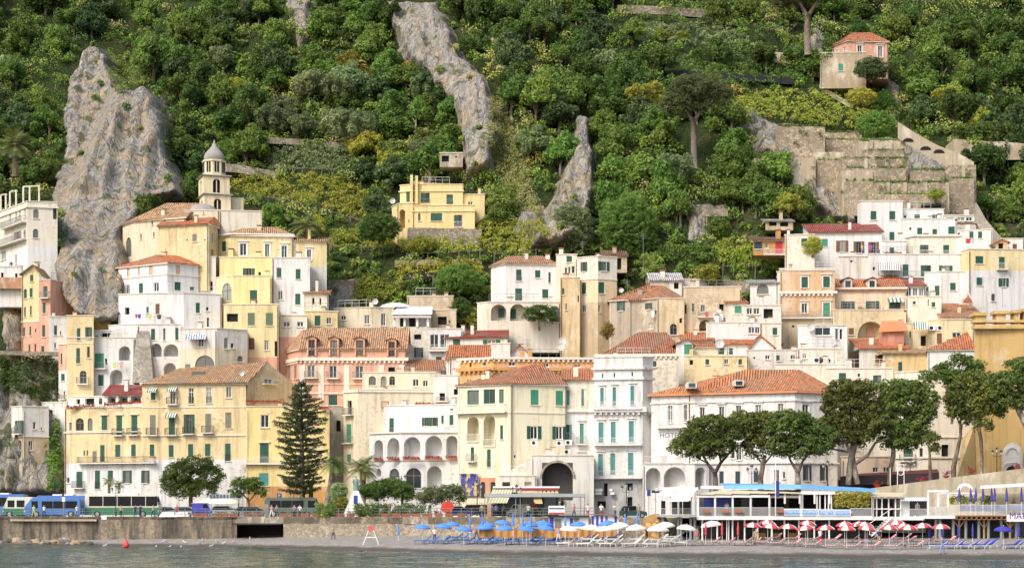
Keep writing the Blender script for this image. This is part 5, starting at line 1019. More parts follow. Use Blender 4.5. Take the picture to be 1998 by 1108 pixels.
for P,lab,m_,hh in VINES:
    rng=np.random.default_rng(len(lab)); A=np.array(P); area=.5*abs(np.sum(A[:,0]*np.roll(A[:,1],-1)-A[:,1]*np.roll(A[:,0],-1)))
    q=sample_poly(P,int(area/48)+30,rng); C=world(q[:,0],q[:,1]); C[:,2]+=hh*.5; C[:,1]-=.4
    v,f,t=blobs_cloud(C,(.42+.5*rng.random(len(C)))*min(1.15,hh+.2),26,.30,rng,.75,.6)
    c0=C.mean(0); kind='vine_pergola' if 'pergola' in lab else 'terrace_planting'
    r=empty(kind,c0,lab,'pergola' if 'pergola' in lab else 'planting')
    o=bpy.data.objects.new('foliage',raw_mesh('foliage',v-c0,f,[m_],{'lf':t})); COL.objects.link(o); o.parent=r
    if 'pergola' in lab: # posts and rails along the lower edge
        lo=sorted([p for p in P if p[1]>A[:,1].mean()]); n=max(3,int((lo[-1][0]-lo[0][0])/18)); xs=np.linspace(lo[0][0]+4,lo[-1][0]-4,n); ys=np.interp(xs,[p[0]for p in lo],[p[1]for p in lo])
        W=world(xs,ys); prev=None
        for w_ in W:
            b=MB(); b.tube([(w_[0],w_[1]-.9,w_[2]-1.6),(w_[0]+.05,w_[1]-.9,w_[2]+.9)],.07,5); b.build('post',GREYW,r)
            if prev is not None:b=MB(); b.tube([(prev[0],prev[1]-.9,prev[2]+.7),(w_[0],w_[1]-.9,w_[2]+.7)],.05,5); b.build('rail',GREYW,r)
            prev=w_
    if 'net' in lab:
        b=MB(); mn=plain('black_net',(.012,.013,.018),.8)
        for k in range(9):
            x0=A[:,0].min()+20+(A[:,0].max()-A[:,0].min()-60)*k/9; x1=x0+(A[:,0].max()-A[:,0].min()-60)/9.3; y=np.interp(x0,[A[:,0].min(),A[:,0].max()],[A[:,1].max()-28,A[:,1].max()-8])if 'rows' in lab else A[:,1].max()-12
            Y=float(hit(x0,y)[0])-1.6
            for j in range(5):
                t0,t1=math.pi*j/5,math.pi*(j+1)/5; g=lambda t:at(x0+(x1-x0)*(1-math.cos(t))/2,y-9*math.sin(t),Y)
                b.face([g(t0),g(t1),g(t1)+Vector((0,2.5,.2)),g(t0)+Vector((0,2.5,.2))]); b.face([g(t0),g(t1),at(x0+(x1-x0)*(1-math.cos(t1))/2,y+5,Y),at(x0+(x1-x0)*(1-math.cos(t0))/2,y+5,Y)])
        b.build('net',mn,r)
rng=np.random.default_rng(77); q=sample_poly(IVY,700,rng); C=world(q[:,0],q[:,1]); C[:,1]-=.6
v,f,t=blobs_cloud(C,.35+.4*rng.random(len(C)),22,.26,rng,1.0,.2)
tag(bpy.data.objects.new('ivy',raw_mesh('ivy',v,f,[L_IVY],{'lf':t})),'pale yellow-green creeper covering the central crag','ivy'); COL.objects.link(bpy.data.objects['ivy'])
# --- forest: 290 countable trees, the undergrowth as one mass
def scatter(step,y0,y1,seed,x0=-60,x1=2070):
    rng=np.random.default_rng(seed); xs,ys=np.meshgrid(np.arange(x0,x1,step),np.arange(y0,y1,step*.62)); 
    return xs.ravel()+rng.uniform(-.5,.5,xs.size)*step,ys.ravel()+rng.uniform(-.5,.5,xs.size)*step*.62,rng
def allowed(px,py,margin_rock,margin_b,vine=True,lift=0):
    ok=~((px>1322)&(px<1388)&(py>240)&(py<330+1.8*lift))
    for P in ROCKM:ok&=poly_sd(px,py,P)<-margin_rock
    for x0,x1,y0,y1,_ in BRECT:ok&=~((px>x0-margin_b)&(px<x1+margin_b)&(py>y0+2)&(py<y1+margin_b+lift))
    if vine:
        for P,lab,*_ in VINES:ok&=(poly_sd(px,py,P)<2)&(poly_sd(px,py-lift*.8,P)<0)
        ok&=(poly_sd(px,py,IVY)<0)&(poly_sd(px,py-lift*1.2,IVY)<0)
    return ok
px,py,rng=scatter(50,8,640,3); ok=allowed(px,py,4,16,lift=26); ok&=~((py>470)&((px<640)|(px>1560)))&~((py>560)&~((px>650)&(px<930)))
px,py=px[ok],py[ok]; Y=hit(px,py); far=Y<470; px,py,Y=px[far],py[far],Y[far]
rad=(2.2+1.9*rng.random(len(px)))*np.where(py>430,.62,1.0)*np.where((px>1180)&(py<140),.8,1)
if len(px)>292:keep=np.sort(np.argsort(-rad*F/Y)[:292]); px,py,Y,rad=px[keep],py[keep],Y[keep],rad[keep]
AREAS=[((-999,115,-99,400),'in the ravine left of the big cliff'),((115,480,-99,400),'on the wooded slope above the big cliff and bell tower'),((480,780,-99,480),'on the slope between bell tower and central crag'),((780,1110,-99,470),'around the central crag and yellow villa'),
         ((1110,1310,-99,480),'on the slope beside the rock pinnacle'),((1310,1620,-99,480),'around the tall umbrella pine'),((1620,2100,-99,480),'on the slope around the pink farmhouse'),((-9999,9999,-999,9999),'in the gardens among the upper houses')]
nz_=fbm(px/160,py/110,3,61)
for i in range(len(px)):
    x,y,r_=px[i],py[i],rad[i]; u=rng.random(); n0=nz_[i]
    k=1+int(u*2)if n0>.52 else(0 if u<.4 else 3 if u<.65 else 7 if u<.85 else 1)
    if u>.965:k=5
    if(500<x<720 and 180<y<340 and u<.6)or u<.05:k=4
    if(880<x<1080 and y<200 and u<.1)or(200<x<340 and 90<y<220 and u<.06):k=6
    if y>430 and u<.5:k=5 if u<.25 else 1
    mesh_,nm=VAR[k]; area=next(l for(a0,a1,b0,b1),l in AREAS if a0<=x<a1 and b0<=y<b1)
    g=at(x,y,Y[i]); r=bpy.data.objects.new('hillside_tree',None); COL.objects.link(r); r.location=g+Vector((0,-.6*r_,r_*.5)); r.scale=(r_*rng.uniform(.85,1.15),r_,r_*rng.uniform(.85,1.2)); r.rotation_euler=(0,0,rng.uniform(0,6.28)); r.empty_display_size=.2
    tag(r,'%s %s tree %s'%('large' if r_>3.5 else 'medium-sized' if r_>2.8 else 'small',nm,area),'tree','%s trees %s'%(nm,area)); WL[r.name]=r.location.copy()
    for nme,md in(('crown',mesh_),('trunk',tme)):c=bpy.data.objects.new(nme,md); COL.objects.link(c); c.parent=r
# undergrowth
def tone_leaf():
    m,nt,b=mat('undergrowth_leaves'); a=nd(nt,'Attribute',attribute_name='lf').outputs['Fac']; tn=nd(nt,'Attribute',attribute_name='tone').outputs['Fac']
    c0=ramp(nt,tn,[(0,(0.061,0.110,0.028)),(.35,(0.098,0.172,0.029)),(.6,(0.139,0.220,0.039)),(.8,(0.223,0.245,0.099)),(.92,(0.251,0.318,0.039)),(1,(0.500,0.269,0.060))])
    c1=ramp(nt,tn,[(0,(0.139,0.220,0.060)),(.35,(0.223,0.342,0.070)),(.6,(0.335,0.440,0.079)),(.8,(0.446,0.440,0.178)),(.92,(0.500,0.500,0.099)),(1,(0.500,0.440,0.099))])
    nt.links.new(mixc(nt,a,c0,c1),b.inputs['Base Color']); b.inputs['Roughness'].default_value=.8; b.inputs['Specular IOR Level'].default_value=.15; return m
UND=tone_leaf()
vs,fs,ts,tn,base=[],[],[],[],0
px,py,rng=scatter(25,-40,650,9,-190,2210); ok=allowed(px,py,-2,3,True,6); ok&=~((py>480)&((px<630)|(px>1580)))
p2,q2,_=scatter(46,40,640,19); ok2=allowed(p2,q2,-60,4,False,6)&~allowed(p2,q2,6,4,False)&(rng.random(len(p2))<.22)&~((q2>480)&(p2>1540))
px,py=np.r_[px[ok],p2[ok2]],np.r_[py[ok],q2[ok2]]; isr=np.r_[np.zeros(ok.sum(),bool),np.ones(ok2.sum(),bool)]
W=world(px,py); far=W[:,1]<475; W,isr,px,py=W[far],isr[far],px[far],py[far]
for i,c in enumerate(W):
    r_=(1.1+1.3*rng.random())*(.55 if isr[i]else 1)*(.7 if py[i]>430 else 1); nb=9; D=unit(rng.normal(0,1,(nb,3))); D[:,2]=np.abs(D[:,2])
    C=c+np.array([0,-.3*r_,.25*r_])+D*r_*.62; v,f,t=blobs_cloud(C,np.full(nb,r_*.42),17,.36,rng)
    vs.append(v); fs.append(f+base); ts.append(t); base+=len(v); tone=np.clip(rng.random()*.8+(fbm(px[i:i+1]/90,py[i:i+1]/70,2,71)[0]-.5)*.7,0,.88)
    if isr[i]:tone=rng.choice([.2,.4,.6,.85])
    if rng.random()<.006:tone=1.0
    tn.append(np.full(len(v),tone))
o=bpy.data.objects.new('undergrowth',raw_mesh('undergrowth',np.vstack(vs),np.vstack(fs),[UND],{'lf':np.concatenate(ts),'tone':np.concatenate(tn)})); COL.objects.link(o)
tag(o,'dense green undergrowth covering the mountainside between the trees','undergrowth',kind='stuff')
# --- stone terraces on the slope
TW=[([(1205,10),(1300,13),(1408,22)],16,'upper rubble terrace wall near the top of the slope'),([(520,268),(600,272),(680,280)],12,'low dry stone wall in the olive terraces'),([(540,240),(640,236)],8,'short stone wall in the upper olive terraces'),
      ([(430,318),(470,322),(545,336)],16,'stone wall behind the bell tower'),([(1500,100),(1600,112),(1602,116)],22,'pale terrace wall left of the pink farmhouse'),
      
      
      ([(640,545),(690,548)],26,'stone wall beside the lean-to house'),([(770,508),(940,505)],12,'stone wall under the vine pergola'),
      ([(1350,410),(1420,408)],14,'rubble wall in the scree patch'),([(1260,540),(1420,545),(1470,552)],22,'rocky wall above the ruined terraces'),([(690,330),(740,342)],14,'stone wall edge behind the vine pergola'),([(1720,382),(1895,390),(1900,398)],26,'pale concrete wall behind the upper white houses'),
      ([(800,352),(905,362)],16,'stone wall behind the yellow villa'),([(880,640),(985,642),(1080,636)],10,'low stone wall in the garden bank'),]
for P,hb,lab in TW:wallslab('terrace_wall',lab,P,hb,stucco((.5,.43,.32),.8)if 'pale' in lab else STONEW,thick=2.0)
TAN=stone('tan_masonry',(.46,.38,.27),2.3,.55); TANP=stucco((.46,.385,.28),1.0)
def terrace(x0,x1,y0,y1,Y,lab,ribs=(),grass=False,mt=None,y0b=None):
    """masonry retaining wall with a level ledge behind it"""
    if x0<1640 or x0>1860:Y=float(min(hit([x0+4,(x0+x1)/2,x1-4],[y1+8]*3)))-.4
    r=empty('masonry_terrace',at((x0+x1)/2,y1,Y),lab,'terrace'); y1+=50 if 1640<x0<1860 else 34 if x0<1640 else 16; a,c=at(x0,y0,Y),at(x1,y0b or y0,Y); zb=at(x0,y1,Y).z; b=MB(); n=max(1,int((x1-x0)/12)); rng=np.random.default_rng(int(x0)); zs=[a.z+(c.z-a.z)*k/n+rng.uniform(-.18,.12)for k in range(n+1)]; xs=[a.x+(c.x-a.x)*k/n for k in range(n+1)]
    for k in range(n):b.mesh([(xs[k],Y,zb),(xs[k+1],Y,zb),(xs[k+1],Y+.25,zs[k+1]),(xs[k],Y+.25,zs[k]),(xs[k],Y+7,zs[k]),(xs[k+1],Y+7,zs[k+1])],[(0,1,2,3),(3,2,5,4)])
    b.mesh([(xs[0],Y,zb),(xs[0],Y+.25,zs[0]),(xs[0],Y+7,zs[0]),(xs[0],Y+7,zb),(xs[-1],Y,zb),(xs[-1],Y+.25,zs[-1]),(xs[-1],Y+7,zs[-1]),(xs[-1],Y+7,zb)],[(0,1,2,3),(4,5,6,7)]); b.build('wall',mt or TAN,r)
    for x in ribs:p=at(x,y0,Y); b=MB(); b.mesh([(p.x-.35,Y-.35,zb),(p.x+.35,Y-.35,zb),(p.x+.3,Y-.02,p.z),(p.x-.3,Y-.02,p.z),(p.x-.35,Y+.2,zb),(p.x+.35,Y+.2,zb)],[(0,1,2,3),(0,3,4),(1,5,2)]); b.build('rib',TANP,r)
    q=max(3,int((x1-x0)/13)); C=np.stack([rng.uniform(xs[0],xs[-1],q),np.full(q,Y-.15),rng.uniform(zb+1,max(zs),q)],-1); C=np.repeat(C,5,0)+rng.normal(0,.28,(5*q,3)); v,f,t=blobs_cloud(C,np.full(5*q,.26),12,.2,rng); o=bpy.data.objects.new('weeds',raw_mesh('weeds',v-np.array(WL[r.name]),f,[L_OLIVE if q%2 else L_MID],{'lf':t})); COL.objects.link(o); o.parent=r
    if at(x0,y0,Y).z-at(x0,y1-50,Y).z>2.2 and x0>1580:
        z1=at(x0,(y0+y1-45)/2,Y).z; b=MB(); b.box((xs[0]+.4,Y-.55,zb),(xs[-1]-.5,Y-.02,z1)); b.build('lower_step',TAN,r); m=int((xs[-1]-xs[0])*5); C=np.stack([rng.uniform(xs[0]+.5,xs[-1]-.5,m),np.full(m,Y-.3),np.full(m,z1+.12)+rng.normal(0,.1,m)],-1); v,f,t=blobs_cloud(C,.14+.24*rng.random(m),14,.2,rng); o=bpy.data.objects.new('step_plants',raw_mesh('step_plants',v-np.array(WL[r.name]),f,[L_MID],{'lf':t})); COL.objects.link(o); o.parent=r
    if grass:
        m=int((xs[-1]-xs[0])*7); C=np.stack([rng.uniform(xs[0],xs[-1],m),Y+.3+rng.random(m),np.full(m,(zs[0]+zs[-1])/2+.2)],-1); v,f,t=blobs_cloud(C,np.full(m,.36),14,.22,rng); o=bpy.data.objects.new('plants',raw_mesh('plants',v-np.array(WL[r.name]),f,[L_MID],{'lf':t})); COL.objects.link(o); o.parent=r
for a in((1708,1851,356,400,318.5,'lowest ribbed masonry terrace above the white tower house',(1733,1766,1806,1848),True),(1782,1843,332,356,321,'short masonry terrace with grass under the arched ramp',(),True),(1643,1710,332,372,320.5,'plain tan bastion left of the ribbed terrace',(1700,),False,TANP),(1644,1772,309,345,323.5,'long rubble terrace with a grass strip in the middle of the rock',(1690,1730),True),(1588,1648,297,342,324,'square tan bastion at the left of the rock terraces',(),False,TANP),(1472,1592,308,336,326.5,'low plastered wall above the bushes left of the rock',(1500,),False,TANP),
          (1676,1768,274,312,328,'tall streaked wall beneath the arched ramp',(1700,1738),True,TANP),(1606,1682,258,302,330.5,'rough masonry wall under the lemon terrace',(),True),(1520,1610,246,282,333.5,'broken masonry wall at the upper left of the rock',(),True),(1862,2010,270,296,334,'long wall running to the right edge above the wood',(),False,TANP,280),(1846,1905,322,372,322.5,'weathered wall block at the right of the terraces',(1880,),False)):terrace(*a)
def arched_ramp():
    P=[(1752,238),(1790,262),(1830,284),(1872,300),(1900,316)]; Y=327.5
    r=empty('arched_ramp',at(1752,300,Y),'stone ramp with shallow arches descending below the farmhouse','ramp'); b=MB(); d=MB()
    for(x0,y0),(x1,y1)in zip(P[:-1],P[1:]):
        a,c=at(x0,y0,Y),at(x1,y1,Y); e=32*Y/F; b.mesh([a,c,c-Vector((0,0,e)),a-Vector((0,0,e)),a+Vector((0,2,0)),c+Vector((0,2,0))],[(0,1,2,3),(0,4,5,1)])
    for x,y in((1772,274),(1806,290),(1832,296)):
        p=at(x,y,Y); d.face([(p.x+1.0*math.cos(t),Y-.04,p.z+.7*math.sin(t)-.3)for t in np.linspace(0,math.pi,9)])
    b.build('wall',stucco((.5,.43,.32),.8),r); d.build('arch',DARK,r)
arched_ramp()
wallslab('stair_wall','zigzag stone stair descending from the pink farmhouse',[(1600,165),(1640,190),(1665,205)],10,stucco((.5,.44,.34),.7))
# --- single trees that can be told apart
def puff_tree(name,label,trunk,limbs,pads,Y,material,bark=None,per=44,size=.26,dep=.8,R=.85,cat='tree'):
    """trunk/limbs as photo polylines with widths (px); pads = ellipses (cx,cy,rx,ry) of foliage in photo px"""
    base=at(trunk[0][0],trunk[0][1],Y); r=empty(name,base,label,cat); b=MB(); rng=np.random.default_rng(int(base.x*10)&0xffff)
    k=Y/F
    b.tube([at(x,y,Y)for x,y,w_ in trunk],[w_*k/2 for*_,w_ in trunk],8); b.build('trunk',bark or BARK,r,True)
    for li,L in enumerate(limbs):
        b=MB(); dy=rng.uniform(-1.2,1.2); b.tube([at(x,y,Y)+Vector((0,dy*j/max(1,len(L)-1),0))for j,(x,y,w_)in enumerate(L)],[w_*k/2 for*_,w_ in L],6); b.build('limb',bark or BARK,r,True)
    Cs,Rs=[],[]
    for cx,cy,rx,ry in pads:
        c=np.array(at(cx,cy,Y)); ax,az=rx*k*1.1,ry*k*1.05; n=max(8,int(ax*az*6.8/(R*R))); D=unit(rng.normal(0,1,(n,3))+np.array([0,-.2,.3])); rr=(.55+.42*rng.random((n,1)))
        Cs.append(c+D*rr*np.array([ax,ax*dep,az])); Rs.append(R*(.65+.6*rng.random(n)))
    C,Rr=np.vstack(Cs),np.concatenate(Rs); v,f,t=blobs_cloud(C,Rr,per,size,rng,.75,.55,1.8,.5)
    o=bpy.data.objects.new('crown',raw_mesh('crown',v-np.array(base),f,[material],{'lf':t})); COL.objects.link(o); o.parent=r; return r
def Jp(L):return[tuple([1240+p[0]/2.995,640+p[1]/2.995]+[q/2.995 for q in p[2:]])for p in L]
def Kp(L):return[tuple([1580+p[0]/2.995,640+p[1]/2.995]+[q/2.995 for q in p[2:]])for p in L]
PK=dict(per=42,size=.30,R=.6)
puff_tree('stone_pine','forked stone pine with wide flat crown in front of the hotel lettering',Jp([(468,960,34),(467,880,30),(462,838,28)]),[Jp([(462,842,24),(425,795,18),(395,740,12),(330,700,6)]),Jp([(466,842,24),(500,785,18),(560,720,11),(600,690,6)]),Jp([(425,790,12),(365,755,6)]),Jp([(500,790,12),(480,700,6)])],
  Jp([(275,705,78,58),(350,635,90,58),(420,580,120,70),(480,680,110,80),(380,700,110,70),(540,620,90,60),(460,560,130,45)]),232,L_PINE,**PK)
puff_tree('stone_pine','stone pine with dark leaning trunk second from the hotel arcade',Jp([(733,960,34),(730,880,32),(745,800,26),(755,740,20)]),[Jp([(745,800,14),(800,740,8)]),Jp([(740,790,14),(690,720,8)])],
  Jp([(720,560,100,65),(640,600,90,60),(620,530,70,40),(700,700,80,70),(760,640,90,60),(800,545,110,55),(600,570,100,50)]),233.5,L_PINE,**PK)
puff_tree('stone_pine','third stone pine with Y shaped trunk before the blue roofed restaurant',Jp([(953,960,30),(952,880,27),(948,835,25)]),[Jp([(945,840,20),(905,770,13),(880,700,8)]),Jp([(952,840,22),(975,780,14),(1020,720,8)])],
  Jp([(870,600,110,75),(960,560,110,60),(1040,610,95,75),(850,690,90,65),(980,690,120,75),(1070,700,80,60),(900,530,110,40),(1110,640,70,60)]),231,L_PINE,**PK)
puff_tree('stone_pine','big old pine with pale double trunk and spreading bare limbs',Kp([(225,915,34),(235,800,36),(255,700,40),(265,600,42)]),[Kp([(280,910,32),(262,830,34),(250,760,34)]),Kp([(262,610,34),(310,580,26),(340,500,16),(360,440,8)]),Kp([(238,730,22),(205,660,16),(120,650,8)]),Kp([(270,790,22),(340,740,18),(380,670,14),(460,640,6)]),Kp([(265,600,30),(230,500,18),(180,400,8)]),Kp([(240,725,16),(160,710,10),(70,680,5)])],
  Kp([(180,350,80,55),(130,410,60,50),(320,370,70,60),(230,440,90,60),(140,560,80,70),(200,620,100,70),(90,660,50,50),(340,480,70,60),(300,640,90,60),(400,560,70,60),(160,480,80,50),(260,370,90,55),(340,570,90,60),(250,540,100,55)]),234,L_PINE,bark=BARKG,**PK)
puff_tree('stone_pine','tall pine with rounded crown right of the double trunked pine',Kp([(462,915,26),(470,830,28),(488,740,28),(490,640,22),(510,560,14)]),[Kp([(490,640,12),(560,520,9),(620,430,5)]),Kp([(488,720,10),(440,640,5)]),Kp([(490,700,10),(560,620,7),(640,600,4)])],
  Kp([(480,380,100,70),(580,360,90,60),(680,400,70,70),(450,470,90,70),(590,590,110,70),(680,480,70,60),(470,590,90,60),(400,520,70,60),(560,680,90,45),(640,540,70,50),(560,460,120,75),(640,640,70,45),(480,660,70,40)]),235.5,L_PINE,**PK)
puff_tree('pine_sapling','thin young pine leaning left with a small tuft of needles',Kp([(705,905,22),(703,800,20),(700,720,12),(690,680,8)]),[Kp([(700,700,6),(650,620,4),(590,600,3)])],Kp([(715,645,48,35),(735,700,25,30)]),233,L_PINE,per=40,size=.24,R=.5)
puff_tree('stone_pine','slender stone pine with curved trunk before the ochre wall corner',Kp([(842,905,32),(840,810,30),(862,720,24),(882,620,18),(878,540,14)]),[Kp([(882,610,14),(900,560,6)]),Kp([(880,580,10),(850,500,6)])],
  Kp([(860,420,70,90),(920,350,90,65),(960,430,80,60),(870,500,60,50),(930,520,50,40),(900,430,90,70),(950,300,90,45)]),233,L_PINE,**PK)
puff_tree('stone_pine','straight stone pine standing before the ochre wall near the portal',Kp([(1003,890,22),(1006,760,20),(1000,650,22),(985,560,18)]),[Kp([(990,580,10),(1030,560,5)]),Kp([(988,560,12),(970,480,6)])],
  Kp([(1010,340,110,70),(1050,420,110,70),(980,470,70,60),(1080,480,70,45),(1000,570,60,30),(1100,320,80,60),(1020,400,110,80),(1100,400,80,60)]),232,L_PINE,**PK)
puff_tree('stone_pine','stone pine leaning in from the right edge over the portal',Kp([(1330,700,40),(1262,560,40),(1225,490,34),(1195,440,22)]),[Kp([(1225,490,20),(1290,420,10)])],Kp([(1180,330,110,70),(1230,250,90,70),(1300,330,120,90),(1140,410,80,55),(1250,430,70,50),(1340,260,90,80)]),230,L_PINE,**PK)
puff_tree('feathery_pine','loose feathery dark pine rising behind the stone pines below the orange roof',Kp([(830,560,16),(840,420,14),(860,300,10),(880,200,6)]),[],Kp([(880,210,70,50),(960,240,50,60),(800,290,70,50),(690,290,50,40),(880,300,90,45),(760,250,40,35)]),240,L_OLIVE if False else L_DARK,per=26,size=.34,R=.6,cat='tree')
puff_tree('umbrella_pine','tall umbrella pine with long bare trunk standing out of the hillside wood',[(1354,330,13),(1354,270,12),(1352,232,11)],[[(1352,238,9),(1340,215,6),(1320,195,3)],[(1354,238,9),(1368,215,6),(1395,195,3)]],
  [(1345,180,45,22),(1320,205,38,22),(1375,175,45,20),(1400,190,35,20),(1350,165,40,15),(1385,205,25,15)],float(hit(1354,330)[0])-3,leafmat('dry_pine_needles',(.06,.078,.03),(.17,.19,.075)),bark=BARKG,per=50,size=.3,R=.8)
puff_tree('umbrella_pine','tall bare trunked pine cut by the top of the view',[(1576,108,13),(1575,60,12),(1576,28,12)],[[(1576,34,9),(1562,12,6),(1545,-5,4)],[(1576,34,9),(1590,10,6),(1600,-8,4)]],[(1540,-5,40,18),(1590,-12,40,18),(1570,-25,50,20),(1520,8,24,12)],362,MT['dry_pine_needles'],bark=BARKG,per=40,size=.32,R=.8)
SM=dict(per=34,size=.22,R=.5)
puff_tree('street_tree','round leafy street tree standing before the yellow residence',[(373,1005,9),(372,975,8),(374,950,7)],[[(374,955,5),(350,930,3)],[(374,955,5),(395,925,3)],[(373,965,4),(420,935,2)]],[(352,925,32,24),(385,908,38,18),(410,930,28,24),(360,955,38,18),(395,955,30,18),(335,945,20,22)],266,leafmat('street_leaves',(.05,.10,.015),(.16,.25,.05)),**SM)
puff_tree('street_tree','small crooked leafy tree in front of the parked cars',[(485,1003,6),(486,985,5),(483,970,4)],[[(485,975,3),(470,960,2)],[(485,978,3),(500,962,2)]],[(470,948,20,16),(495,945,18,16),(465,962,18,10),(505,960,14,10)],262,MT['street_leaves'],**SM)
puff_tree('garden_tree','round green tree on the garden bank before the white villa',[(1052,645,5),(1052,625,4)],[],[(1053,608,30,12),(1040,618,22,10),(1070,620,20,10)],295,leafmat('street_leaves',0,0)if False else MT['street_leaves'],**SM)
puff_tree('olive_tree','grey-green olive tree nearer the garden monument',[(838,1000,7),(839,985,6)],[],[(838,966,26,16),(825,975,16,12),(852,972,16,12)],245,L_OLIVE,**SM)
puff_tree('olive_tree','grey-green olive tree beside the round red sign',[(880,1000,7),(880,985,6)],[],[(878,960,24,16),(892,970,18,14),(866,968,14,12)],246,L_OLIVE,**SM)
for x,y,rx,ry,Y,l,m_ in((735,958,34,16,250,'large clipped dark bush behind the garden hedge',L_DARK),(785,960,22,20,250,'round dark bush beside the garden lamp',L_DARK),(735,946,10,9,252,'small ball clipped bush behind the dark bush',L_MID),(762,945,26,10,254,'flat topped garden shrub before the white arches',L_DARK),
        (660,960,16,20,249,'variegated leafy shrub left of the monument',L_OLIVE),(665,984,14,14,247,'yellow-green leafy shrub at the foot of the monument',L_YEL),(1190,550,14,0,0,'',None),(1185,645,12,14,287,'brown leafed bush on the scaffold roof',L_RUST),(1400,445,24,24,316,'round solitary lemon tree before the scree patch',L_MID),(1290,70,14,12,372,'round yellow citrus tree on the upper terrace',L_YEL),(1330,74,16,12,372,'larger yellow citrus tree on the upper terrace',L_YEL),
        (1680,190,28,18,345,'bright yellow-green tree below the farmhouse',L_YEL),(1700,135,32,22,357,'rounded dark tree at the corner of the farmhouse',L_BLUE),(1710,245,38,26,336,'dense green tree at the end of the lemon terrace',L_MID),(1545,265,16,16,335,'grey round bush on the rock face',L_OLIVE),(1825,380,15,10,316,'small yellow umbrella shaped tree on the terraced wall',L_YEL),(1115,440,40,46,312,'large grey-green tree below the pinnacle',L_OLIVE),(1225,440,55,60,312,'great leafy green tree right of the pinnacle',L_MID),
        (895,545,45,28,308,'leafy green tree above the beige walls',L_MID),(900,600,18,20,301,'dark cypress-like bush beside the garden gate',L_DARK),(1585,480,16,18,303,'yellow-green vine bush beside the maroon roofed house',L_YEL),(740,445,40,28,316,'dense green tree left of the yellow villa',L_DARK),(825,480,30,18,316,'bright bushy tree under the villa wall',L_YEL),(1500,350,40,30,328,'broad dark tree at the left foot of the rock',L_DARK)):
    if m_:puff_tree('bush' if 'bush' in l or 'shrub' in l else 'garden_tree',l,[(x,y+ry+4,5),(x,y,4)],[],[(x,y,rx,ry),(x-rx*.4,y+ry*.25,rx*.6,ry*.7),(x+rx*.4,y+ry*.2,rx*.6,ry*.75)],Y,m_,per=34,size=.24,R=.5,cat='bush' if 'bush' in l else 'tree')
def conifer():
    Y=256; base=at(588,1004,Y); r=empty('norfolk_pine',base,'tall tiered dark conifer in front of the yellow residence','tree'); b=MB(); b.tube([at(590,1004,Y),at(589,900,Y),at(588,745,Y)],[.42,.36,.06],8); b.build('trunk',BARK,r,True)
    rng=np.random.default_rng(4); Cs=[]; k=Y/F; br=MB()
    prof_y=[745,760,800,850,900,935,965]; prof_w=[6,20,40,52,56,50,42]
    y=750
    while y<965:
        w_=np.interp(y,prof_y,prof_w)*k*rng.uniform(.85,1.1); n=10
        for j in range(n):
            a=2*math.pi*(j+rng.random()*.6)/n; L=w_*rng.uniform(.55,1.12)*(1+.12*math.sin(a+y*.05)); c=np.array(at(589,y,Y)); m=max(4,int(L/.24))
            tip=c+np.array([math.cos(a)*L,math.sin(a)*L,rng.uniform(-.5,.5)+.2]); br.tube([c,(c+tip)/2-np.array([0,0,.2]),tip],[.05,.04,.02],4,cap=False)
            for q in range(m):
                t=.25+.75*(q+.5)/m; p=c+(tip-c)*t; p[2]-=.8*math.sin(math.pi*t)*.3; Cs.append(p)
        y+=rng.uniform(8.5,12.5)
    br.build('branches',BARK,r); C=np.array(Cs); v,f,t=blobs_cloud(C,np.full(len(C),.27),17,.2,rng,.8,.5,2.0)
    o=bpy.data.objects.new('crown',raw_mesh('crown',v-np.array(base),f,[L_ARAU],{'lf':t})); COL.objects.link(o); o.parent=r
    b=MB(); b.tube([at(606,1004,Y-1),at(607,940,Y-1)],[.35,.3],8); s=b.build('ivy_trunk',L_DARK,r)
conifer()
def palm(label,x,yb,yt,Y,R,n=34,dead=False,lean=0,seed=1,name='palm_tree'):
    base=at(x+lean,yb,Y); top=at(x,yt,Y); r=empty(name,base,label,'palm'); b=MB(); rng=np.random.default_rng(seed); k=max(.16,R*.13)
    b.tube([base,(base+top)/2+Vector((0,0,0)),top],[k*1.15,k,k*1.25],10); b.build('trunk',stucco((.16,.12,.08),.8),r)
    V,Fc,T=[],[],[]
    for j in range(n):
        a=rng.uniform(0,6.283); e=rng.uniform(-.35,1.25); L=R*rng.uniform(.85,1.1); pts=[]
        d=np.array([math.cos(a)*math.cos(e),math.sin(a)*math.cos(e),math.sin(e)]); p=np.array(top); seg=8
        for q in range(seg+1):pts.append(p.copy()); p=p+d*L/seg; d=unit(d+np.array([0,0,-.17]))
        side=unit(np.cross(np.array([math.cos(a),math.sin(a),0]),[0,0,1])); tone=rng.random()
        for q in range(seg):
            for h_ in(0,.5):
                c=pts[q]*(1-h_)+pts[q+1]*h_; fw=unit(pts[q+1]-pts[q]); wl=R*.30*math.sin(math.pi*min(.97,.12+.85*(q+h_)/seg))
                for s in(-1,1):
                    tip=c+side*s*wl+fw*wl*.5+np.array([0,0,-wl*.35]); i=len(V); V+=[c,c+fw*L/seg*.32,tip,tip]; Fc.append((i,i+1,i+2,i+3)); T+=[tone*.7+rng.random()*.3]*4
    o=bpy.data.objects.new('fronds',raw_mesh('fronds',np.array(V)-np.array(base),np.array(Fc),[L_PALM],{'lf':np.array(T)})); COL.objects.link(o); o.parent=r
palm('date palm with arching fronds before the white arcade house',708,1000,915,252,2.9,44,seed=2); palm('leaning palm half hidden behind the conifer',652,1000,905,254,2.6,34,lean=-18,seed=3)
palm('lone palm on the slope above the cream cliff villa',30,345,285,345,4.2,46,seed=4); palm('bushy palm beside the yellow house with white window frames',600,470,442,306,3.4,44,seed=5)
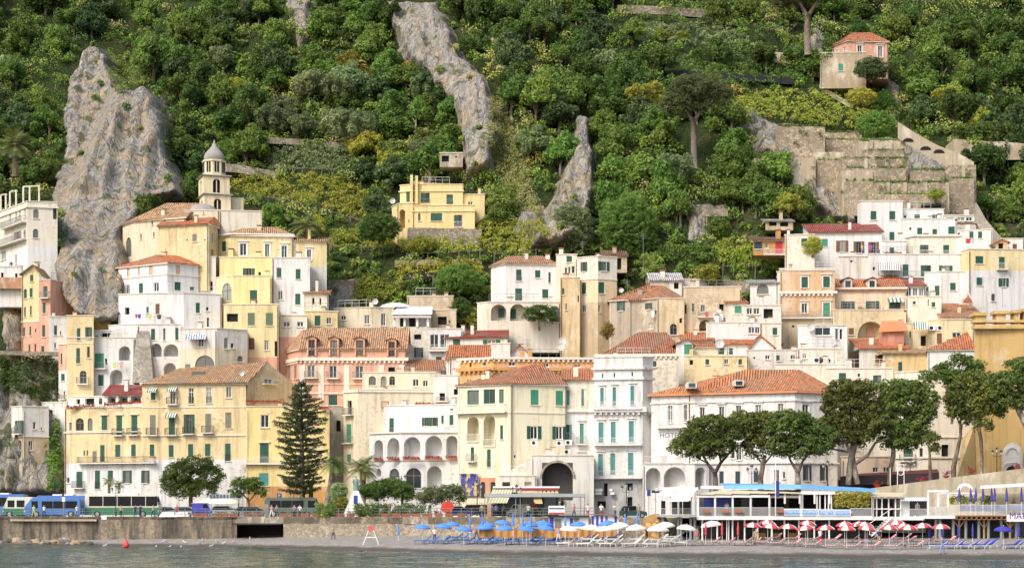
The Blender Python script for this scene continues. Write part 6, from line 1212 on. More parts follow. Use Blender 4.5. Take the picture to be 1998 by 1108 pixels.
palm('small twin headed palm before the white base of the residence',213,1004,938,262,1.3,30,seed=6); palm('small palm head close beside the twin palm',232,1004,945,262.5,1.1,26,seed=7); palm('potted palm on the promenade by the white banner',1097,1003,980,232,.9,24,seed=8)
# ------------------------------------------------------------ shore, sea, promenade
SX=[-220,-140,-70.2,-36.9,-18.4,0,20.9,50.5,110,200]; SY=[268,262,253,242,222,197.5,188,182,174,168]
WX=[-220,-140,-71.6,-37.7,-13.3,0,12.1,61.6,200]; WY=[262,262,258,252,240,226,217,216,216]
shoreY=lambda X:np.interp(X,SX,SY); wallY=lambda X:np.interp(X,WX,WY)
def beachZ(X,Y):return np.interp(np.asarray(Y)-shoreY(X),[-12,0,4,10,20,40],[-2.2,0,.62,1.02,1.45,1.9])
def beach_material():
    m,nt,b=mat('pebble_beach'); pos=nd(nt,'NewGeometry').outputs['Position']; z=nd(nt,'SeparateXYZ',i_0=pos).outputs[2]
    v=nd(nt,'TexVoronoi',i_Vector=pos,i_Scale=5.0); cv=nd(nt,'SeparateXYZ',i_0=v.outputs['Color']).outputs[0]
    c=mixc(nt,cv,(.19,.175,.155),(.40,.37,.33)); c=mixc(nt,ramp(nt,noise(nt,.35,5,pos),[(.4,0),(.7,.6)]),c,(.25,.225,.195))
    zz=nd(nt,'Math',operation='ADD',i_0=z,i_1=nd(nt,'MapRange',i_Value=noise(nt,.25,4,pos),i_3=-.25,i_4=.25).outputs[0]).outputs[0]
    c=mixc(nt,ramp(nt,nd(nt,'MapRange',i_Value=zz,i_1=0.0,i_2=.8).outputs[0],[(.3,1),(.62,0)]),c,(.085,.07,.055))
    nt.links.new(c,b.inputs['Base Color']); b.inputs['Roughness'].default_value=.8; bump(nt,b,cv,.5,.06); return m
gx=np.linspace(-200,190,320); gt=np.linspace(-12,60,90); BX,BT=np.meshgrid(gx,gt); BY=shoreY(BX)+BT; BZ=beachZ(BX,BY)+(fbm(BX/2.5,BY/1.2,3,91)-.5)*.16
ix=np.arange(BX.size).reshape(BX.shape); fq=np.stack([ix[:-1,:-1],ix[:-1,1:],ix[1:,1:],ix[1:,:-1]],-1).reshape(-1,4)
o=bpy.data.objects.new('beach',raw_mesh('beach',np.stack([BX,BY,BZ],-1).reshape(-1,3),fq,[beach_material()],smooth=True)); COL.objects.link(o); tag(o,'grey pebble beach with a wet brown rim',kind='structure')
def water_material():
    m,nt,b=mat('sea_water'); pos=nd(nt,'NewGeometry').outputs['Position']
    b.inputs['Base Color'].default_value=(.06,.095,.078,1); b.inputs['Roughness'].default_value=.08; b.inputs['IOR'].default_value=1.33; b.inputs['Specular IOR Level'].default_value=.5
    n1=noise(nt,.55,4,pos,.6,(.55,1.0,1)); n2=noise(nt,1.6,3,pos,.6,(.5,1.0,1)); h=nd(nt,'Math',operation='ADD',i_0=n1,i_1=nd(nt,'Math',operation='MULTIPLY',i_0=n2,i_1=.35).outputs[0]).outputs[0]
    bump(nt,b,h,1.0,.8); return m
gx=np.linspace(-230,230,270); gy=np.r_[np.linspace(-120,130,24),np.linspace(131,268,220)]; QX,QY=np.meshgrid(gx,gy)
QZ=(fbm(QX/2.6,QY/1.1,3,15)-.5)*.30*np.clip((QY-120)/20,0,1)+(fbm(QX/9,QY/4,2,16)-.5)*.25
ix=np.arange(QX.size).reshape(QX.shape); fq=np.stack([ix[:-1,:-1],ix[:-1,1:],ix[1:,1:],ix[1:,:-1]],-1).reshape(-1,4)
o=bpy.data.objects.new('sea',raw_mesh('sea',np.stack([QX,QY,QZ],-1).reshape(-1,3),fq,[water_material()],smooth=True)); COL.objects.link(o); tag(o,'rippled grey-green sea reflecting the facades',kind='structure')
ASPH=plain('asphalt',(.10,.095,.09),.9,var=.25)
b=MB(); xs=np.linspace(-200,190,60)
for x0,x1 in zip(xs[:-1],xs[1:]):b.face([(x0,float(wallY(x0))+.3,3.88),(x1,float(wallY(x1))+.3,3.88),(x1,300,3.88),(x0,300,3.88)])
tag(b.build('promenade',ASPH),kind='structure')
def wl(px):
    """point on the sea wall line seen at photo column px"""
    Y=250.0
    for _ in range(30):Y=float(wallY((px-CX)*Y/F))
    return Vector(((px-CX)*Y/F,Y))
def wallrun(name,label,p0,p1,mt,z0=-.8,z1=3.95,th=.6):
    b=MB(); n=max(2,int(abs(p1-p0)/40)); P=[wl(p0+(p1-p0)*k/n)for k in range(n+1)]
    for a,c in zip(P[:-1],P[1:]):b.mesh([(a.x,a.y,z0),(c.x,c.y,z0),(c.x,c.y,z1),(a.x,a.y,z1),(a.x,a.y+th,z1),(c.x,c.y+th,z1),(a.x,a.y+th,z0),(c.x,c.y+th,z0)],[(0,1,2,3),(3,2,5,4),(0,3,4,6),(1,7,5,2)])
    return tag(b.build(name,mt),label,'wall')
def seawall_mat():
    m,nt,b=mat('stained_concrete'); pos=nd(nt,'NewGeometry').outputs['Position']
    s=noise(nt,.9,6,pos,.6,(1.1,1.1,.18)); f=noise(nt,2.5,6,pos,.7); c=ramp(nt,s,[(.38,(.06,.05,.04)),(.5,(.20,.165,.12)),(.66,(.37,.30,.21))]); c=mixc(nt,ramp(nt,f,[(.44,0),(.62,.75)]),c,(.085,.08,.065))
    nt.links.new(c,b.inputs['Base Color']); b.inputs['Roughness'].default_value=.95; bump(nt,b,f,.6,.1); return m
SWM=seawall_mat(); RUB=stone('pale_rubble',(.42,.36,.27),3.2)
wallrun('sea_wall','stained brown concrete sea wall below the buses',-140,462,SWM); wallrun('sea_wall','pale rubble stone sea wall behind the pebble beach',553,1320,RUB)
wallrun('promenade_edge','dark concrete ledge capping the rubble sea wall',462,1230,stucco((.24,.21,.17),.8),3.05,4.0,1.2); wallrun('promenade_edge','dark concrete ledge capping the brown sea wall',-140,462,stucco((.22,.19,.15),.8),3.55,4.02,1.0)
b=MB(); a,c=wl(460),wl(556); b.mesh([(a.x,a.y,-.5),(c.x,c.y,-.5),(c.x,c.y,3.1),(a.x,a.y,3.1)],[]); b.box((a.x,max(a.y,c.y)+4,-.5),(c.x,max(a.y,c.y)+4.3,3.1)); b.box((a.x-.3,a.y+.5,-.5),(a.x,a.y+5,3.1)); b.box((c.x,c.y+.3,-.5),(c.x+.3,c.y+5,3.1)); b.box((a.x,c.y+.5,2.9),(c.x,c.y+5,3.1)); tag(b.build('culvert',plain('culvert_concrete',(.05,.045,.04),.95)),'dark square culvert mouth in the sea wall','culvert')
b=MB(); a,c=wl(22),wl(190); b.mesh([(a.x,a.y-.5,3.35),(c.x,c.y-.5,3.35),(c.x,c.y-.5,3.62),(a.x,a.y-.5,3.62),(a.x,a.y+.2,3.62),(c.x,c.y+.2,3.62),(a.x,a.y+.2,3.35),(c.x,c.y+.2,3.35)],[(0,1,2,3),(3,2,5,4),(0,6,7,1)]); tag(b.build('wall_ledge',CONC),'projecting concrete ledge on the sea wall below the blue bus','ledge')
# railing
r=empty('promenade_railing',(wl(600).x,wl(600).y,4),'long grey-green metal railing along the promenade edge','railing'); RM=plain('grey_green_iron',(.16,.2,.19),.5)
prev=None
for px in range(-60,1215,20):
    p=wl(px); b=MB(); b.box((p.x-.04,p.y+.2,3.95),(p.x+.04,p.y+.28,5.12)); b.build('post',RM,r)
    if prev is not None:
        b=MB()
        for z in(4.35,4.72,5.08):b.tube([(prev.x,prev.y+.24,z),(p.x,p.y+.24,z)],.03,5)
        b.build('rail',RM,r)
    prev=p
# planters
TERRA=plain('terracotta',(.42,.13,.06),.8,var=.2); FLRED=leafmat('red_flowers',(.22,.012,.015),(.5,.04,.05)); FLG=leafmat('planter_leaves',(.03,.06,.015),(.12,.17,.05))
def planter_proto():
    r=empty('flower_planter',(0,0,0),'x','planter','terracotta planters along the promenade'); b=MB()
    b.mesh([(-.48,-.2,0),(.48,-.2,0),(.48,.2,0),(-.48,.2,0),(-.55,-.25,.5),(.55,-.25,.5),(.55,.25,.5),(-.55,.25,.5)],[(0,1,5,4),(1,2,6,5),(2,3,7,6),(3,0,4,7)]); b.box((-.58,-.28,.46),(.58,.28,.54)); b.build('trough',TERRA,r)
    rng=np.random.default_rng(1); C=np.stack([rng.uniform(-.4,.4,10),rng.uniform(-.15,.15,10),rng.uniform(.55,.7,10)],-1); v,f,t=blobs_cloud(C,np.full(10,.12),10,.1,rng); o=bpy.data.objects.new('plants',raw_mesh('plants',v,f,[FLG],{'lf':t})); COL.objects.link(o); o.parent=r; return r
pp=planter_proto(); first=True
XS=[382,396,425,436,455,481,500,552,573,594,617,638,660,683,705,727,750,772,792,812,835,855,876,900]
for k,px in enumerate(XS):
    p=wl(px); lab='terracotta trough planter on the promenade in front of '+('the parked cars' if px<510 else 'the dark green minibus' if px<600 else 'the garden conifer and shrubs' if px<672 else 'the statue monument' if px<730 else 'the clipped garden hedge' if px<830 else 'the olive trees')
    if first:pp.location=(p.x,p.y+1.0,3.9); pp['label']=lab; first=False
    else:copy_tree(pp,(p.x,p.y+1.0,3.9),label=lab)
# --- vehicles
RUBBER=plain('tyre_rubber',(.02,.02,.02),.8); RIM=plain('wheel_rim',(.45,.45,.45),.4,.6); DG=plain('dark_vehicle_glass',(.012,.015,.022),.08)
def wheel(par,x,y,z,r):
    b=MB(); b.tube([(x,y,z),(x,y+.28,z)],r,16); t=b.build('wheel',RUBBER,par); b=MB(); b.tube([(x,y-.015,z),(x,y+.02,z)],r*.58,12); b.build('rim',RIM,t)
def bus(label,px0,px1,H,Y,cols,winx,split=.5,face='R',nose=0.0,win_h=(.48,.86),roofbox=True,z=3.88):
    """coach seen from its side; cols = (upper, lower) paint"""
    x0,x1=(px0-CX)*Y/F,(px1-CX)*Y/F; L=x1-x0; W=2.4; r=empty('bus',((x0+x1)/2,Y,z),label,'bus'); s=1 if face=='R' else-1; xm=(x0+x1)/2
    X=lambda t:xm+s*(t-.5)*L
    pr=[(0,.1),(0,.86),(.012,.95),(.04,1.0),(.9-nose*.2,1.0),(.965-nose*.35,.94),(.99-nose*.1,.55),(1,.35),(1,.1)]
    up,lo=cols; b=MB(); n=len(pr)
    def ring(y,inset):return[(X(t)+(-s*inset if t>.5 else s*inset),y,z+.25+(H-.25)*h-(inset*.6 if h>.8 else 0))for t,h in pr]
    R=[ring(Y,.08),ring(Y+.1,0),ring(Y+W-.1,0),ring(Y+W,.08)]; i0=0
    for k in range(3):
        for j in range(n):b.face([R[k][j],R[k][(j+1)%n],R[k+1][(j+1)%n],R[k+1][j]])
    b.face(R[0]); b.face(R[3]); bo=b.build('body',up,r)
    b=MB(); b.box((min(X(.004),X(.996)),Y-.012,z+.3),(max(X(.004),X(.996)),Y+.06,z+.25+(H-.25)*split*.78)); b.build('lower_panel',lo,r)
    for t0,t1 in winx:b=MB(); b.box((min(X(t0),X(t1)),Y-.02,z+H*win_h[0]),(max(X(t0),X(t1)),Y+.05,z+H*win_h[1])); b.build('window',DG,r)
    q=[(X(.965-nose*.35)+s*.015,z+.25+(H-.25)*.92),(X(.99-nose*.1)+s*.03,z+.25+(H-.25)*.56)]; b=MB(); b.mesh([(q[0][0],Y+.15,q[0][1]),(q[1][0],Y+.15,q[1][1]),(q[1][0],Y+W-.15,q[1][1]),(q[0][0],Y+W-.15,q[0][1])],[(0,1,2,3)]); b.build('windscreen',DG,r)
    for t in(.17,.78):wheel(r,X(t),Y-.03,z+.46,.46)
    b=MB(); b.box((X(.5)-L*.2,Y+.5,z+H),(X(.5)+L*.2,Y+1.9,z+H+.2)); 
    if roofbox:b.build('roof_unit',WHITE,r)
    b=MB(); b.tube([(X(.97),Y-.02,z+H*.8),(X(1.0),Y-.25,z+H*.72)],.03,5); b.box((X(1.0)-.06,Y-.32,z+H*.55),(X(1.0)+.06,Y-.18,z+H*.72)); b.build('mirror',IRON,r)
    b=MB(); b.box((X(.985)-.05,Y-.03,z+.75),(X(.985)+.05,Y+.1,z+.95)); b.build('headlight',WHITE,r); return r
PB=plain('blue_bus_paint',(.09,.21,.52),.3,var=.05); PW=plain('cream_bus_paint',(.68,.66,.56),.35,var=.05); PG=plain('green_bus_paint',(.04,.20,.09),.35,var=.05); PD=plain('olive_bus_paint',(.11,.15,.11),.4,var=.08); PN=plain('navy_paint',(.03,.05,.22),.3)
bus('blue and white coach with white roof furthest back at the view edge',-60,48,3.3,266,(PB,PB),[(.05,.3),(.33,.6),(.63,.9)],.5,'L')
bus('second blue coach with white roof behind the blue minibus',70,172,3.1,264,(PB,PB),[(.05,.3),(.33,.6),(.63,.9)],.5,'R')
bus('cream and green minibus partly hidden behind the blue minibus',5,66,2.85,260,(PW,PG),[(.3,.55),(.62,.84)],.5,'L',.35,(.5,.84),False)
bus('bright blue minibus with dark side windows at the railing',46,157,2.75,257.6,(PB,PB),[(.06,.27),(.28,.48),(.49,.68),(.75,.86)],.5,'L',.25,(.46,.82),False)
bus('long cream and green coach with black rear windows',165,311,3.15,259,(PW,PG),[(.06,.24),(.25,.43),(.44,.62),(.63,.81),(.82,.97)],.5,'R',.05,(.5,.93))
bus('dark olive green minibus parked before the yellow residence wing',516,622,2.75,254,(PD,PD),[(.1,.3),(.31,.5),(.51,.72),(.8,.93)],.5,'R',.1,(.5,.84),False)
def car(label,px,Y,L,col,H=1.45,face='R',van=False,z=3.88):
    x=(px-CX)*Y/F; s=1 if face=='R' else-1; r=empty('parked_car' if not van else 'parked_van',(x,Y,z),label,'van' if van else 'car'); W=1.65
    lo=[(-.5,.18),(-.5,.55),(-.47,.62),(-.2,.62),(.25,.6),(.47,.52),(.5,.4),(.5,.18)]; up=[(-.46,.6),(-.38,.95),(-.28,1.0),(.08,1.0),(.27,.62)]if not van else[(-.5,.55),(-.49,.97),(-.45,1.0),(.2,1.0),(.34,.6)]
    def ext(pr,i,name,mt,par):
        b=MB(); A=[(x+s*t*L,Y+i,z+h*H)for t,h in pr]; C=[(p[0],Y+W-i,p[2])for p in A]; n=len(A); b.face(A); b.face(C)
        for j in range(n):b.face([A[j],A[(j+1)%n],C[(j+1)%n],C[j]])
        return b.build(name,mt,par)
    bo=ext(lo,0,'body',col,r); cb=ext(up,.1,'cabin',col,r)
    gl=[(t*.94-.005,.62+(h-.6)*.82)for t,h in up]if not van else[(.02,.64),(.02,.93),(.2,.93),(.3,.64)]
    b=MB(); b.face([(x+s*t*L,Y+.085,z+h*H)for t,h in gl]); b.build('window',DG,r)
    b=MB(); t0,h0,t1,h1=(up[-2][0],up[-2][1],up[-1][0],up[-1][1]); d=s*.012; b.face([(x+s*t0*L+d,Y+.2,z+h0*H-.05),(x+s*t1*L+d,Y+.2,z+h1*H+.03),(x+s*t1*L+d,Y+W-.2,z+h1*H+.03),(x+s*t0*L+d,Y+W-.2,z+h0*H-.05)]); b.build('windscreen',DG,r)
    for t in(-.31,.32):wheel(r,x+s*t*L,Y-.02,z+.31,.31)
    b=MB(); b.box((x+s*.48*L-.06,Y+.05,z+.42*H),(x+s*.48*L+.07,Y+.35,z+.5*H)); b.build('headlight',WHITE,r)
SIL=plain('silver_paint',(.45,.47,.48),.3,.4,.05); DKG=plain('dark_grey_paint',(.06,.065,.07),.3); WHC=plain('white_car_paint',(.75,.75,.74),.3); BLU=plain('royal_blue_paint',(.06,.06,.42),.35)
for l,px,Y,L,c,H,f,v in(('white car behind the boat cover nearest the coach',330,262,4.2,WHC,1.5,'R',False),('silver hatchback between the coach and the blue van',352,259,3.9,SIL,1.5,'L',False),('royal blue van below the pale sunshade',395,258.5,3.0,BLU,2.0,'R',True),('silver estate car before the small crooked tree',440,257.5,4.5,SIL,1.65,'R',False),
        ('dark grey car right of the silver estate car',470,259.5,4.0,DKG,1.5,'L',False),('grey car beside the ticket machine',498,257,4.2,plain('steel_paint',(.22,.25,.27),.3,.3),1.5,'R',False),('white car behind the silver estate',420,264,4.0,WHC,1.5,'L',False),('dark blue car beside the round red sign',897,240,3.6,PN,1.5,'R',False),('dark van right of the round red sign',922,242,3.8,DKG,1.75,'L',True),('white three wheeled van inside the cafe shelter',1010,229,2.8,WHC,1.7,'L',True),('dark green car before the grey ground floor',1236,229,3.4,plain('green_car_paint',(.03,.08,.07),.3),1.5,'R',False)):car(l,px,Y,L,c,H,f,v)
b=MB(); p=wl(339); L=4.2
for k in range(4):
    a=-L/2+L*k/4; b.mesh([(p.x+a+.03,p.y-.1,3.95),(p.x+a+L/4-.03,p.y-.1,3.95),(p.x+a+L/4-.03-(.25 if k==3 else 0),p.y+.5,4.6),(p.x+a+.03+(.4 if k==0 else 0),p.y+.5,4.6)],[(0,1,2,3)])
tag(b.build('boat_cover',WHITE),'white four panel cover lying on the sea wall edge','cover')
# --- street lamps
LGL=plain('lamp_glass',(.55,.56,.52),.2)
def lamp(label,px,yb,yt,Y,n=3,z=None):
    p=at(px,yb,Y); t=at(px,yt,Y); r=empty('street_lamp',p,label,'street lamp'); h=t.z-p.z; b=MB(); b.tube([(p.x,p.y,p.z),(p.x,p.y,p.z+h*.12),(p.x,p.y,p.z+h*.13),(p.x,p.y,p.z+h*.78)],[.13,.11,.06,.045],8); b.build('post',IRON,r)
    pos=[(0,.72)]+[(s*.52,.60)for s in(-1,1)][:max(0,n-1)]if n!=2 else[(-.5,.62),(.5,.62)]
    for dx,k in pos:
        z0=p.z+h*.70+(.35 if dx==0 else 0); 
        if dx:b=MB(); b.tube([(p.x,p.y,p.z+h*.66),(p.x+dx*.6,p.y,p.z+h*.62),(p.x+dx,p.y,z0)],.028,5); b.build('arm',IRON,r)
        b=MB(); b.lathe((p.x+dx,p.y,z0),[(.07,0),(.17,.3),(.2,.34),(.02,.34)],6); l=b.build('lantern',LGL,r)
        b=MB(); b.lathe((p.x+dx,p.y,z0+.34),[(.23,0),(.12,.14),(.03,.22),(.02,.32)],6); b.build('cap',IRON,l)
for a in(('triple lantern lamp before the twin palm',226,1006,938,257,3),('triple lantern lamp before the silver estate car',466,1006,940,254,3),('double lantern lamp right of the crooked tree',573,1006,952,262,2),('tall double lamp before the white arcade house',783,1003,905,247,2),('double lantern lamp beside the tall garden lamp',738,1003,925,256,2),('lantern lamp beside the mosaic mural',931,1006,928,236,3),('triple lantern lamp before the grey ground floor',1222,1006,934,228,3),('lantern lamp in the cafe shelter',1008,1003,940,234,3),
          ('black triple lantern lamp between the first two stone pines',1467,950,908,228,3),('black triple lantern lamp right of the third stone pine',1615,950,896,228,3),('black triple lantern lamp on the maroon awning',1776,945,893,229,3),('black triple lantern lamp before the ochre portal',1945,925,870,229,3)):lamp(*a)
# --- garden: hedge, monument, signs
rng=np.random.default_rng(8); C=np.stack([rng.uniform((690-CX)*243/F,(828-CX)*243/F,260),rng.uniform(242.5,244.5,260),rng.uniform(4.1,5.6,260)],-1); v,f,t=blobs_cloud(C,np.full(260,.28),22,.18,rng); o=bpy.data.objects.new('garden_hedge',raw_mesh('garden_hedge',v,f,[L_DARK],{'lf':t})); COL.objects.link(o); tag(o,'long low clipped hedge along the promenade garden','hedge')
rng=np.random.default_rng(9); C=np.stack([rng.uniform((618-CX)*246/F,(655-CX)*246/F,90),rng.uniform(245,247,90),rng.uniform(4.1,5.6,90)],-1); v,f,t=blobs_cloud(C,np.full(90,.28),22,.18,rng); o=bpy.data.objects.new('garden_hedge',raw_mesh('garden_hedge',v,f,[L_MID],{'lf':t})); COL.objects.link(o); tag(o,'short hedge between the olive minibus and the monument','hedge')
p=at(694,1000,247); r=empty('monument',p,'green bronze statue on a white tapering pedestal in the garden','monument'); b=MB(); zt=zpy(957,247); b.mesh([(p.x-1.7,246,3.9),(p.x+1.9,246,3.9),(p.x+1.9,249,3.9),(p.x-1.7,249,3.9),(p.x-.35,247.2,zt),(p.x+.35,247.2,zt),(p.x+.35,247.9,zt),(p.x-.35,247.9,zt)],[(0,1,5,4),(1,2,6,5),(2,3,7,6),(3,0,4,7),(4,5,6,7)]); b.build('pedestal',stucco((.76,.74,.70),.3),r)
b=MB(); b.lathe((p.x,247.5,zt),[(.42,0),(.4,.5),(.33,1.0),(.36,1.35),(.28,1.6),(.1,1.68),(.13,1.8),(.14,1.95),(.02,2.08)],10,sy=.7); b.tube([(p.x+.28,247.4,zt+1.5),(p.x+.48,247.2,zt+1.15),(p.x+.3,247.0,zt+.95)],[.11,.09,.07],6); b.tube([(p.x-.28,247.4,zt+1.5),(p.x-.42,247.3,zt+1.1),(p.x-.25,247.0,zt+1.05)],[.11,.09,.07],6); b.build('statue',plain('bronze_verdigris',(.20,.32,.28),.6,.2),r,True)
b=MB(); p=at(873,989,239); n=24
ring=[(p.x+(.8+.08*math.cos(6.5*2*k))*math.cos(2*math.pi*k/n),p.z+(.8+.08*math.cos(2*math.pi*k/n*8))*math.sin(2*math.pi*k/n))for k in range(n)]
b.face([(x,238.9,z)for x,z in ring]); b.face([(x,239.1,z)for x,z in reversed(ring)])
for k in range(n):b.face([(ring[k][0],238.9,ring[k][1]),(ring[(k+1)%n][0],238.9,ring[(k+1)%n][1]),(ring[(k+1)%n][0],239.1,ring[(k+1)%n][1]),(ring[k][0],239.1,ring[k][1])])
b.box((p.x-.05,238.95,3.9),(p.x+.05,239.05,p.z-.7)); tag(b.build('round_sign',plain('signal_red',(.62,.05,.03),.5)),'large scalloped bright red round sign on the promenade','sign')
SIGNB=plain('sign_blue',(.02,.05,.25),.5)
def sign(label,px,y0,y1,w,Y,mt,ground=1006,txt=None):
    p=at(px,y0,Y); q=at(px,y1,Y); g=at(px,ground,Y); r=empty('street_sign',g,label,'sign'); hw=w*Y/F/2; b=MB(); b.box((p.x-hw,Y-.03,q.z),(p.x+hw,Y+.03,p.z)); b.build('panel',mt,r); b=MB(); b.tube([(p.x,Y+.06,g.z),(p.x,Y+.06,p.z)],.04,6); b.build('post',RAILG,r)
    if txt:text(txt,(p.z-q.z)*.85,(p.x,Y-.04,q.z+(p.z-q.z)*.2),WHITE,r,align='CENTER')
sign('blue parking sign with a white P above the olive minibus',545,962,971,9,258,SIGNB,txt='P'); sign('tall dark blue notice board before the monument',694,966,983,8,244,SIGNB); sign('small blue hotel sign left of the white pavilion',1266,955,967,7,224,SIGNB); sign('dark arrow sign beside the blue hotel sign',1279,956,961,15,223.5,IRON); sign('white road sign before the blue minibus',124,969,978,6,255,WHITE); sign('small black sign box on a pole before the blue minibus',123,960,968,4,255.4,IRON); sign('white notice on the promenade before the coach',203,1006,1013,10,253.6,WHITE,1014); sign('grey ticket machine beside the pink shirted walker',520,983,1006,7,250.5,RAILG)
b=MB(); p,q=at(1070,1003,217.6),at(1102,986,217.6); b.box((p.x,217.5,p.z),(q.x,217.6,q.z)); b.box((p.x+.1,217.46,q.z-.38),(q.x-.1,217.5,q.z-.26),1); b.box((p.x+.05,217.46,p.z+.02),(q.x-.05,217.5,p.z+.22),2); tag(b.build('banner',[WHITE,SIGNB,plain('signal_red',(1,0,0))]),'white printed banner tied to the promenade railing','banner')
# cafe shelter with awnings
def Rb(x0,y0,x1,y1,Y,Y2,b,mi=0):p,q=at(x0,y1,Y),at(x1,y0,Y); b.box((p.x,Y,p.z),(q.x,Y2,q.z),mi)
r=empty('cafe_shelter',at(1045,1006,226),'long grey flat roofed shelter on thin posts at the promenade','shelter'); b=MB(); Rb(945,962.5,1143,969,225,231,b); b.build('roof',plain('grey_sheet_metal',(.38,.40,.41),.5),r)
for x in(946,952,1006,1015,1133,1141):b=MB(); Rb(x-.7,968,x+.7,1007,225.3,225.5,b); b.build('post',RAILG,r)
r=empty('cafe',at(1020,1006,246),'cafe front with striped green awning and scalloped red and cream valance','cafe'); b=MB(); Rb(962,948,1092,951.5,240,249,b); b.build('roof',WHITE,r)
b=MB(); CR=[plain('sage_canvas',(.36,.40,.25),.8),plain('cream_canvas',(.66,.58,.38),.8)]
for k in range(14):x0,x1=957+40*k/14,957+40*(k+1)/14; b.face([at(x0-8,981,236.5),at(x1-8,981,236.5),at(x1+5,952,240.5),at(x0+5,952,240.5)],k%2)
b.build('awning',CR,r); b=MB()
Rb(1006,951.5,1090,957,240,240.2,b,0)
for k in range(10):
    x=1010+8*k; P=[at(x+4*math.cos(t)+4,962-5*math.sin(t),239.9)for t in np.linspace(0,math.pi,9)]; b.face(P,1)
b.build('valance',[plain('maroon_canvas',0),CR[1]],r); b=MB(); Rb(958,960,1090,1006,243,249,b); b.build('interior',plain('dark_green_front',(.02,.055,.045),.6),r)
for x0,x1 in((962,985),(990,1012),(1018,1040),(1062,1085)):b=MB(); Rb(x0,968,x1,1004,242.9,243,b); b.build('window',GLASS,r)
b=MB(); b.face([at(1042,982,238),at(1059,982,238),at(1056,970,242),at(1041,970,242)]); b.build('small_awning',plain('sand_canvas',(.6,.45,.2),.8),r)
b=MB(); b.mesh([at(908,981,238),at(965,981,238),at(960,972,243),at(912,972,243),at(908,984,238),at(965,984,238)],[(0,1,2,3),(0,1,5,4)]); tag(b.build('cafe_awning',CR[1]),'cream awning left of the cafe below the mural','awning')
r=empty('sunshade',at(425,1006,263),'wide cream market sunshade over a striped awning beside the parked cars','sunshade'); b=MB(); P=[at(x,982,263)for x in(372,470)]; b.mesh([P[0],P[1],P[1]+Vector((0,5,0)),P[0]+Vector((0,5,0)),at(405,972,264.5),at(452,972,264.5),at(405,972,266.5),at(452,972,266.5)],[(0,1,5,4),(1,2,7,5),(2,3,6,7),(3,0,4,6),(4,5,7,6)]); b.build('canopy',plain('ivory_canvas',(.74,.70,.58),.8),r); b=MB()
for x in(380,425,465):Rb(x-.6,980,x+.6,1006,265,265.1,b)
b.build('posts',RAILG,r); b=MB()
for k in range(16):x0,x1=410+52*k/16,410+52*(k+1)/16; b.face([at(x0,972,267),at(x1,972,267),at(x1,964,270),at(x0,964,270)],k%2)
b.build('striped_awning',[plain('sky_canvas',(.16,.34,.5),.8),WHITE],r)
# ------------------------------------------------------------ bathing establishments
Rz=lambda x,y,Y:at(1340+x/5.327,900+y/5.327,Y); Qz=lambda x,y,Y:at(1660+x/5.325,900+y/5.325,Y)
def rb(b,x0,y0,x1,y1,Y0,Y1,T=Rz,mi=0):p,q=T(x0,y1,Y0),T(x1,y0,Y0); b.box((p.x,Y0,p.z),(q.x,Y1,q.z),mi)
def fence(par,T,x0,x1,ytop,ybot,Y,mt,name='railing',step=6):
    b=MB(); rb(b,x0,ytop,x1,ytop+4,Y,Y+.06,T); rb(b,x0,ybot-3,x1,ybot,Y,Y+.06,T); n=int((x1-x0)/step)
    for k in range(n+1):x=x0+(x1-x0)*k/n; rb(b,x-.8,ytop+4,x+.8,ybot-3,Y+.01,Y+.04,T)
    return b.build(name,mt,par)
R0=206
r=empty('beach_restaurant',Rz(900,800,R0),'white beach restaurant on columns with light blue roof edge','restaurant')
b=MB(); rb(b,125,568,1925,604,R0,R0+11); b.build('deck',WHITE,r)
for x in(165,320,420,440,480,605,740,890,1020,1170,1330,1485):b=MB(); p,q=Rz(x-9,810,R0+.6),Rz(x+9,600,R0+.6); b.tube([((p.x+q.x)/2,R0+.9,1.2),((p.x+q.x)/2,R0+.9,q.z)],(q.x-p.x)/2*(1.0 if x not in(420,440)else .6),10); b.build('column',WHITE,r)
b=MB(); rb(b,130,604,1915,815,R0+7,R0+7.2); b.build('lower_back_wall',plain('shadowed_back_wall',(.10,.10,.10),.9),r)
for x0,x1 in((200,300),(360,400),(500,580),(640,720),(780,860),(920,1000),(1200,1300),(1380,1470)):b=MB(); rb(b,x0,625,x1,800,R0+6.85,R0+6.95); b.build('lower_door',GLASS,r)
b=MB()
for x in(740,900,1060):rb(b,x,740,x+80,795,R0+4,R0+5)
b.build('wooden_counter',plain('honey_wood',(.45,.27,.08),.6),r)
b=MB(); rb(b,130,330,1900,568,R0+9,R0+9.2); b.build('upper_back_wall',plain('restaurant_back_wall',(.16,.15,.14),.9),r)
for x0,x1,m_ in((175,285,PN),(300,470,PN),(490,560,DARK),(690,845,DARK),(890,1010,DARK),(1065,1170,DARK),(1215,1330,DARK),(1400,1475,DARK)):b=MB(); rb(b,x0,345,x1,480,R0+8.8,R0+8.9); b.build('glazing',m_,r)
for x in(118,295,478,665,860):b=MB(); rb(b,x-9,355,x+9,568,R0+.1,R0+.35); b.build('post',WHITE,r)
for x in(1195,1355,1385,1440,1475,1505):b=MB(); rb(b,x-(16 if x==1195 else 5),335,x+(16 if x==1195 else 5),568,R0+1.5,R0+1.8); b.build('post',WHITE,r)
b=MB(); rb(b,100,345,865,372,R0,R0+.4); rb(b,865,352,1200,378,R0+.8,R0+1.1); b.build('beam',WHITE,r)
BRN=plain('brown_canvas',(.12,.075,.06),.8); CRM=plain('cream_canvas',0)
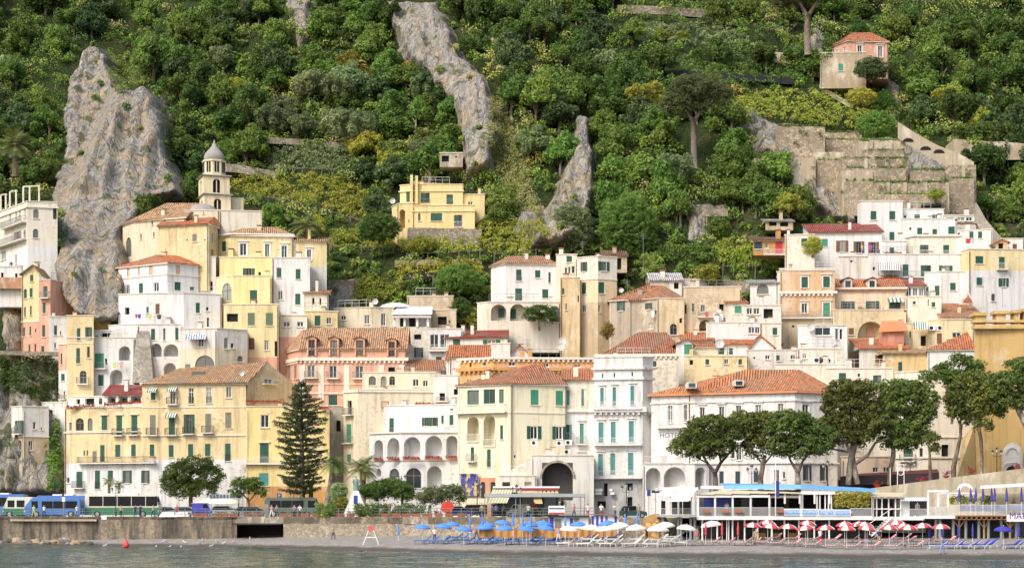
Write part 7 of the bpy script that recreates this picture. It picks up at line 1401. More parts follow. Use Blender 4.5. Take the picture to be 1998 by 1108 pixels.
for k,(x0,x1)in enumerate(((105,290),(285,475),(465,665),(655,860),(845,1185))):
    b=MB(); f=.35; t=(285-290)/900
    P=[Rz(x0,340-k*3,R0-.1),Rz(x1,345-k*3,R0-.1),Rz(x1+230 if k<4 else 1190,292,R0+6),Rz(x0+260,295,R0+6)]; b.face(P,0); b.face([p-Vector((0,0,.05))for p in P],0)
    b.mesh([P[0],P[3],P[3]-Vector((0,0,.3)),P[0]-Vector((0,0,.22))],[(0,1,2,3)],1); b.build('awning',[CRM,BRN],r)
SKYB=plain('light_blue_roof_paint',(.17,.42,.80),.45,var=.04)
b=MB(); P=[Rz(380,246,R0+6.2),Rz(1190,240,R0+1.2),Rz(1960,285,R0+1.2),Rz(1960,322,R0+1.2),Rz(1190,284,R0+1.2),Rz(380,284,R0+6.2)]
b.face([P[0],P[1],P[4],P[5]]); b.face([P[1],P[2],P[3],P[4]]); b.face([P[0],P[1],P[2],P[2]+Vector((0,9,.3)),P[0]+Vector((0,4,.3))]); b.build('roof_edge',SKYB,r)
b=MB(); rb(b,165,250,384,284,R0+6.3,R0+9); p,q=Rz(1190,340,R0+1.3),Rz(1920,290,R0+1.3); b.box((p.x,R0+1.3,p.z),(q.x,R0+9,p.z+.35)); b.build('white_fascia',WHITE,r)
fence(r,Rz,125,1005,475,566,R0+.05,RAILW); fence(r,Rz,1700,1925,482,568,R0+.05,RAILW)
for k,(x0,x1,tx)in enumerate(((1010,1182,'Marina'),(1186,1360,'Grande'),(1364,1530,'Bagni'),(1534,1704,'Ristorante'))):
    b=MB(); p,q=Rz(x0,560+k*2,R0-.12),Rz(x1,488+k*3,R0-.12); b.box((p.x,R0-.12,p.z),(q.x,R0-.06,q.z)); s=b.build('name_board',WHITE,r); b=MB(); b.box((p.x+.1,R0-.15,p.z+.1),(q.x-.1,R0-.121,q.z-.1)); b.build('blue_field',SKYB,s); text(tx,.62 if k<3 else .5,((p.x+q.x)/2,R0-.17,p.z+.3),WHITE,s,shear=.35,align='CENTER')
for x in(205,405,540,975):b=MB(); p=Rz(x,515,R0-.2); b.box((p.x-.4,p.y-.1,p.z-.15),(p.x+.4,p.y+.2,p.z+.1)); fb=b.build('flower_box',TERRA,r)
rng=np.random.default_rng(3); q_=np.array([Rz(rng.uniform(1540,1900),rng.uniform(325,470),R0+.8+rng.random())for _ in range(170)]); v,f,t=blobs_cloud(q_,np.full(170,.3),18,.2,rng); o=bpy.data.objects.new('pergola_creeper',raw_mesh('pergola_creeper',v,f,[L_YEL],{'lf':t})); COL.objects.link(o); tag(o,'leafy creeper screen hanging over the restaurant terrace','creeper')
for k,x in enumerate((1020,1175,1330,1485)):
    b=MB()
    for j in range(6):c=Rz(x,345+j*17,R0+.2); b.lathe((c.x,c.y,c.z-.12),[(.02,0),(.13,.07),(.13,.16),(.02,.24)],8)
    tag(b.build('shell_garland',WHITE),['white ball garland hanging right of the flagpole','white ball garland at the corner post of the restaurant','white ball garland before the dark restaurant window','white ball garland nearest the leafy creeper'][k],'garland')
b=MB(); p,q=Rz(923,560,R0-.4),Rz(923,5,R0-.4); b.tube([p,q],.05,6); b.box((q.x+.06,q.y-.01,q.z-3.9),(q.x+.4,q.y+.01,q.z-2.1),1); tag(b.build('flagpole',[WHITE,PN]),'white flagpole with a furled dark flag before the restaurant','flagpole')
# white pavilion left of the restaurant
T2=lambda x,y,Y:at(1150+x/8.325,920+y/8.325,Y)
r=empty('white_pavilion',T2(1450,720,208),'white awninged pavilion on grey columns left of the restaurant','pavilion'); b=MB(); rb(b,1145,700,1760,735,208,216,T2); b.build('deck',plain('grey_deck',(.4,.39,.36),.8),r)
for x in(1195,1445,1490,1650,1715):b=MB(); p,q=T2(x,1060,208.8),T2(x,735,208.8); b.tube([(p.x,209,1.2),(p.x,209,q.z)],.16,8); b.build('column',RAILG,r)
for x in(1155,1320,1440,1660,1750):b=MB(); rb(b,x-9,400,x+9,700,208.2,208.4,T2); b.build('post',WHITE,r)
b=MB(); rb(b,1150,250,1770,300,208.5,216,T2); b.build('roof',WHITE,r); b=MB(); b.face([T2(1300,465,206.8),T2(1610,460,206.8),T2(1745,285,208.5),T2(1430,285,208.5)]); b.face([T2(1300,465,206.8),T2(1610,460,206.8),T2(1610,480,206.8),T2(1300,485,206.8)]); b.build('awning',WHITE,r); b=MB(); b.face([T2(1130,375,207),T2(1290,395,207),T2(1400,300,208.4),T2(1200,300,208.4)]); b.build('small_awning',WHITE,r)
for x0,x1 in((1340,1435),(1460,1510),(1520,1650),(1165,1235)):b=MB(); rb(b,x0,470,x1,690,211,211.1,T2); b.build('glazing',GLASS,r)
fence(r,T2,1160,1660,590,700,208.1,RAILW,step=10)
b=MB(); c=T2(1075,850,214); b.lathe((c.x,c.y,1.2),[(1.5,0),(1.7,1.2),(1.6,2.2),(1.1,2.9),(.2,3.2)],9,sy=.7); tag(b.build('boulder',stone('ochre_rock',(.52,.33,.13),1.2)),'ochre boulder wrapped beside the white pavilion','boulder')
# right-hand kiosk porch, stairs and second restaurant
r=empty('porch_kiosk',Qz(380,570,208),'white kiosk porch with canvas roof and outside stair to the beach','kiosk'); b=MB(); rb(b,0,572,770,608,208,217,Qz); b.build('deck',WHITE,r); b=MB(); b.mesh([Qz(190,350,207.5),Qz(540,355,207.5),Qz(560,322,214),Qz(240,320,214),Qz(190,362,207.5),Qz(540,367,207.5)],[(0,1,2,3),(0,1,5,4)]); b.build('roof',CRM,r)
for x in(235,270,325,395,465,520):b=MB(); rb(b,x-6,360,x+6,572,208.1,208.3,Qz); b.build('post',WHITE,r)
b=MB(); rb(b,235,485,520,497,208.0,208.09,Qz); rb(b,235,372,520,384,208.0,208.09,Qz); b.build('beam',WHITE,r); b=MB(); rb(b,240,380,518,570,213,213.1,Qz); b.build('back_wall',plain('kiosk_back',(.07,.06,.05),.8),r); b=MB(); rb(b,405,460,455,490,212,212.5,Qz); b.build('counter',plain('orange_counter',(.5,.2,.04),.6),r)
b=MB(); rb(b,525,400,612,572,208.3,213,Qz); b.build('side_wall',plain('pale_grey_boards',(.6,.62,.6),.7),r)
b=MB(); b.mesh([Qz(515,402,207.6),Qz(790,402,207.6),Qz(790,372,209.5),Qz(520,372,209.5)],[(0,1,2,3)]); 
for k in range(14):x=520+19*k; b.face([Qz(x,402,207.6),Qz(x+19,402,207.6),Qz(x+9.5,414,207.6)])
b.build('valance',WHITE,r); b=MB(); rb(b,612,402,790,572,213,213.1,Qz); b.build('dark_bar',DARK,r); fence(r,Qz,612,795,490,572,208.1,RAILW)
st=MB(); n=10
for k in range(n):
    t=k/n; x=420-200*t; z0=Qz(0,572+200*t,206).z; p=Qz(x,572,206); st.box((p.x-.3,205.2,z0-.12),(p.x+.3,206.8,z0))
st.build('stair',RAILW,r)
for Ys in(205.15,206.8):
    b=MB(); b.tube([Qz(450,490,Ys),Qz(410,500,Ys),Qz(200,640,Ys),Qz(195,760,Ys)],.035,6); b.tube([Qz(440,575,Ys),Qz(215,775,Ys)],.07,6); b.build('handrail',WHITE,r)
r=empty('second_restaurant',Qz(1300,570,207),'white railed restaurant terrace on timber posts with hanging blue parasols','restaurant'); b=MB(); rb(b,770,560,1085,592,207,216,Qz); b.build('white_deck',WHITE,r); TIM=plain('deck_timber',(.22,.10,.05),.7)
b=MB(); rb(b,1085,560,1900,572,207,216,Qz); b.build('deck_boards',TIM,r)
for x in np.arange(1095,1880,52):b=MB(); rb(b,x,573,x+14,595,206.8,216,Qz); b.build('joist',TIM,r)
b=MB(); rb(b,1080,596,1640,604,207.2,207.5,Qz); b.build('beam',plain('pale_timber',(.42,.26,.12),.7),r)
for x,m_ in((885,RAILG),(925,RAILG),(1065,RAILG),(1125,'T'),(1195,RAILG),(1330,RAILG),(1385,'T'),(1430,RAILG),(1565,RAILG),(1655,'T'),(1720,RAILG)):b=MB(); p,q=Qz(x,810,208),Qz(x,600,208); b.tube([(p.x,208,1.3),(p.x,208,q.z)],.17 if m_!='T' else .12,8); b.build('column',MT['pale_timber']if m_=='T' else m_,r)
for x in(1125,1385,1655):
    for s in(-1,1):b=MB(); b.tube([Qz(x,690,207.9),Qz(x+s*62,605,207.9)],.06,5); b.build('brace',MT['pale_timber'],r)
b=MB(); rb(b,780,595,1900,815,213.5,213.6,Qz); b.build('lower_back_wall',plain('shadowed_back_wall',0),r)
fence(r,Qz,820,1010,470,552,207.1,RAILW); fence(r,Qz,1015,1620,448,556,207.1,RAILW); fence(r,Qz,1625,1900,440,556,207.1,RAILW)
b=MB(); rb(b,1125,452,1618,515,207.5,207.52,Qz); rb(b,1640,448,1900,505,207.5,207.52,Qz); b.build('blue_windbreak',plain('faded_blue_canvas',(.16,.22,.46),.8),r)
for x in(805,910,1010):b=MB(); rb(b,x-8,300,x+8,556,207.2,207.4,Qz); b.build('post',WHITE,r)
b=MB(); rb(b,800,296,1015,318,207.1,207.3,Qz); rb(b,1010,320,1290,336,208,212,Qz); b.build('beam',WHITE,r); b=MB(); c=Qz(1190,290,209)
for k in range(10):t0,t1=math.pi*k/10,math.pi*(k+1)/10; g=lambda rr,t,d:(c.x+rr*math.cos(t),209+d,c.z+rr*.85*math.sin(t)); b.mesh([g(.85,t0,0),g(.5,t0,0),g(.5,t1,0),g(.85,t1,0),g(.85,t0,.3),g(.85,t1,.3)],[(0,1,2,3),(0,4,5,3)])
b.build('arch_ornament',WHITE,r); b=MB(); b.mesh([Qz(1340,270,206.5),Qz(1920,235,206.5),Qz(1920,215,214),Qz(1350,250,214),Qz(1340,282,206.5),Qz(1920,250,206.5)],[(0,1,2,3),(0,1,5,4)]); b.build('canopy',WHITE,r)
b=MB(); rb(b,1010,330,1900,556,215,215.1,Qz); b.build('back_wall',stucco((.66,.6,.42),.3),r)
b=MB(); p,q=Qz(1620,622,206.6),Qz(1960,552,206.6); b.box((p.x,206.55,p.z),(q.x,206.62,q.z)); s=b.build('name_board',WHITE,r); VIO=plain('violet_letters',(.10,.04,.28),.5); text('MAR',1.0,(p.x+.25,206.53,p.z+.3),VIO,s); text('di',.5,(p.x+2.35,206.53,p.z+.3),VIO,s); text('CORALLO'[:1],1.0,(p.x+2.95,206.53,p.z+.3),VIO,s)
rng=np.random.default_rng(5); q_=np.array([Qz(rng.choice([rng.uniform(1020,1310),rng.uniform(1340,1450)]),rng.uniform(370,440),208.5+rng.random())for _ in range(90)]); v,f,t=blobs_cloud(q_,np.full(90,.28),16,.18,rng); o=bpy.data.objects.new('terrace_plants',raw_mesh('terrace_plants',v,f,[L_YEL],{'lf':t})); COL.objects.link(o); tag(o,'row of potted greenery behind the white terrace railing','plants')
# ramp parapet rising to the right
b=MB(); P=[(1700,952),(1760,944),(1850,932),(1930,922),(2060,905)]
for(x0,y0),(x1,y1)in zip(P[:-1],P[1:]):a,c=at(x0,y0,222),at(x1,y1,222); b.mesh([(a.x,222,3),(c.x,222,3),c,a,(a.x,222.6,a.z),(c.x,222.6,c.z)],[(0,1,2,3),(3,2,5,4)])
o=b.build('ramp_parapet',stucco((.52,.45,.33),.8)); tag(o,'long stained parapet of the road rising to the right','wall')
for x,y in((1712,942),(1800,932),(1846,924),(1894,916),(1985,908)):
    r=empty('parapet_flower_pot',at(x,y+8,222.3),['red flowers in a bowl on the parapet nearest the blue roof','red flowers in a bowl on the parapet by the thin young pine','red flowers in a bowl on the parapet before the white boxes','red flowers in a bowl on the parapet before the ochre wall','red flowers in a bowl on the parapet below the portal'][[1712,1800,1846,1894,1985].index(x)],'flower pot'); p=at(x,y,222.3); b=MB(); b.lathe((p.x,p.y,p.z-.55),[(.12,0),(.42,.3),(.45,.36),(.02,.36)],10); b.build('bowl',TERRA,r); rng=np.random.default_rng(x); C=np.array(p)+rng.normal(0,1,(14,3))*np.array([.28,.2,.16]); v,f,t=blobs_cloud(C,np.full(14,.16),12,.12,rng); o=bpy.data.objects.new('flowers',raw_mesh('flowers',v-np.array(WL[r.name]),f,[FLRED],{'lf':t})); COL.objects.link(o); o.parent=r
b=MB(); a=at(1735,905,223); 
for x0 in(1737,1751,1764):p,q=at(x0,955,223),at(x0,912 if x0==1737 else 905,223); b.tube([p,q],.05,6)
c=at(1757.5,920,223)
for k in range(12):t0,t1=2*math.pi*k/12,2*math.pi*(k+1)/12; b.tube([(c.x+.35*math.cos(t0),223,c.z+.42*math.sin(t0)),(c.x+.35*math.cos(t1),223,c.z+.42*math.sin(t1))],.05,4)
p,q=at(1751,906,223),at(1764,906,223); b.tube([p,q],.05,6); tag(b.build('entrance_arch',WHITE),'white iron gateway with oval medallion above the kiosk','gateway')
# beach cabins and orange screen
r=empty('beach_cabin',at(1088,1042,213),'blue and white beach cabin with an open hatch','cabin'); b=MB(); Rb(1072,1008,1148,1046,213,216,b); b.build('wall',WHITE,r); b=MB(); Rb(1072,1008,1080,1046,212.95,213,b); Rb(1112,1010,1118,1024,212.95,213,b); b.build('blue_panel',BLU,r); b=MB(); Rb(1082,1012,1095,1044,212.94,213,b); Rb(1120,1010,1130,1018,212.94,213,b); b.build('hatch',plain('hatch_grey',(.25,.22,.18),.8),r); b=MB(); Rb(1069,1005,1150,1008,212.5,216.4,b); b.build('roof',IRON,r)
r=empty('beach_cabin',at(1180,1042,212),'blue and white striped beach cabin under the promenade','cabin'); b=MB(); Rb(1154,1006,1207,1046,212,215,b); b.build('wall',WHITE,r)
for x in(1154,1163,1172,1181,1199):b=MB(); Rb(x,1006,x+4.5,1046,211.95,212,b); b.build('stripe',BLU,r)
b=MB(); b.mesh([at(1151,1004,211.6),at(1185,1004,211.6),at(1210,1008,211.6),at(1210,1006,215),at(1185,1002.5,215),at(1151,1002.5,215)],[(0,1,4,5),(1,2,3,4)]); b.build('roof',TIM,r)
ORC=plain('orange_cloth',(.52,.26,.07),.8,var=.25)
def beach_at(px,py):
    for Y in np.arange(160,290,.1):
        if zpy(py,Y)<=float(beachZ((px-CX)*Y/F,Y)):break
    return Vector(((px-CX)*Y/F,Y,float(beachZ((px-CX)*Y/F,Y))))
b=MB(); n=90
for k in range(n):
    x0,x1=935+268*k/n,935+268*(k+1)/n; w0,w1=.09*math.sin(k*1.3),.09*math.sin((k+1)*1.3); b.face([at(x0,1048,211+w0),at(x1,1048,211+w1),at(x1,1030+.6*math.sin(k*.7+.7),211+w1),at(x0,1030+.6*math.sin(k*.7),211+w0)])
tag(b.build('cloth_screen',ORC),'long orange cloth screen behind the blue loungers','screen')
# parasols
def parasol(label,px,yr,Y,R,mats,grp,closed=False,dome=.42):
    for _ in range(12):Y=Y*.4+.6*(float(shoreY((px-CX)*Y/F))+(12 if closed else 7+(1033-yr)*.8))
    X=(px-CX)*Y/F; zb=float(beachZ(X,Y)); zr=zpy(yr,Y); r=empty('beach_umbrella',(X,Y,zb),label,'umbrella',grp); b=MB()
    if closed:
        b.tube([(X,Y,zb-.1),(X,Y,zr+1.1)],.025,6); b.build('pole',WHITE,r); b=MB(); b.lathe((X,Y,zr-.2),[(.1,0),(.15,.15),(.11,.25),(.13,.7),(.07,1.2),(.02,1.5)],8); b.build('canopy',mats[0],r); return
    b.tube([(X,Y,zb-.1),(X,Y,zr+dome*R+.12)],.025,6); b.build('pole',WHITE,r); b=MB(); n=16; tl=random.uniform(-.14,.14)
    prof=[(0,dome),(.25,dome*.94),(.5,dome*.78),(.75,dome*.48),(1,0),(1.0,-.13)]
    for i in range(len(prof)-1):
        for j in range(n):
            t0,t1=2*math.pi*j/n,2*math.pi*(j+1)/n; (r0,h0),(r1,h1)=prof[i],prof[i+1]; s0=.97 if j%2 and i>=3 else 1.0; s1=1.0 if j%2 and i>=3 else(.97 if i>=3 else 1)
            P=lambda rr,h,t,sc:(X+rr*R*math.cos(t)*sc,Y+rr*R*math.sin(t)*sc,zr+h*R+tl*rr*R*math.cos(t))
            b.face([P(r0,h0,t0,1),P(r1,h1,t0,s0 if i>3 else 1),P(r1,h1,t1,s1 if i>3 else 1),P(r0,h0,t1,1)],(j//2)%len(mats))
    b.build('canopy',mats,r,True)
UBL=plain('blue_umbrella_cloth',(.09,.27,.74),.7,var=.06); UWH=plain('white_umbrella_cloth',(.76,.74,.66),.8,var=.04); URD=plain('red_umbrella_cloth',(.55,.07,.09),.7,var=.06); UNV=plain('navy_umbrella_cloth',(.05,.05,.33),.7)
ORD=['first','second','third','fourth','fifth','sixth','seventh','eighth','ninth','tenth','eleventh','twelfth','thirteenth','fourteenth','fifteenth','sixteenth','seventeenth','eighteenth','nineteenth','twentieth','twenty-first','twenty-second','twenty-third','twenty-fourth','twenty-fifth','twenty-sixth','twenty-seventh','twenty-eighth','twenty-ninth','thirtieth']
for k,(x,y)in enumerate(sorted([(824,1029),(865,1028),(881,1024),(905,1033),(950,1025),(945,1030),(981,1021),(984,1032),(1033,1025),(1027,1033),(1061,1022),(1065,1031),(1129,1024),(1184,1022)])):parasol('%s open blue beach umbrella counting from the lifeguard chair'%ORD[k],x,y,203+(1033-y)*.8,1.0,[UBL],'open blue beach umbrellas')
for k,(x,y,R)in enumerate(sorted([(1110,1033,1.0),(1154,1031,1.15),(1180,1033,1.0),(1206,1028,1.3),(1241,1031,1.15),(1295,1027,1.25),(1284,1033,1.2),(1340,1031,1.1),(1388,1024,1.15)])):parasol('%s open white beach umbrella counting from the orange cloth screen'%ORD[k],x,y,202+(1033-y)*.7,R,[UWH],'open white beach umbrellas')
for k,(x,y)in enumerate(sorted([(1469,1026),(1498,1021),(1504,1028),(1538,1029),(1576,1022),(1572,1031),(1611,1031),(1648,1024),(1652,1032),(1676,1024),(1688,1025),(1692,1032),(1749,1021),(1735,1031),(1763,1028),(1773,1031),(1800,1027),(1836,1029)])):parasol('%s red and white beach umbrella counting from the white pavilion'%ORD[k],x,y,198+(1033-y)*.6,.98,[URD,UWH],'red and white beach umbrellas')
parasol('open violet blue umbrella below the white name board',1958,1034,198,1.0,[UNV],None)
for k,(x,y)in enumerate([(777,1040),(917,1026),(941,1024),(1001,1022),(1020,1024),(1036,1024),(1103,1028),(1220,1024),(1243,1024)]):parasol('%s folded blue umbrella counting from the lifeguard chair'%ORD[k],x,y,211,1,[UBL],'folded blue umbrellas',True)
for k,(x,y)in enumerate([(1377,1040),(1409,1040),(1440,1040)]):parasol('%s folded red umbrella in front of the restaurant columns'%ORD[k],x,y,202,1,[URD],'folded red umbrellas',True)
for k,(x,y)in enumerate([(1813,1044),(1840,1044),(1870,1044),(1898,1044),(1988,1042)]):parasol('%s folded navy umbrella under the timber terrace'%ORD[k],x,y,203,1,[UNV],'folded navy umbrellas',True)
for k,x in enumerate((1872,1894,1904,1918,1935,1941,1964,1993)):
    p=at(x,976,206.9); r=empty('terrace_parasol',p,'%s folded blue parasol standing on the upper terrace from the arch'%ORD[k],'umbrella','folded parasols on the upper terrace'); b=MB(); b.tube([p-Vector((0,0,1.6)),p+Vector((0,0,1.5))],.025,6); b.build('pole',WHITE,r); b=MB(); b.lathe(p-Vector((0,0,.1)),[(.1,0),(.17,.2),(.12,.35),(.14,.8),(.06,1.4),(.02,1.6)],8); b.build('canopy',UNV,r)
# loungers
def lounger_proto(frame_m,cloth,stripes=None):
    r=empty('sun_lounger',(0,0,0),'x','sun lounger'); b=MB()
    for y in(-.3,.3):
        b.tube([(-1.0,y,.32),(.35,y,.32)],.028,6)
        for x in(-.85,.25,.8):b.tube([(x,y,0),(x+.05,y,.32)],.025,5)
        b.tube([(.35,y,.32),(.95,y,.78)],.028,6); b.tube([(.25,y,.32),(.85,y,.3)],.025,5)
    b.tube([(.8,-.3,.3),(.8,.3,.3)],.02,5); b.build('frame',frame_m,r)
    def pad(name,P,n):
        b=MB()
        for k in range(n):
            a,c=k/n,(k+1)/n; f=lambda t,y,d:(P[0][0]+(P[1][0]-P[0][0])*t,y,P[0][1]+(P[1][1]-P[0][1])*t+d)
            b.mesh([f(a,-.31,.0),f(c,-.31,.0),f(c,.31,.0),f(a,.31,.0),f(a,-.31,.06),f(c,-.31,.06),f(c,.31,.06),f(a,.31,.06)],[(4,5,6,7),(0,1,5,4),(2,3,7,6),(0,4,7,3),(1,2,6,5),(0,3,2,1)],k%2)
        b.build(name,cloth if isinstance(cloth,list)else[cloth],r)
    n=10 if isinstance(cloth,list)else 1
    pad('seat_pad',((-1.0,.34),(.33,.34)),n); pad('backrest',((.36,.36),(.98,.84)),max(1,n*3//4)); return r
BLC=plain('blue_lounger_cloth',(.05,.20,.58),.7); WHP=plain('white_plastic',(.78,.77,.74),.4); WHD=plain('off_white_cloth',(.70,.67,.62),.7); RDS=plain('red_stripe_cloth',(.62,.06,.10),.7); NVC=plain('navy_lounger_cloth',(.05,.07,.45),.7)
def row(proto,spots,lab,grp,rz=.0):
    for k,(x,y)in enumerate(sorted(spots)):
        p=beach_at(x,y); l=lab%ORD[k]if k<len(ORD)else lab%'further'
        if k==0:proto.location=p; proto['label']=l; proto['group']=grp; proto.rotation_euler=(0,0,rz); proto.scale=(1.05,)*3
        else:copy_tree(proto,p,rz+random.uniform(-.25,.25),random.uniform(1.0,1.1),l,grp)
row(lounger_proto(plain('blue_frame',(.04,.12,.35),.5),BLC),[(824,1060),(840,1060),(861,1060),(876,1060),(888,1053),(902,1053),(911,1060),(925,1061),(945,1061),(958,1061),(953,1055),(978,1053),(992,1053),(983,1062),(998,1062),(1028,1061),(1042,1060),(1036,1055),(1050,1055),(1066,1053),(1078,1053),(1068,1062),(1082,1062),(1135,1056),(1145,1056),(1192,1054)],'%s blue lounger counting along the beach from the lifeguard chair','blue sun loungers')
row(lounger_proto(WHP,WHD),[(1104,1065),(1118,1064),(1142,1066),(1156,1065),(1150,1057),(1170,1060),(1186,1066),(1200,1065),(1198,1057),(1214,1060),(1232,1066),(1248,1065),(1240,1057),(1275,1067),(1292,1066),(1285,1058),(1302,1061),(1312,1056),(1330,1064),(1346,1063),(1318,1052)],'%s white lounger counting from the blue loungers to the pavilion','white sun loungers')
row(lounger_proto(RAILG,[RDS,WHD]),[(1387,1063),(1418,1063),(1449,1064),(1468,1063),(1486,1063),(1514,1064),(1547,1066),(1584,1068),(1622,1070),(1662,1071),(1700,1071),(1744,1071),(1784,1070)],'%s red striped lounger in the row nearest the water','red striped loungers near the water')
row(lounger_proto(RAILG,[RDS,WHD]),[(1508,1055),(1546,1055),(1585,1057),(1623,1058),(1659,1058),(1695,1058),(1730,1058),(1769,1062),(1761,1055),(1807,1062),(1846,1062)],'%s red striped lounger in the row under the umbrellas','red striped loungers under the umbrellas')
row(lounger_proto(WHP,NVC),[(1829,1070),(1857,1070),(1866,1069),(1884,1070),(1895,1069),(1914,1070),(1927,1069),(1974,1070),(1984,1069)],'%s navy lounger with white frame under the timber terrace','navy loungers')
# lifeguard chair
p=beach_at(724,1062); r=empty('lifeguard_chair',p,'white wooden lifeguard chair with red seat alone on the pebbles','lifeguard chair')
for sx in(-1,1):
    for sy in(-1,1):b=MB(); b.tube([(p.x+sx*.95,p.y+sy*.5,p.z),(p.x+sx*.3,p.y+sy*.25,p.z+1.75)],.05,6); b.build('leg',WHITE,r)
b=MB(); b.box((p.x-.62,p.y-.4,p.z+.85),(p.x+.62,p.y-.33,p.z+.95)); b.build('crossbar',WHITE,r); b=MB(); b.box((p.x-.34,p.y-.28,p.z+1.72),(p.x+.34,p.y+.28,p.z+1.82)); b.box((p.x-.34,p.y+.22,p.z+1.82),(p.x+.34,p.y+.28,p.z+2.25)); b.build('seat',plain('coral_red',(.6,.12,.1),.6),r)
# gulls, boulders, buoy, bin
def gull_proto():
    r=empty('gull',(0,0,0),'x','bird','gulls resting on the pebbles'); b=MB(); prof=[(.01,-.28),(.05,-.22),(.1,-.05),(.1,.08),(.06,.17),(.05,.2)]; n=8; i0=0
    for rr,x in prof:b.v+=[(x,rr*math.cos(2*math.pi*j/n),.22+(x*.25)+rr*1.0*math.sin(2*math.pi*j/n))for j in range(n)]
    for rr,x,z in((.055,.2,.36),(.05,.27,.40),(.015,.31,.39),(.005,.37,.37)):b.v+=[(x,rr*math.cos(2*math.pi*j/n),z+rr*math.sin(2*math.pi*j/n))for j in range(n)]
    for k in range(9):
        for j in range(n):b.f.append((k*n+j,k*n+(j+1)%n,(k+1)*n+(j+1)%n,(k+1)*n+j)); b.m.append(0)
    b.build('body',plain('gull_white',(.8,.8,.78),.7),r,True)
    for y in(-.04,.04):b=MB(); b.tube([(0,y,0),(.0,y,.16)],.012,4); b.build('leg',plain('gull_leg',(.5,.3,.08),.6),r)
    for y in(-1,1):b=MB(); b.mesh([(-.3,y*.06,.2),(.1,y*.105,.22),(.1,y*.1,.32),(-.15,y*.06,.3)],[(0,1,2,3)]); b.build('wing',plain('gull_grey',(.4,.42,.44),.7),r)
    return r
g=gull_proto()
for k,(x,y)in enumerate([(205,575),(303,590),(316,550),(324,540),(330,588),(352,590),(361,548),(389,562),(395,535),(412,578),(424,548),(437,555),(455,550),(488,520)]):
    p=beach_at(x,920+y/3.996+3); l='%s white gull on the pebbles counting from the boulders'%ORD[k]
    if k==0:g.location=p; g['label']=l; g.scale=(1.1,)*3
    else:copy_tree(g,p,random.uniform(0,6.28),1.1,l)
rng=np.random.default_rng(12); 
for k,(x,y,s)in enumerate([(15,1058,.9),(32,1057,1.0),(48,1059,.7),(58,1060,.8),(70,1059,1.0),(84,1061,.7),(95,1061,.6),(108,1060,.9),(122,1058,1.25),(135,1061,.7),(148,1061,.9),(162,1060,.8),(175,1062,.7)]):
    p=beach_at(x,y); b=MB(); n=9
    for i in range(6):
        ph=math.pi*i/5
        for j in range(n):t=2*math.pi*j/n; q=s*.62*(1+rng.uniform(-.25,.25)); b.v.append((p.x+q*1.3*math.sin(ph)*math.cos(t),p.y+q*math.sin(ph)*math.sin(t),p.z+.15*s+q*.7*math.cos(ph)))
    for i in range(5):
        for j in range(n):b.f.append((i*n+j,i*n+(j+1)%n,(i+1)*n+(j+1)%n,(i+1)*n+j)); b.m.append(0)
    c=[(.12,.115,.11),(.42,.32,.22),(.25,.22,.19)][k%3]; tag(b.build('boulder',stucco(c,.6)),'%s boulder of the %s pile at the foot of the sea wall'%(ORD[k],['dark grey','sandy','brown-grey'][k%3]),'boulder','boulders below the sea wall')
b=MB(); p=Vector(((246-CX)*240/F,240,0)); b.lathe((p.x,p.y,-.1),[(.05,0),(.4,.2),(.42,.5),(.2,.85),(.12,1.1),(.02,1.15)],10); tag(b.build('buoy',plain('buoy_red',(.68,.06,.03),.5)),'small red buoy floating off the boulders','buoy')
b=MB(); p=beach_at(453,1049); b.lathe(p,[(.3,0),(.34,.9),(.36,.95),(.02,.95)],10); b.lathe(p+Vector((0,0,.95)),[(.4,0),(.5,.3),(.2,.45)],8,1); tag(b.build('litter_bin',[plain('bin_green',(.2,.3,.2),.6),URD]),'green bin with red top beside the culvert','bin')
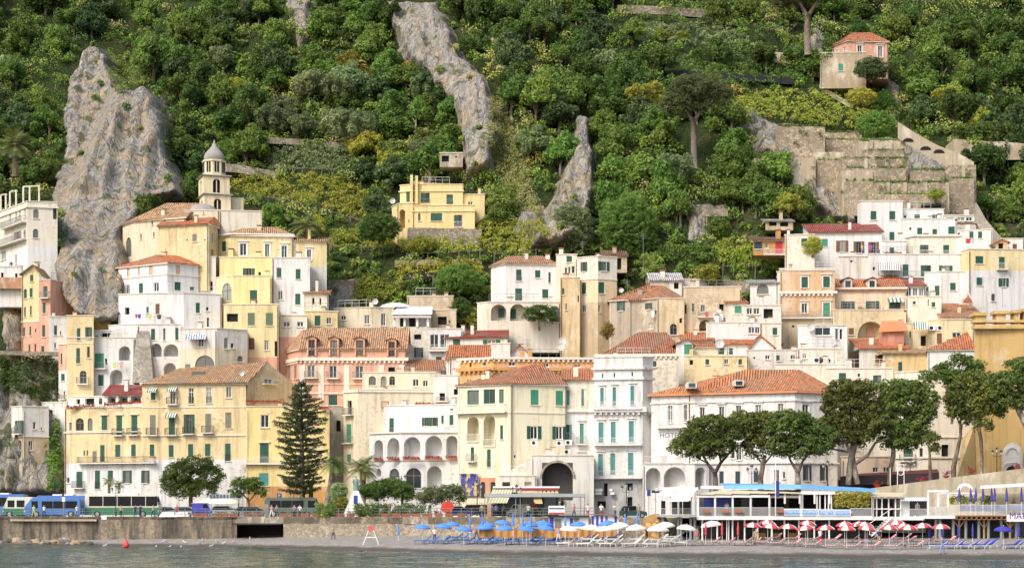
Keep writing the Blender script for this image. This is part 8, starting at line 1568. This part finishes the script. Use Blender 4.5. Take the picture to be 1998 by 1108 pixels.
# --- people
def figure(pose):
    """one continuous body grown from a joint skeleton"""
    J={'pel':(0,0,.92),'che':(0,0,1.25),'nek':(0,0,1.48),'hea':(0,-.02,1.62),'top':(0,-.02,1.72)}
    st={'walk':.22,'stand':.03,'lean':.05}[pose]
    for s,n in((-1,'l'),(1,'r')):
        f=st*s; J['hip'+n]=(.09*s if pose!='walk' else .06*s,0,.88); J['kne'+n]=((.1*s if pose!='walk' else .02*s+f*.7),-.03,.48); J['ank'+n]=((.1*s if pose!='walk' else f*1.25),.0,.08); J['toe'+n]=(J['ank'+n][0]+(.16 if pose=='walk' else .02*s),-.12 if pose!='walk' else-.02,.04)
        J['sho'+n]=(.18*s,0,1.42); J['elb'+n]=(.24*s-(f*.6 if pose=='walk' else 0),-.02 if pose!='lean' else-.2,1.14); J['wri'+n]=(.24*s-(f*1.1 if pose=='walk' else 0),-.1 if pose!='lean' else-.38,.92 if pose!='lean' else 1.12); J['han'+n]=(J['wri'+n][0],J['wri'+n][1]-.03,J['wri'+n][2]-.09)
    R={'pel':.15,'che':.155,'nek':.06,'hea':.1,'top':.075,'hip':.1,'kne':.065,'ank':.045,'toe':.035,'sho':.075,'elb':.048,'wri':.035,'han':.04}
    names=list(J); E=[('pel','che'),('che','nek'),('nek','hea'),('hea','top')]
    for n in 'lr':E+=[('pel','hip'+n),('hip'+n,'kne'+n),('kne'+n,'ank'+n),('ank'+n,'toe'+n),('che','sho'+n),('sho'+n,'elb'+n),('elb'+n,'wri'+n),('wri'+n,'han'+n)]
    me=bpy.data.meshes.new('person'); me.from_pydata([J[k]for k in names],[(names.index(a),names.index(c))for a,c in E],[]); o=bpy.data.objects.new('person',me); COL.objects.link(o)
    o.modifiers.new('skin','SKIN'); sv=me.skin_vertices[0].data
    for k,n in enumerate(names):q=R[n[:3]]; sv[k].radius=(q,q*(.72 if n in('pel','che')else 1)); sv[k].use_root=n=='pel'
    o.modifiers.new('sub','SUBSURF').levels=1; dg=bpy.context.evaluated_depsgraph_get(); m2=bpy.data.meshes.new_from_object(o.evaluated_get(dg)); bpy.data.objects.remove(o); bpy.data.meshes.remove(me)
    m2.materials.clear()
    for nm,c in(('skin_tone',(.5,.28,.19)),('hair_brown',(.05,.03,.02)),('top_cloth',(.6,.6,.6)),('lower_cloth',(.05,.06,.12)),('shoes',(.05,.04,.04))):m2.materials.append(plain(nm,c,.8))
    for p in m2.polygons:
        c=p.center; z=c.z; ax=abs(c.x)
        p.material_index=4 if z<.1 else 3 if z<.93 and not(pose=='lean' and c.y<-.2)and not(ax>.2 and z>.7)else(2 if z<1.46 and not((ax>.21 or c.y<-.16)and z<1.2)else(1 if(z>1.6 and(c.y>-.06 or z>1.68))else 0)); p.use_smooth=True
    return m2
FIG={k:figure(k)for k in('walk','stand','lean')}
def person(label,px,py,Y,pose,top,low,rz=0,h=1.0,z=None):
    o=bpy.data.objects.new('person',FIG[pose]); COL.objects.link(o); X=(px-CX)*Y/F; o.location=(X,Y,z if z is not None else 3.9); o.rotation_euler=(0,0,rz); o.scale=(h,)*3; tag(o,label,'person')
    for i,c in((2,top),(3,low)):o.material_slots[i].link='OBJECT'; o.material_slots[i].material=plain('cloth_%d_%d_%d'%tuple(int(q*100)for q in c),c,.85)
Wt,Nv,Pk,Gn,Rd,Bk,Lb,Gy,Kh=(.75,.74,.7),(.03,.04,.12),(.7,.22,.24),(.45,.6,.25),(.5,.05,.06),(.03,.03,.035),(.25,.35,.6),(.3,.3,.3),(.4,.33,.22)
for a in(('person in pale green dress walking past the blue minibus',66,0,255.5,'walk',Gn,Gn),('person in white shirt and navy shorts walking past the blue minibus',86,0,255.3,'walk',Wt,Nv),('person in dark trousers and orange top by the coach',236,0,254.3,'stand',Kh,Bk),('person in navy top leaning at the railing before the coach',264,0,254,'stand',Nv,Nv),('person in dark clothes standing beside the navy top person',274,0,254.2,'stand',Bk,Bk),('person in brown top walking at the end of the coach',299,0,253.8,'walk',Kh,Nv),
          ('person in pink top and pale trousers walking by the ticket machine',530,0,249.3,'walk',Pk,Wt),('person in dark top walking beside the pink top',540,0,249.8,'walk',Gy,Bk),('person in grey top sitting low before the olive minibus',574,0,248.6,'lean',Gy,Nv),('person in white top leaning before the olive minibus',585,0,248.4,'lean',Wt,Bk),('person in black walking past the monument',707,0,243.5,'walk',Bk,Bk),('person in light blue jacket under the shelter',961,0,229,'stand',Lb,Nv),('person in pale blue jacket next to the light blue one',968,0,228.6,'stand',(.4,.45,.7),Nv),('person in grey top under the shelter',983,0,228.8,'stand',Gy,Bk),
          ('person in white shirt and black trousers under the shelter',1031,0,226,'stand',Wt,Bk),('person in red and white shirt under the small sand awning',1043,0,227.5,'stand',Rd,Bk,0,1.12),('person in navy shirt beside the red shirt',1053,0,228,'stand',Nv,Kh),('person in grey shirt before the white three wheeled van',1018,0,226.5,'stand',Gy,Gy),('person in red skirt near the tall flower tubs',1147,0,221,'stand',Wt,Rd),('person in white shirt behind the planters of the striped cabin',1173,0,220,'lean',Wt,Rd),('person in dark top before the grey ground floor',1222,0,223,'stand',Bk,Bk),('person in striped top beside the dark green car',1246,0,224,'stand',Kh,Gy)):person(*a)
for k,(x,y,ps,t,l,d)in enumerate(((848,1056,'stand',Wt,Nv,'person in white top standing between the first blue loungers'),(930,1052,'walk',Rd,Nv,'person in red top walking behind the blue loungers'),(1010,1055,'stand',Gy,Bk,'person in grey top among the blue umbrellas'),(1090,1057,'walk',Lb,Wt,'person in light blue top between blue and white loungers'),(1262,1056,'stand',Bk,Bk,'person in black among the white umbrellas'),(1360,1060,'stand',Pk,Kh,'person in pink top beside the last white lounger'),(1600,1062,'walk',Wt,Rd,'person in white top walking between the red striped loungers'),(1715,1062,'stand',Nv,Kh,'person in navy top below the kiosk stair'),(650,1052,'walk',Kh,Nv,'person in khaki top alone on the pebbles by the rubble wall'))):p=beach_at(x,y); person(d,x,0,p.y,ps,t,l,random.uniform(-.6,.6),1.0,p.z)
for x,ps,t,l,d in((150,'walk',Wt,Kh,'person in white top before the middle of the blue minibus'),(345,'stand',Rd,Nv,'person in red top behind the white cover'),(412,'walk',Lb,Nv,'person in light blue top by the terracotta troughs'),(620,'walk',Wt,Nv,'person in white top walking behind the olive minibus end'),(760,'walk',Rd,Kh,'person in red top walking past the clipped hedge'),(850,'stand',Wt,Bk,'person in white top beside the olive trees'),(940,'stand',Kh,Bk,'person in khaki at the left post of the shelter'),(1120,'walk',Pk,Nv,'person in pink top between the flower tubs'),(1200,'stand',Wt,Nv,'person in white top above the striped cabin')):q=wl(x); person(d,x,0,q.y+1.6,ps,t,l,random.uniform(-.5,.5))
p=beach_at(1475,1063); person('person in beige shirt standing before the restaurant columns',1475,0,p.y,'stand',Kh,Kh,0,1.05,p.z); p=beach_at(1838,1081); person('person in dark top and jeans bending along the shingle with a stick',1838,0,p.y,'walk',Gy,Lb,.4,1.05,p.z); person('person in white shirt inside the restaurant terrace',1418,0,209,'stand',Wt,Bk,0,1,zpy(1008,209)); person('person in grey shirt behind the kiosk bar',1790,0,211,'stand',Gy,Bk,0,1,zpy(1008,209)); person('person in orange top on the upper terrace',1978,0,210,'stand',(.5,.15,.05),Nv,.5,1.05,zpy(1003,210))
# --- small things on the houses
def flowers(label,pts,Y,mt,n=8,s=.16,kind='flower_box'):
    rng=np.random.default_rng(len(label)+int(pts[0][0])); C=[]
    for(x0,y0),(x1,y1)in zip(pts[:-1],pts[1:]):
        k=max(3,int(abs(x1-x0)*.9))
        for j in range(k):t=j/k; C.append(np.array(at(x0+(x1-x0)*t,y0+(y1-y0)*t,Y))+rng.normal(0,.09,3))
    C=np.array(C); b0=C.mean(0); r=empty(kind,b0,label,'flower box'); v,f,t=blobs_cloud(C,np.full(len(C),s),14,.12,rng); o=bpy.data.objects.new('flowers',raw_mesh('flowers',v-b0,f,[mt],{'lf':t})); COL.objects.link(o); o.parent=r
    p,q=at(*pts[0],Y),at(*pts[-1],Y); b=MB(); b.mesh([(p.x,Y-.12,p.z-.32),(q.x,Y-.12,q.z-.32),(q.x,Y-.12,q.z-.05),(p.x,Y-.12,p.z-.05),(p.x,Y+.12,p.z-.05),(q.x,Y+.12,q.z-.05)],[(0,1,2,3),(3,2,5,4)]); b.build('trough',TERRA,r)
FLP=leafmat('mixed_flowers',(.10,.09,.03),(.42,.10,.06))
eT=lambda x,y:(540+x/2.518,560+y/2.518)
for(x0,x1,y),l,Y in(((478,522,843),'red geraniums in the narrow first arch of the arcade house',264),((545,603,840),'red geraniums in the second arch of the arcade house',262),((622,705,838),'red geraniums in the middle arch of the arcade house',260.8),((727,812,837),'red geraniums in the arch with the plaque',260.7),((832,888,834),'red geraniums in the last arch of the arcade house',260.6),((680,800,575),'terracotta pots of flowers on the arcade house roof terrace',268),((212,260,592),'red flowering shrub on the wing roof beside the pink palazzo',272.8)):flowers(l,[eT(x0,y),eT(x1,y)],Y,FLRED)
cT=lambda x,y:(x/2.518,560+y/2.518)
flowers('russet flower row along the roof restaurant above the lettering',[cT(330,590),cT(465,578)],279,FLP); flowers('russet flower row under the white framed roof restaurant windows',[cT(512,572),cT(697,560)],278.5,FLP); dT=lambda x,y:(220+x/2.518,560+y/2.518)
flowers('pink flower row on the roof terrace of the yellow wing',[dT(658,560),dT(835,562)],273.2,FLP); iT=lambda x,y:(1560+x/3.078,360+y/3.078)
flowers('flower row on the peach house terrace with red roof',[iT(215,752),iT(510,748)],292.6,FLP); flowers('flower row on the terrace of the low white house',[iT(505,412),iT(620,412)],305.5,FLP); flowers('green pots along the long glazed veranda',[iT(872,232),iT(1050,232)],314,FLG); flowers('flowers on the long white terrace under the striped awning',[iT(500,552),iT(590,552)],303,FLP)
def cloth(label,T,items,Y):
    r=empty('laundry_line',at(*T(items[0][0],items[0][1]),Y),label,'laundry'); x0=min(i[0]for i in items); x1=max(i[0]+i[2]for i in items); p,q=at(*T(x0-6,items[0][1]),Y),at(*T(x1+6,items[0][1]),Y); b=MB(); b.tube([p,q],.015,4); b.build('line',IRON,r)
    for x,y,w_,h_,c in items:a,d=at(*T(x,y),Y),at(*T(x+w_,y+h_),Y); b=MB(); m=(a.x+d.x)/2; b.mesh([(a.x,Y,a.z),(m,Y-.07,a.z),(d.x,Y,a.z),(a.x+.04,Y-.06,d.z),(m,Y+.03,d.z-.05),(d.x-.03,Y-.06,d.z)],[(0,1,4,3),(1,2,5,4)]); b.build('garment',plain('garment_%d_%d_%d'%tuple(int(v*100)for v in c),c,.9),r)
cloth('laundry with blue, red and yellow clothes on the white terraced house',dT,[(110,133,12,18,(.5,.04,.08)),(123,133,16,20,(.08,.06,.45)),(160,134,12,18,(.5,.6,.55)),(175,134,16,22,(.7,.55,.1)),(205,136,10,18,(.6,.6,.6)),(218,136,20,20,(.03,.03,.05))],290.5)
cloth('pale green and pink washing below the white arches',cT,[(555,372,16,24,(.55,.65,.2)),(575,370,10,22,(.6,.6,.55)),(590,366,14,30,(.65,.35,.32))],287.8); cloth('white sheets hanging from the ruined terraces',lambda x,y:(1180+x/3.259,380+y/3.259),[(690,752,18,40,(.72,.72,.7)),(712,728,30,22,(.7,.7,.68)),(728,755,26,45,(.74,.74,.72)),(638,745,22,30,(.5,.12,.12))],286.9); cloth('bright violet and yellow laundry before the maroon roofed house',iT,[(368,365,14,30,(.6,.5,.1)),(372,385,18,25,(.1,.06,.35)),(413,362,22,28,(.35,.08,.35)),(445,392,14,22,(.05,.05,.1)),(470,392,14,22,(.15,.15,.35))],305.8); cloth('red and white cloths above the yellow and white block',iT,[(998,325,30,28,(.55,.06,.08)),(1030,335,20,18,(.6,.5,.5))],297.6)
cloth('white towel below the green shutters of the grey house',lambda x,y:(1180+x/3.259,380+y/3.259),[(292,738,24,40,(.74,.74,.72)),(318,735,18,22,(.05,.05,.06))],287.6)
def dish(label,px,py,Y,R=.5):
    p=at(px,py,Y); r=empty('satellite_dish',p,label,'satellite dish'); b=MB(); b.tube([p-Vector((0,0,1.2)),p],.03,5); b.build('mast',RAILG,r); b=MB(); rg=[(0,.18),(.5*R,.12),(R,0)]; n=12
    for(r0,d0),(r1,d1)in zip(rg[:-1],rg[1:]):
        for j in range(n):t0,t1=2*math.pi*j/n,2*math.pi*(j+1)/n; g=lambda q,d,t:(p.x+q*math.cos(t),p.y-.1+d,p.z+q*math.sin(t)+d*.5); b.face([g(r0,d0,t0),g(r1,d1,t0),g(r1,d1,t1),g(r0,d0,t1)])
    b.build('reflector',plain('dish_grey',(.6,.6,.58),.5),r,True)
for a in(('large satellite dish on the red gabled house',1404,670,279,.7),('satellite dish by the peach building balcony',1582,638,284,.6),('pale satellite dish above the palace terrace',1097,665,281,.6),('lower satellite dish beside the palace terrace',1094,676,280,.6),('small dish on the cream flat roof',732,588,296,.5),('dish by the condenser building',1567,708,269,.5),('dish on the tiled residence roof',472,728,276,.4),('tiny dish beside the tower house',1212,566,294,.4),('white dish left of the yellow villa',766,392,320,.5),('dish on the yellow house corner',1632,678,282,.5)):dish(*a)
def aerial(label,px,y0,y1,Y):
    p,q=at(px,y1,Y),at(px,y0,Y); b=MB(); b.tube([p,q],.03,4)
    for k in range(4):z=q.z-.2-.25*k; b.tube([(p.x-.5+.08*k,Y,z),(p.x+.5-.08*k,Y,z)],.02,4)
    tag(b.build('roof_aerial',RAILG),label,'aerial')
for a in(('tall thin aerial pole above the white sheet shed',1255,455,545,299),('aerial on the cream tower house',1136,470,495,300),('aerial on the grey house roof',1224,545,570,291),('aerial beside the russet roof',1157,640,690,282),('aerial in front of the yellow and white block',1918,540,605,292),('second thin aerial before the yellow and white block',1956,535,600,292),('aerial pole on the terrace with railings',1030,660,690,280)):aerial(*a)
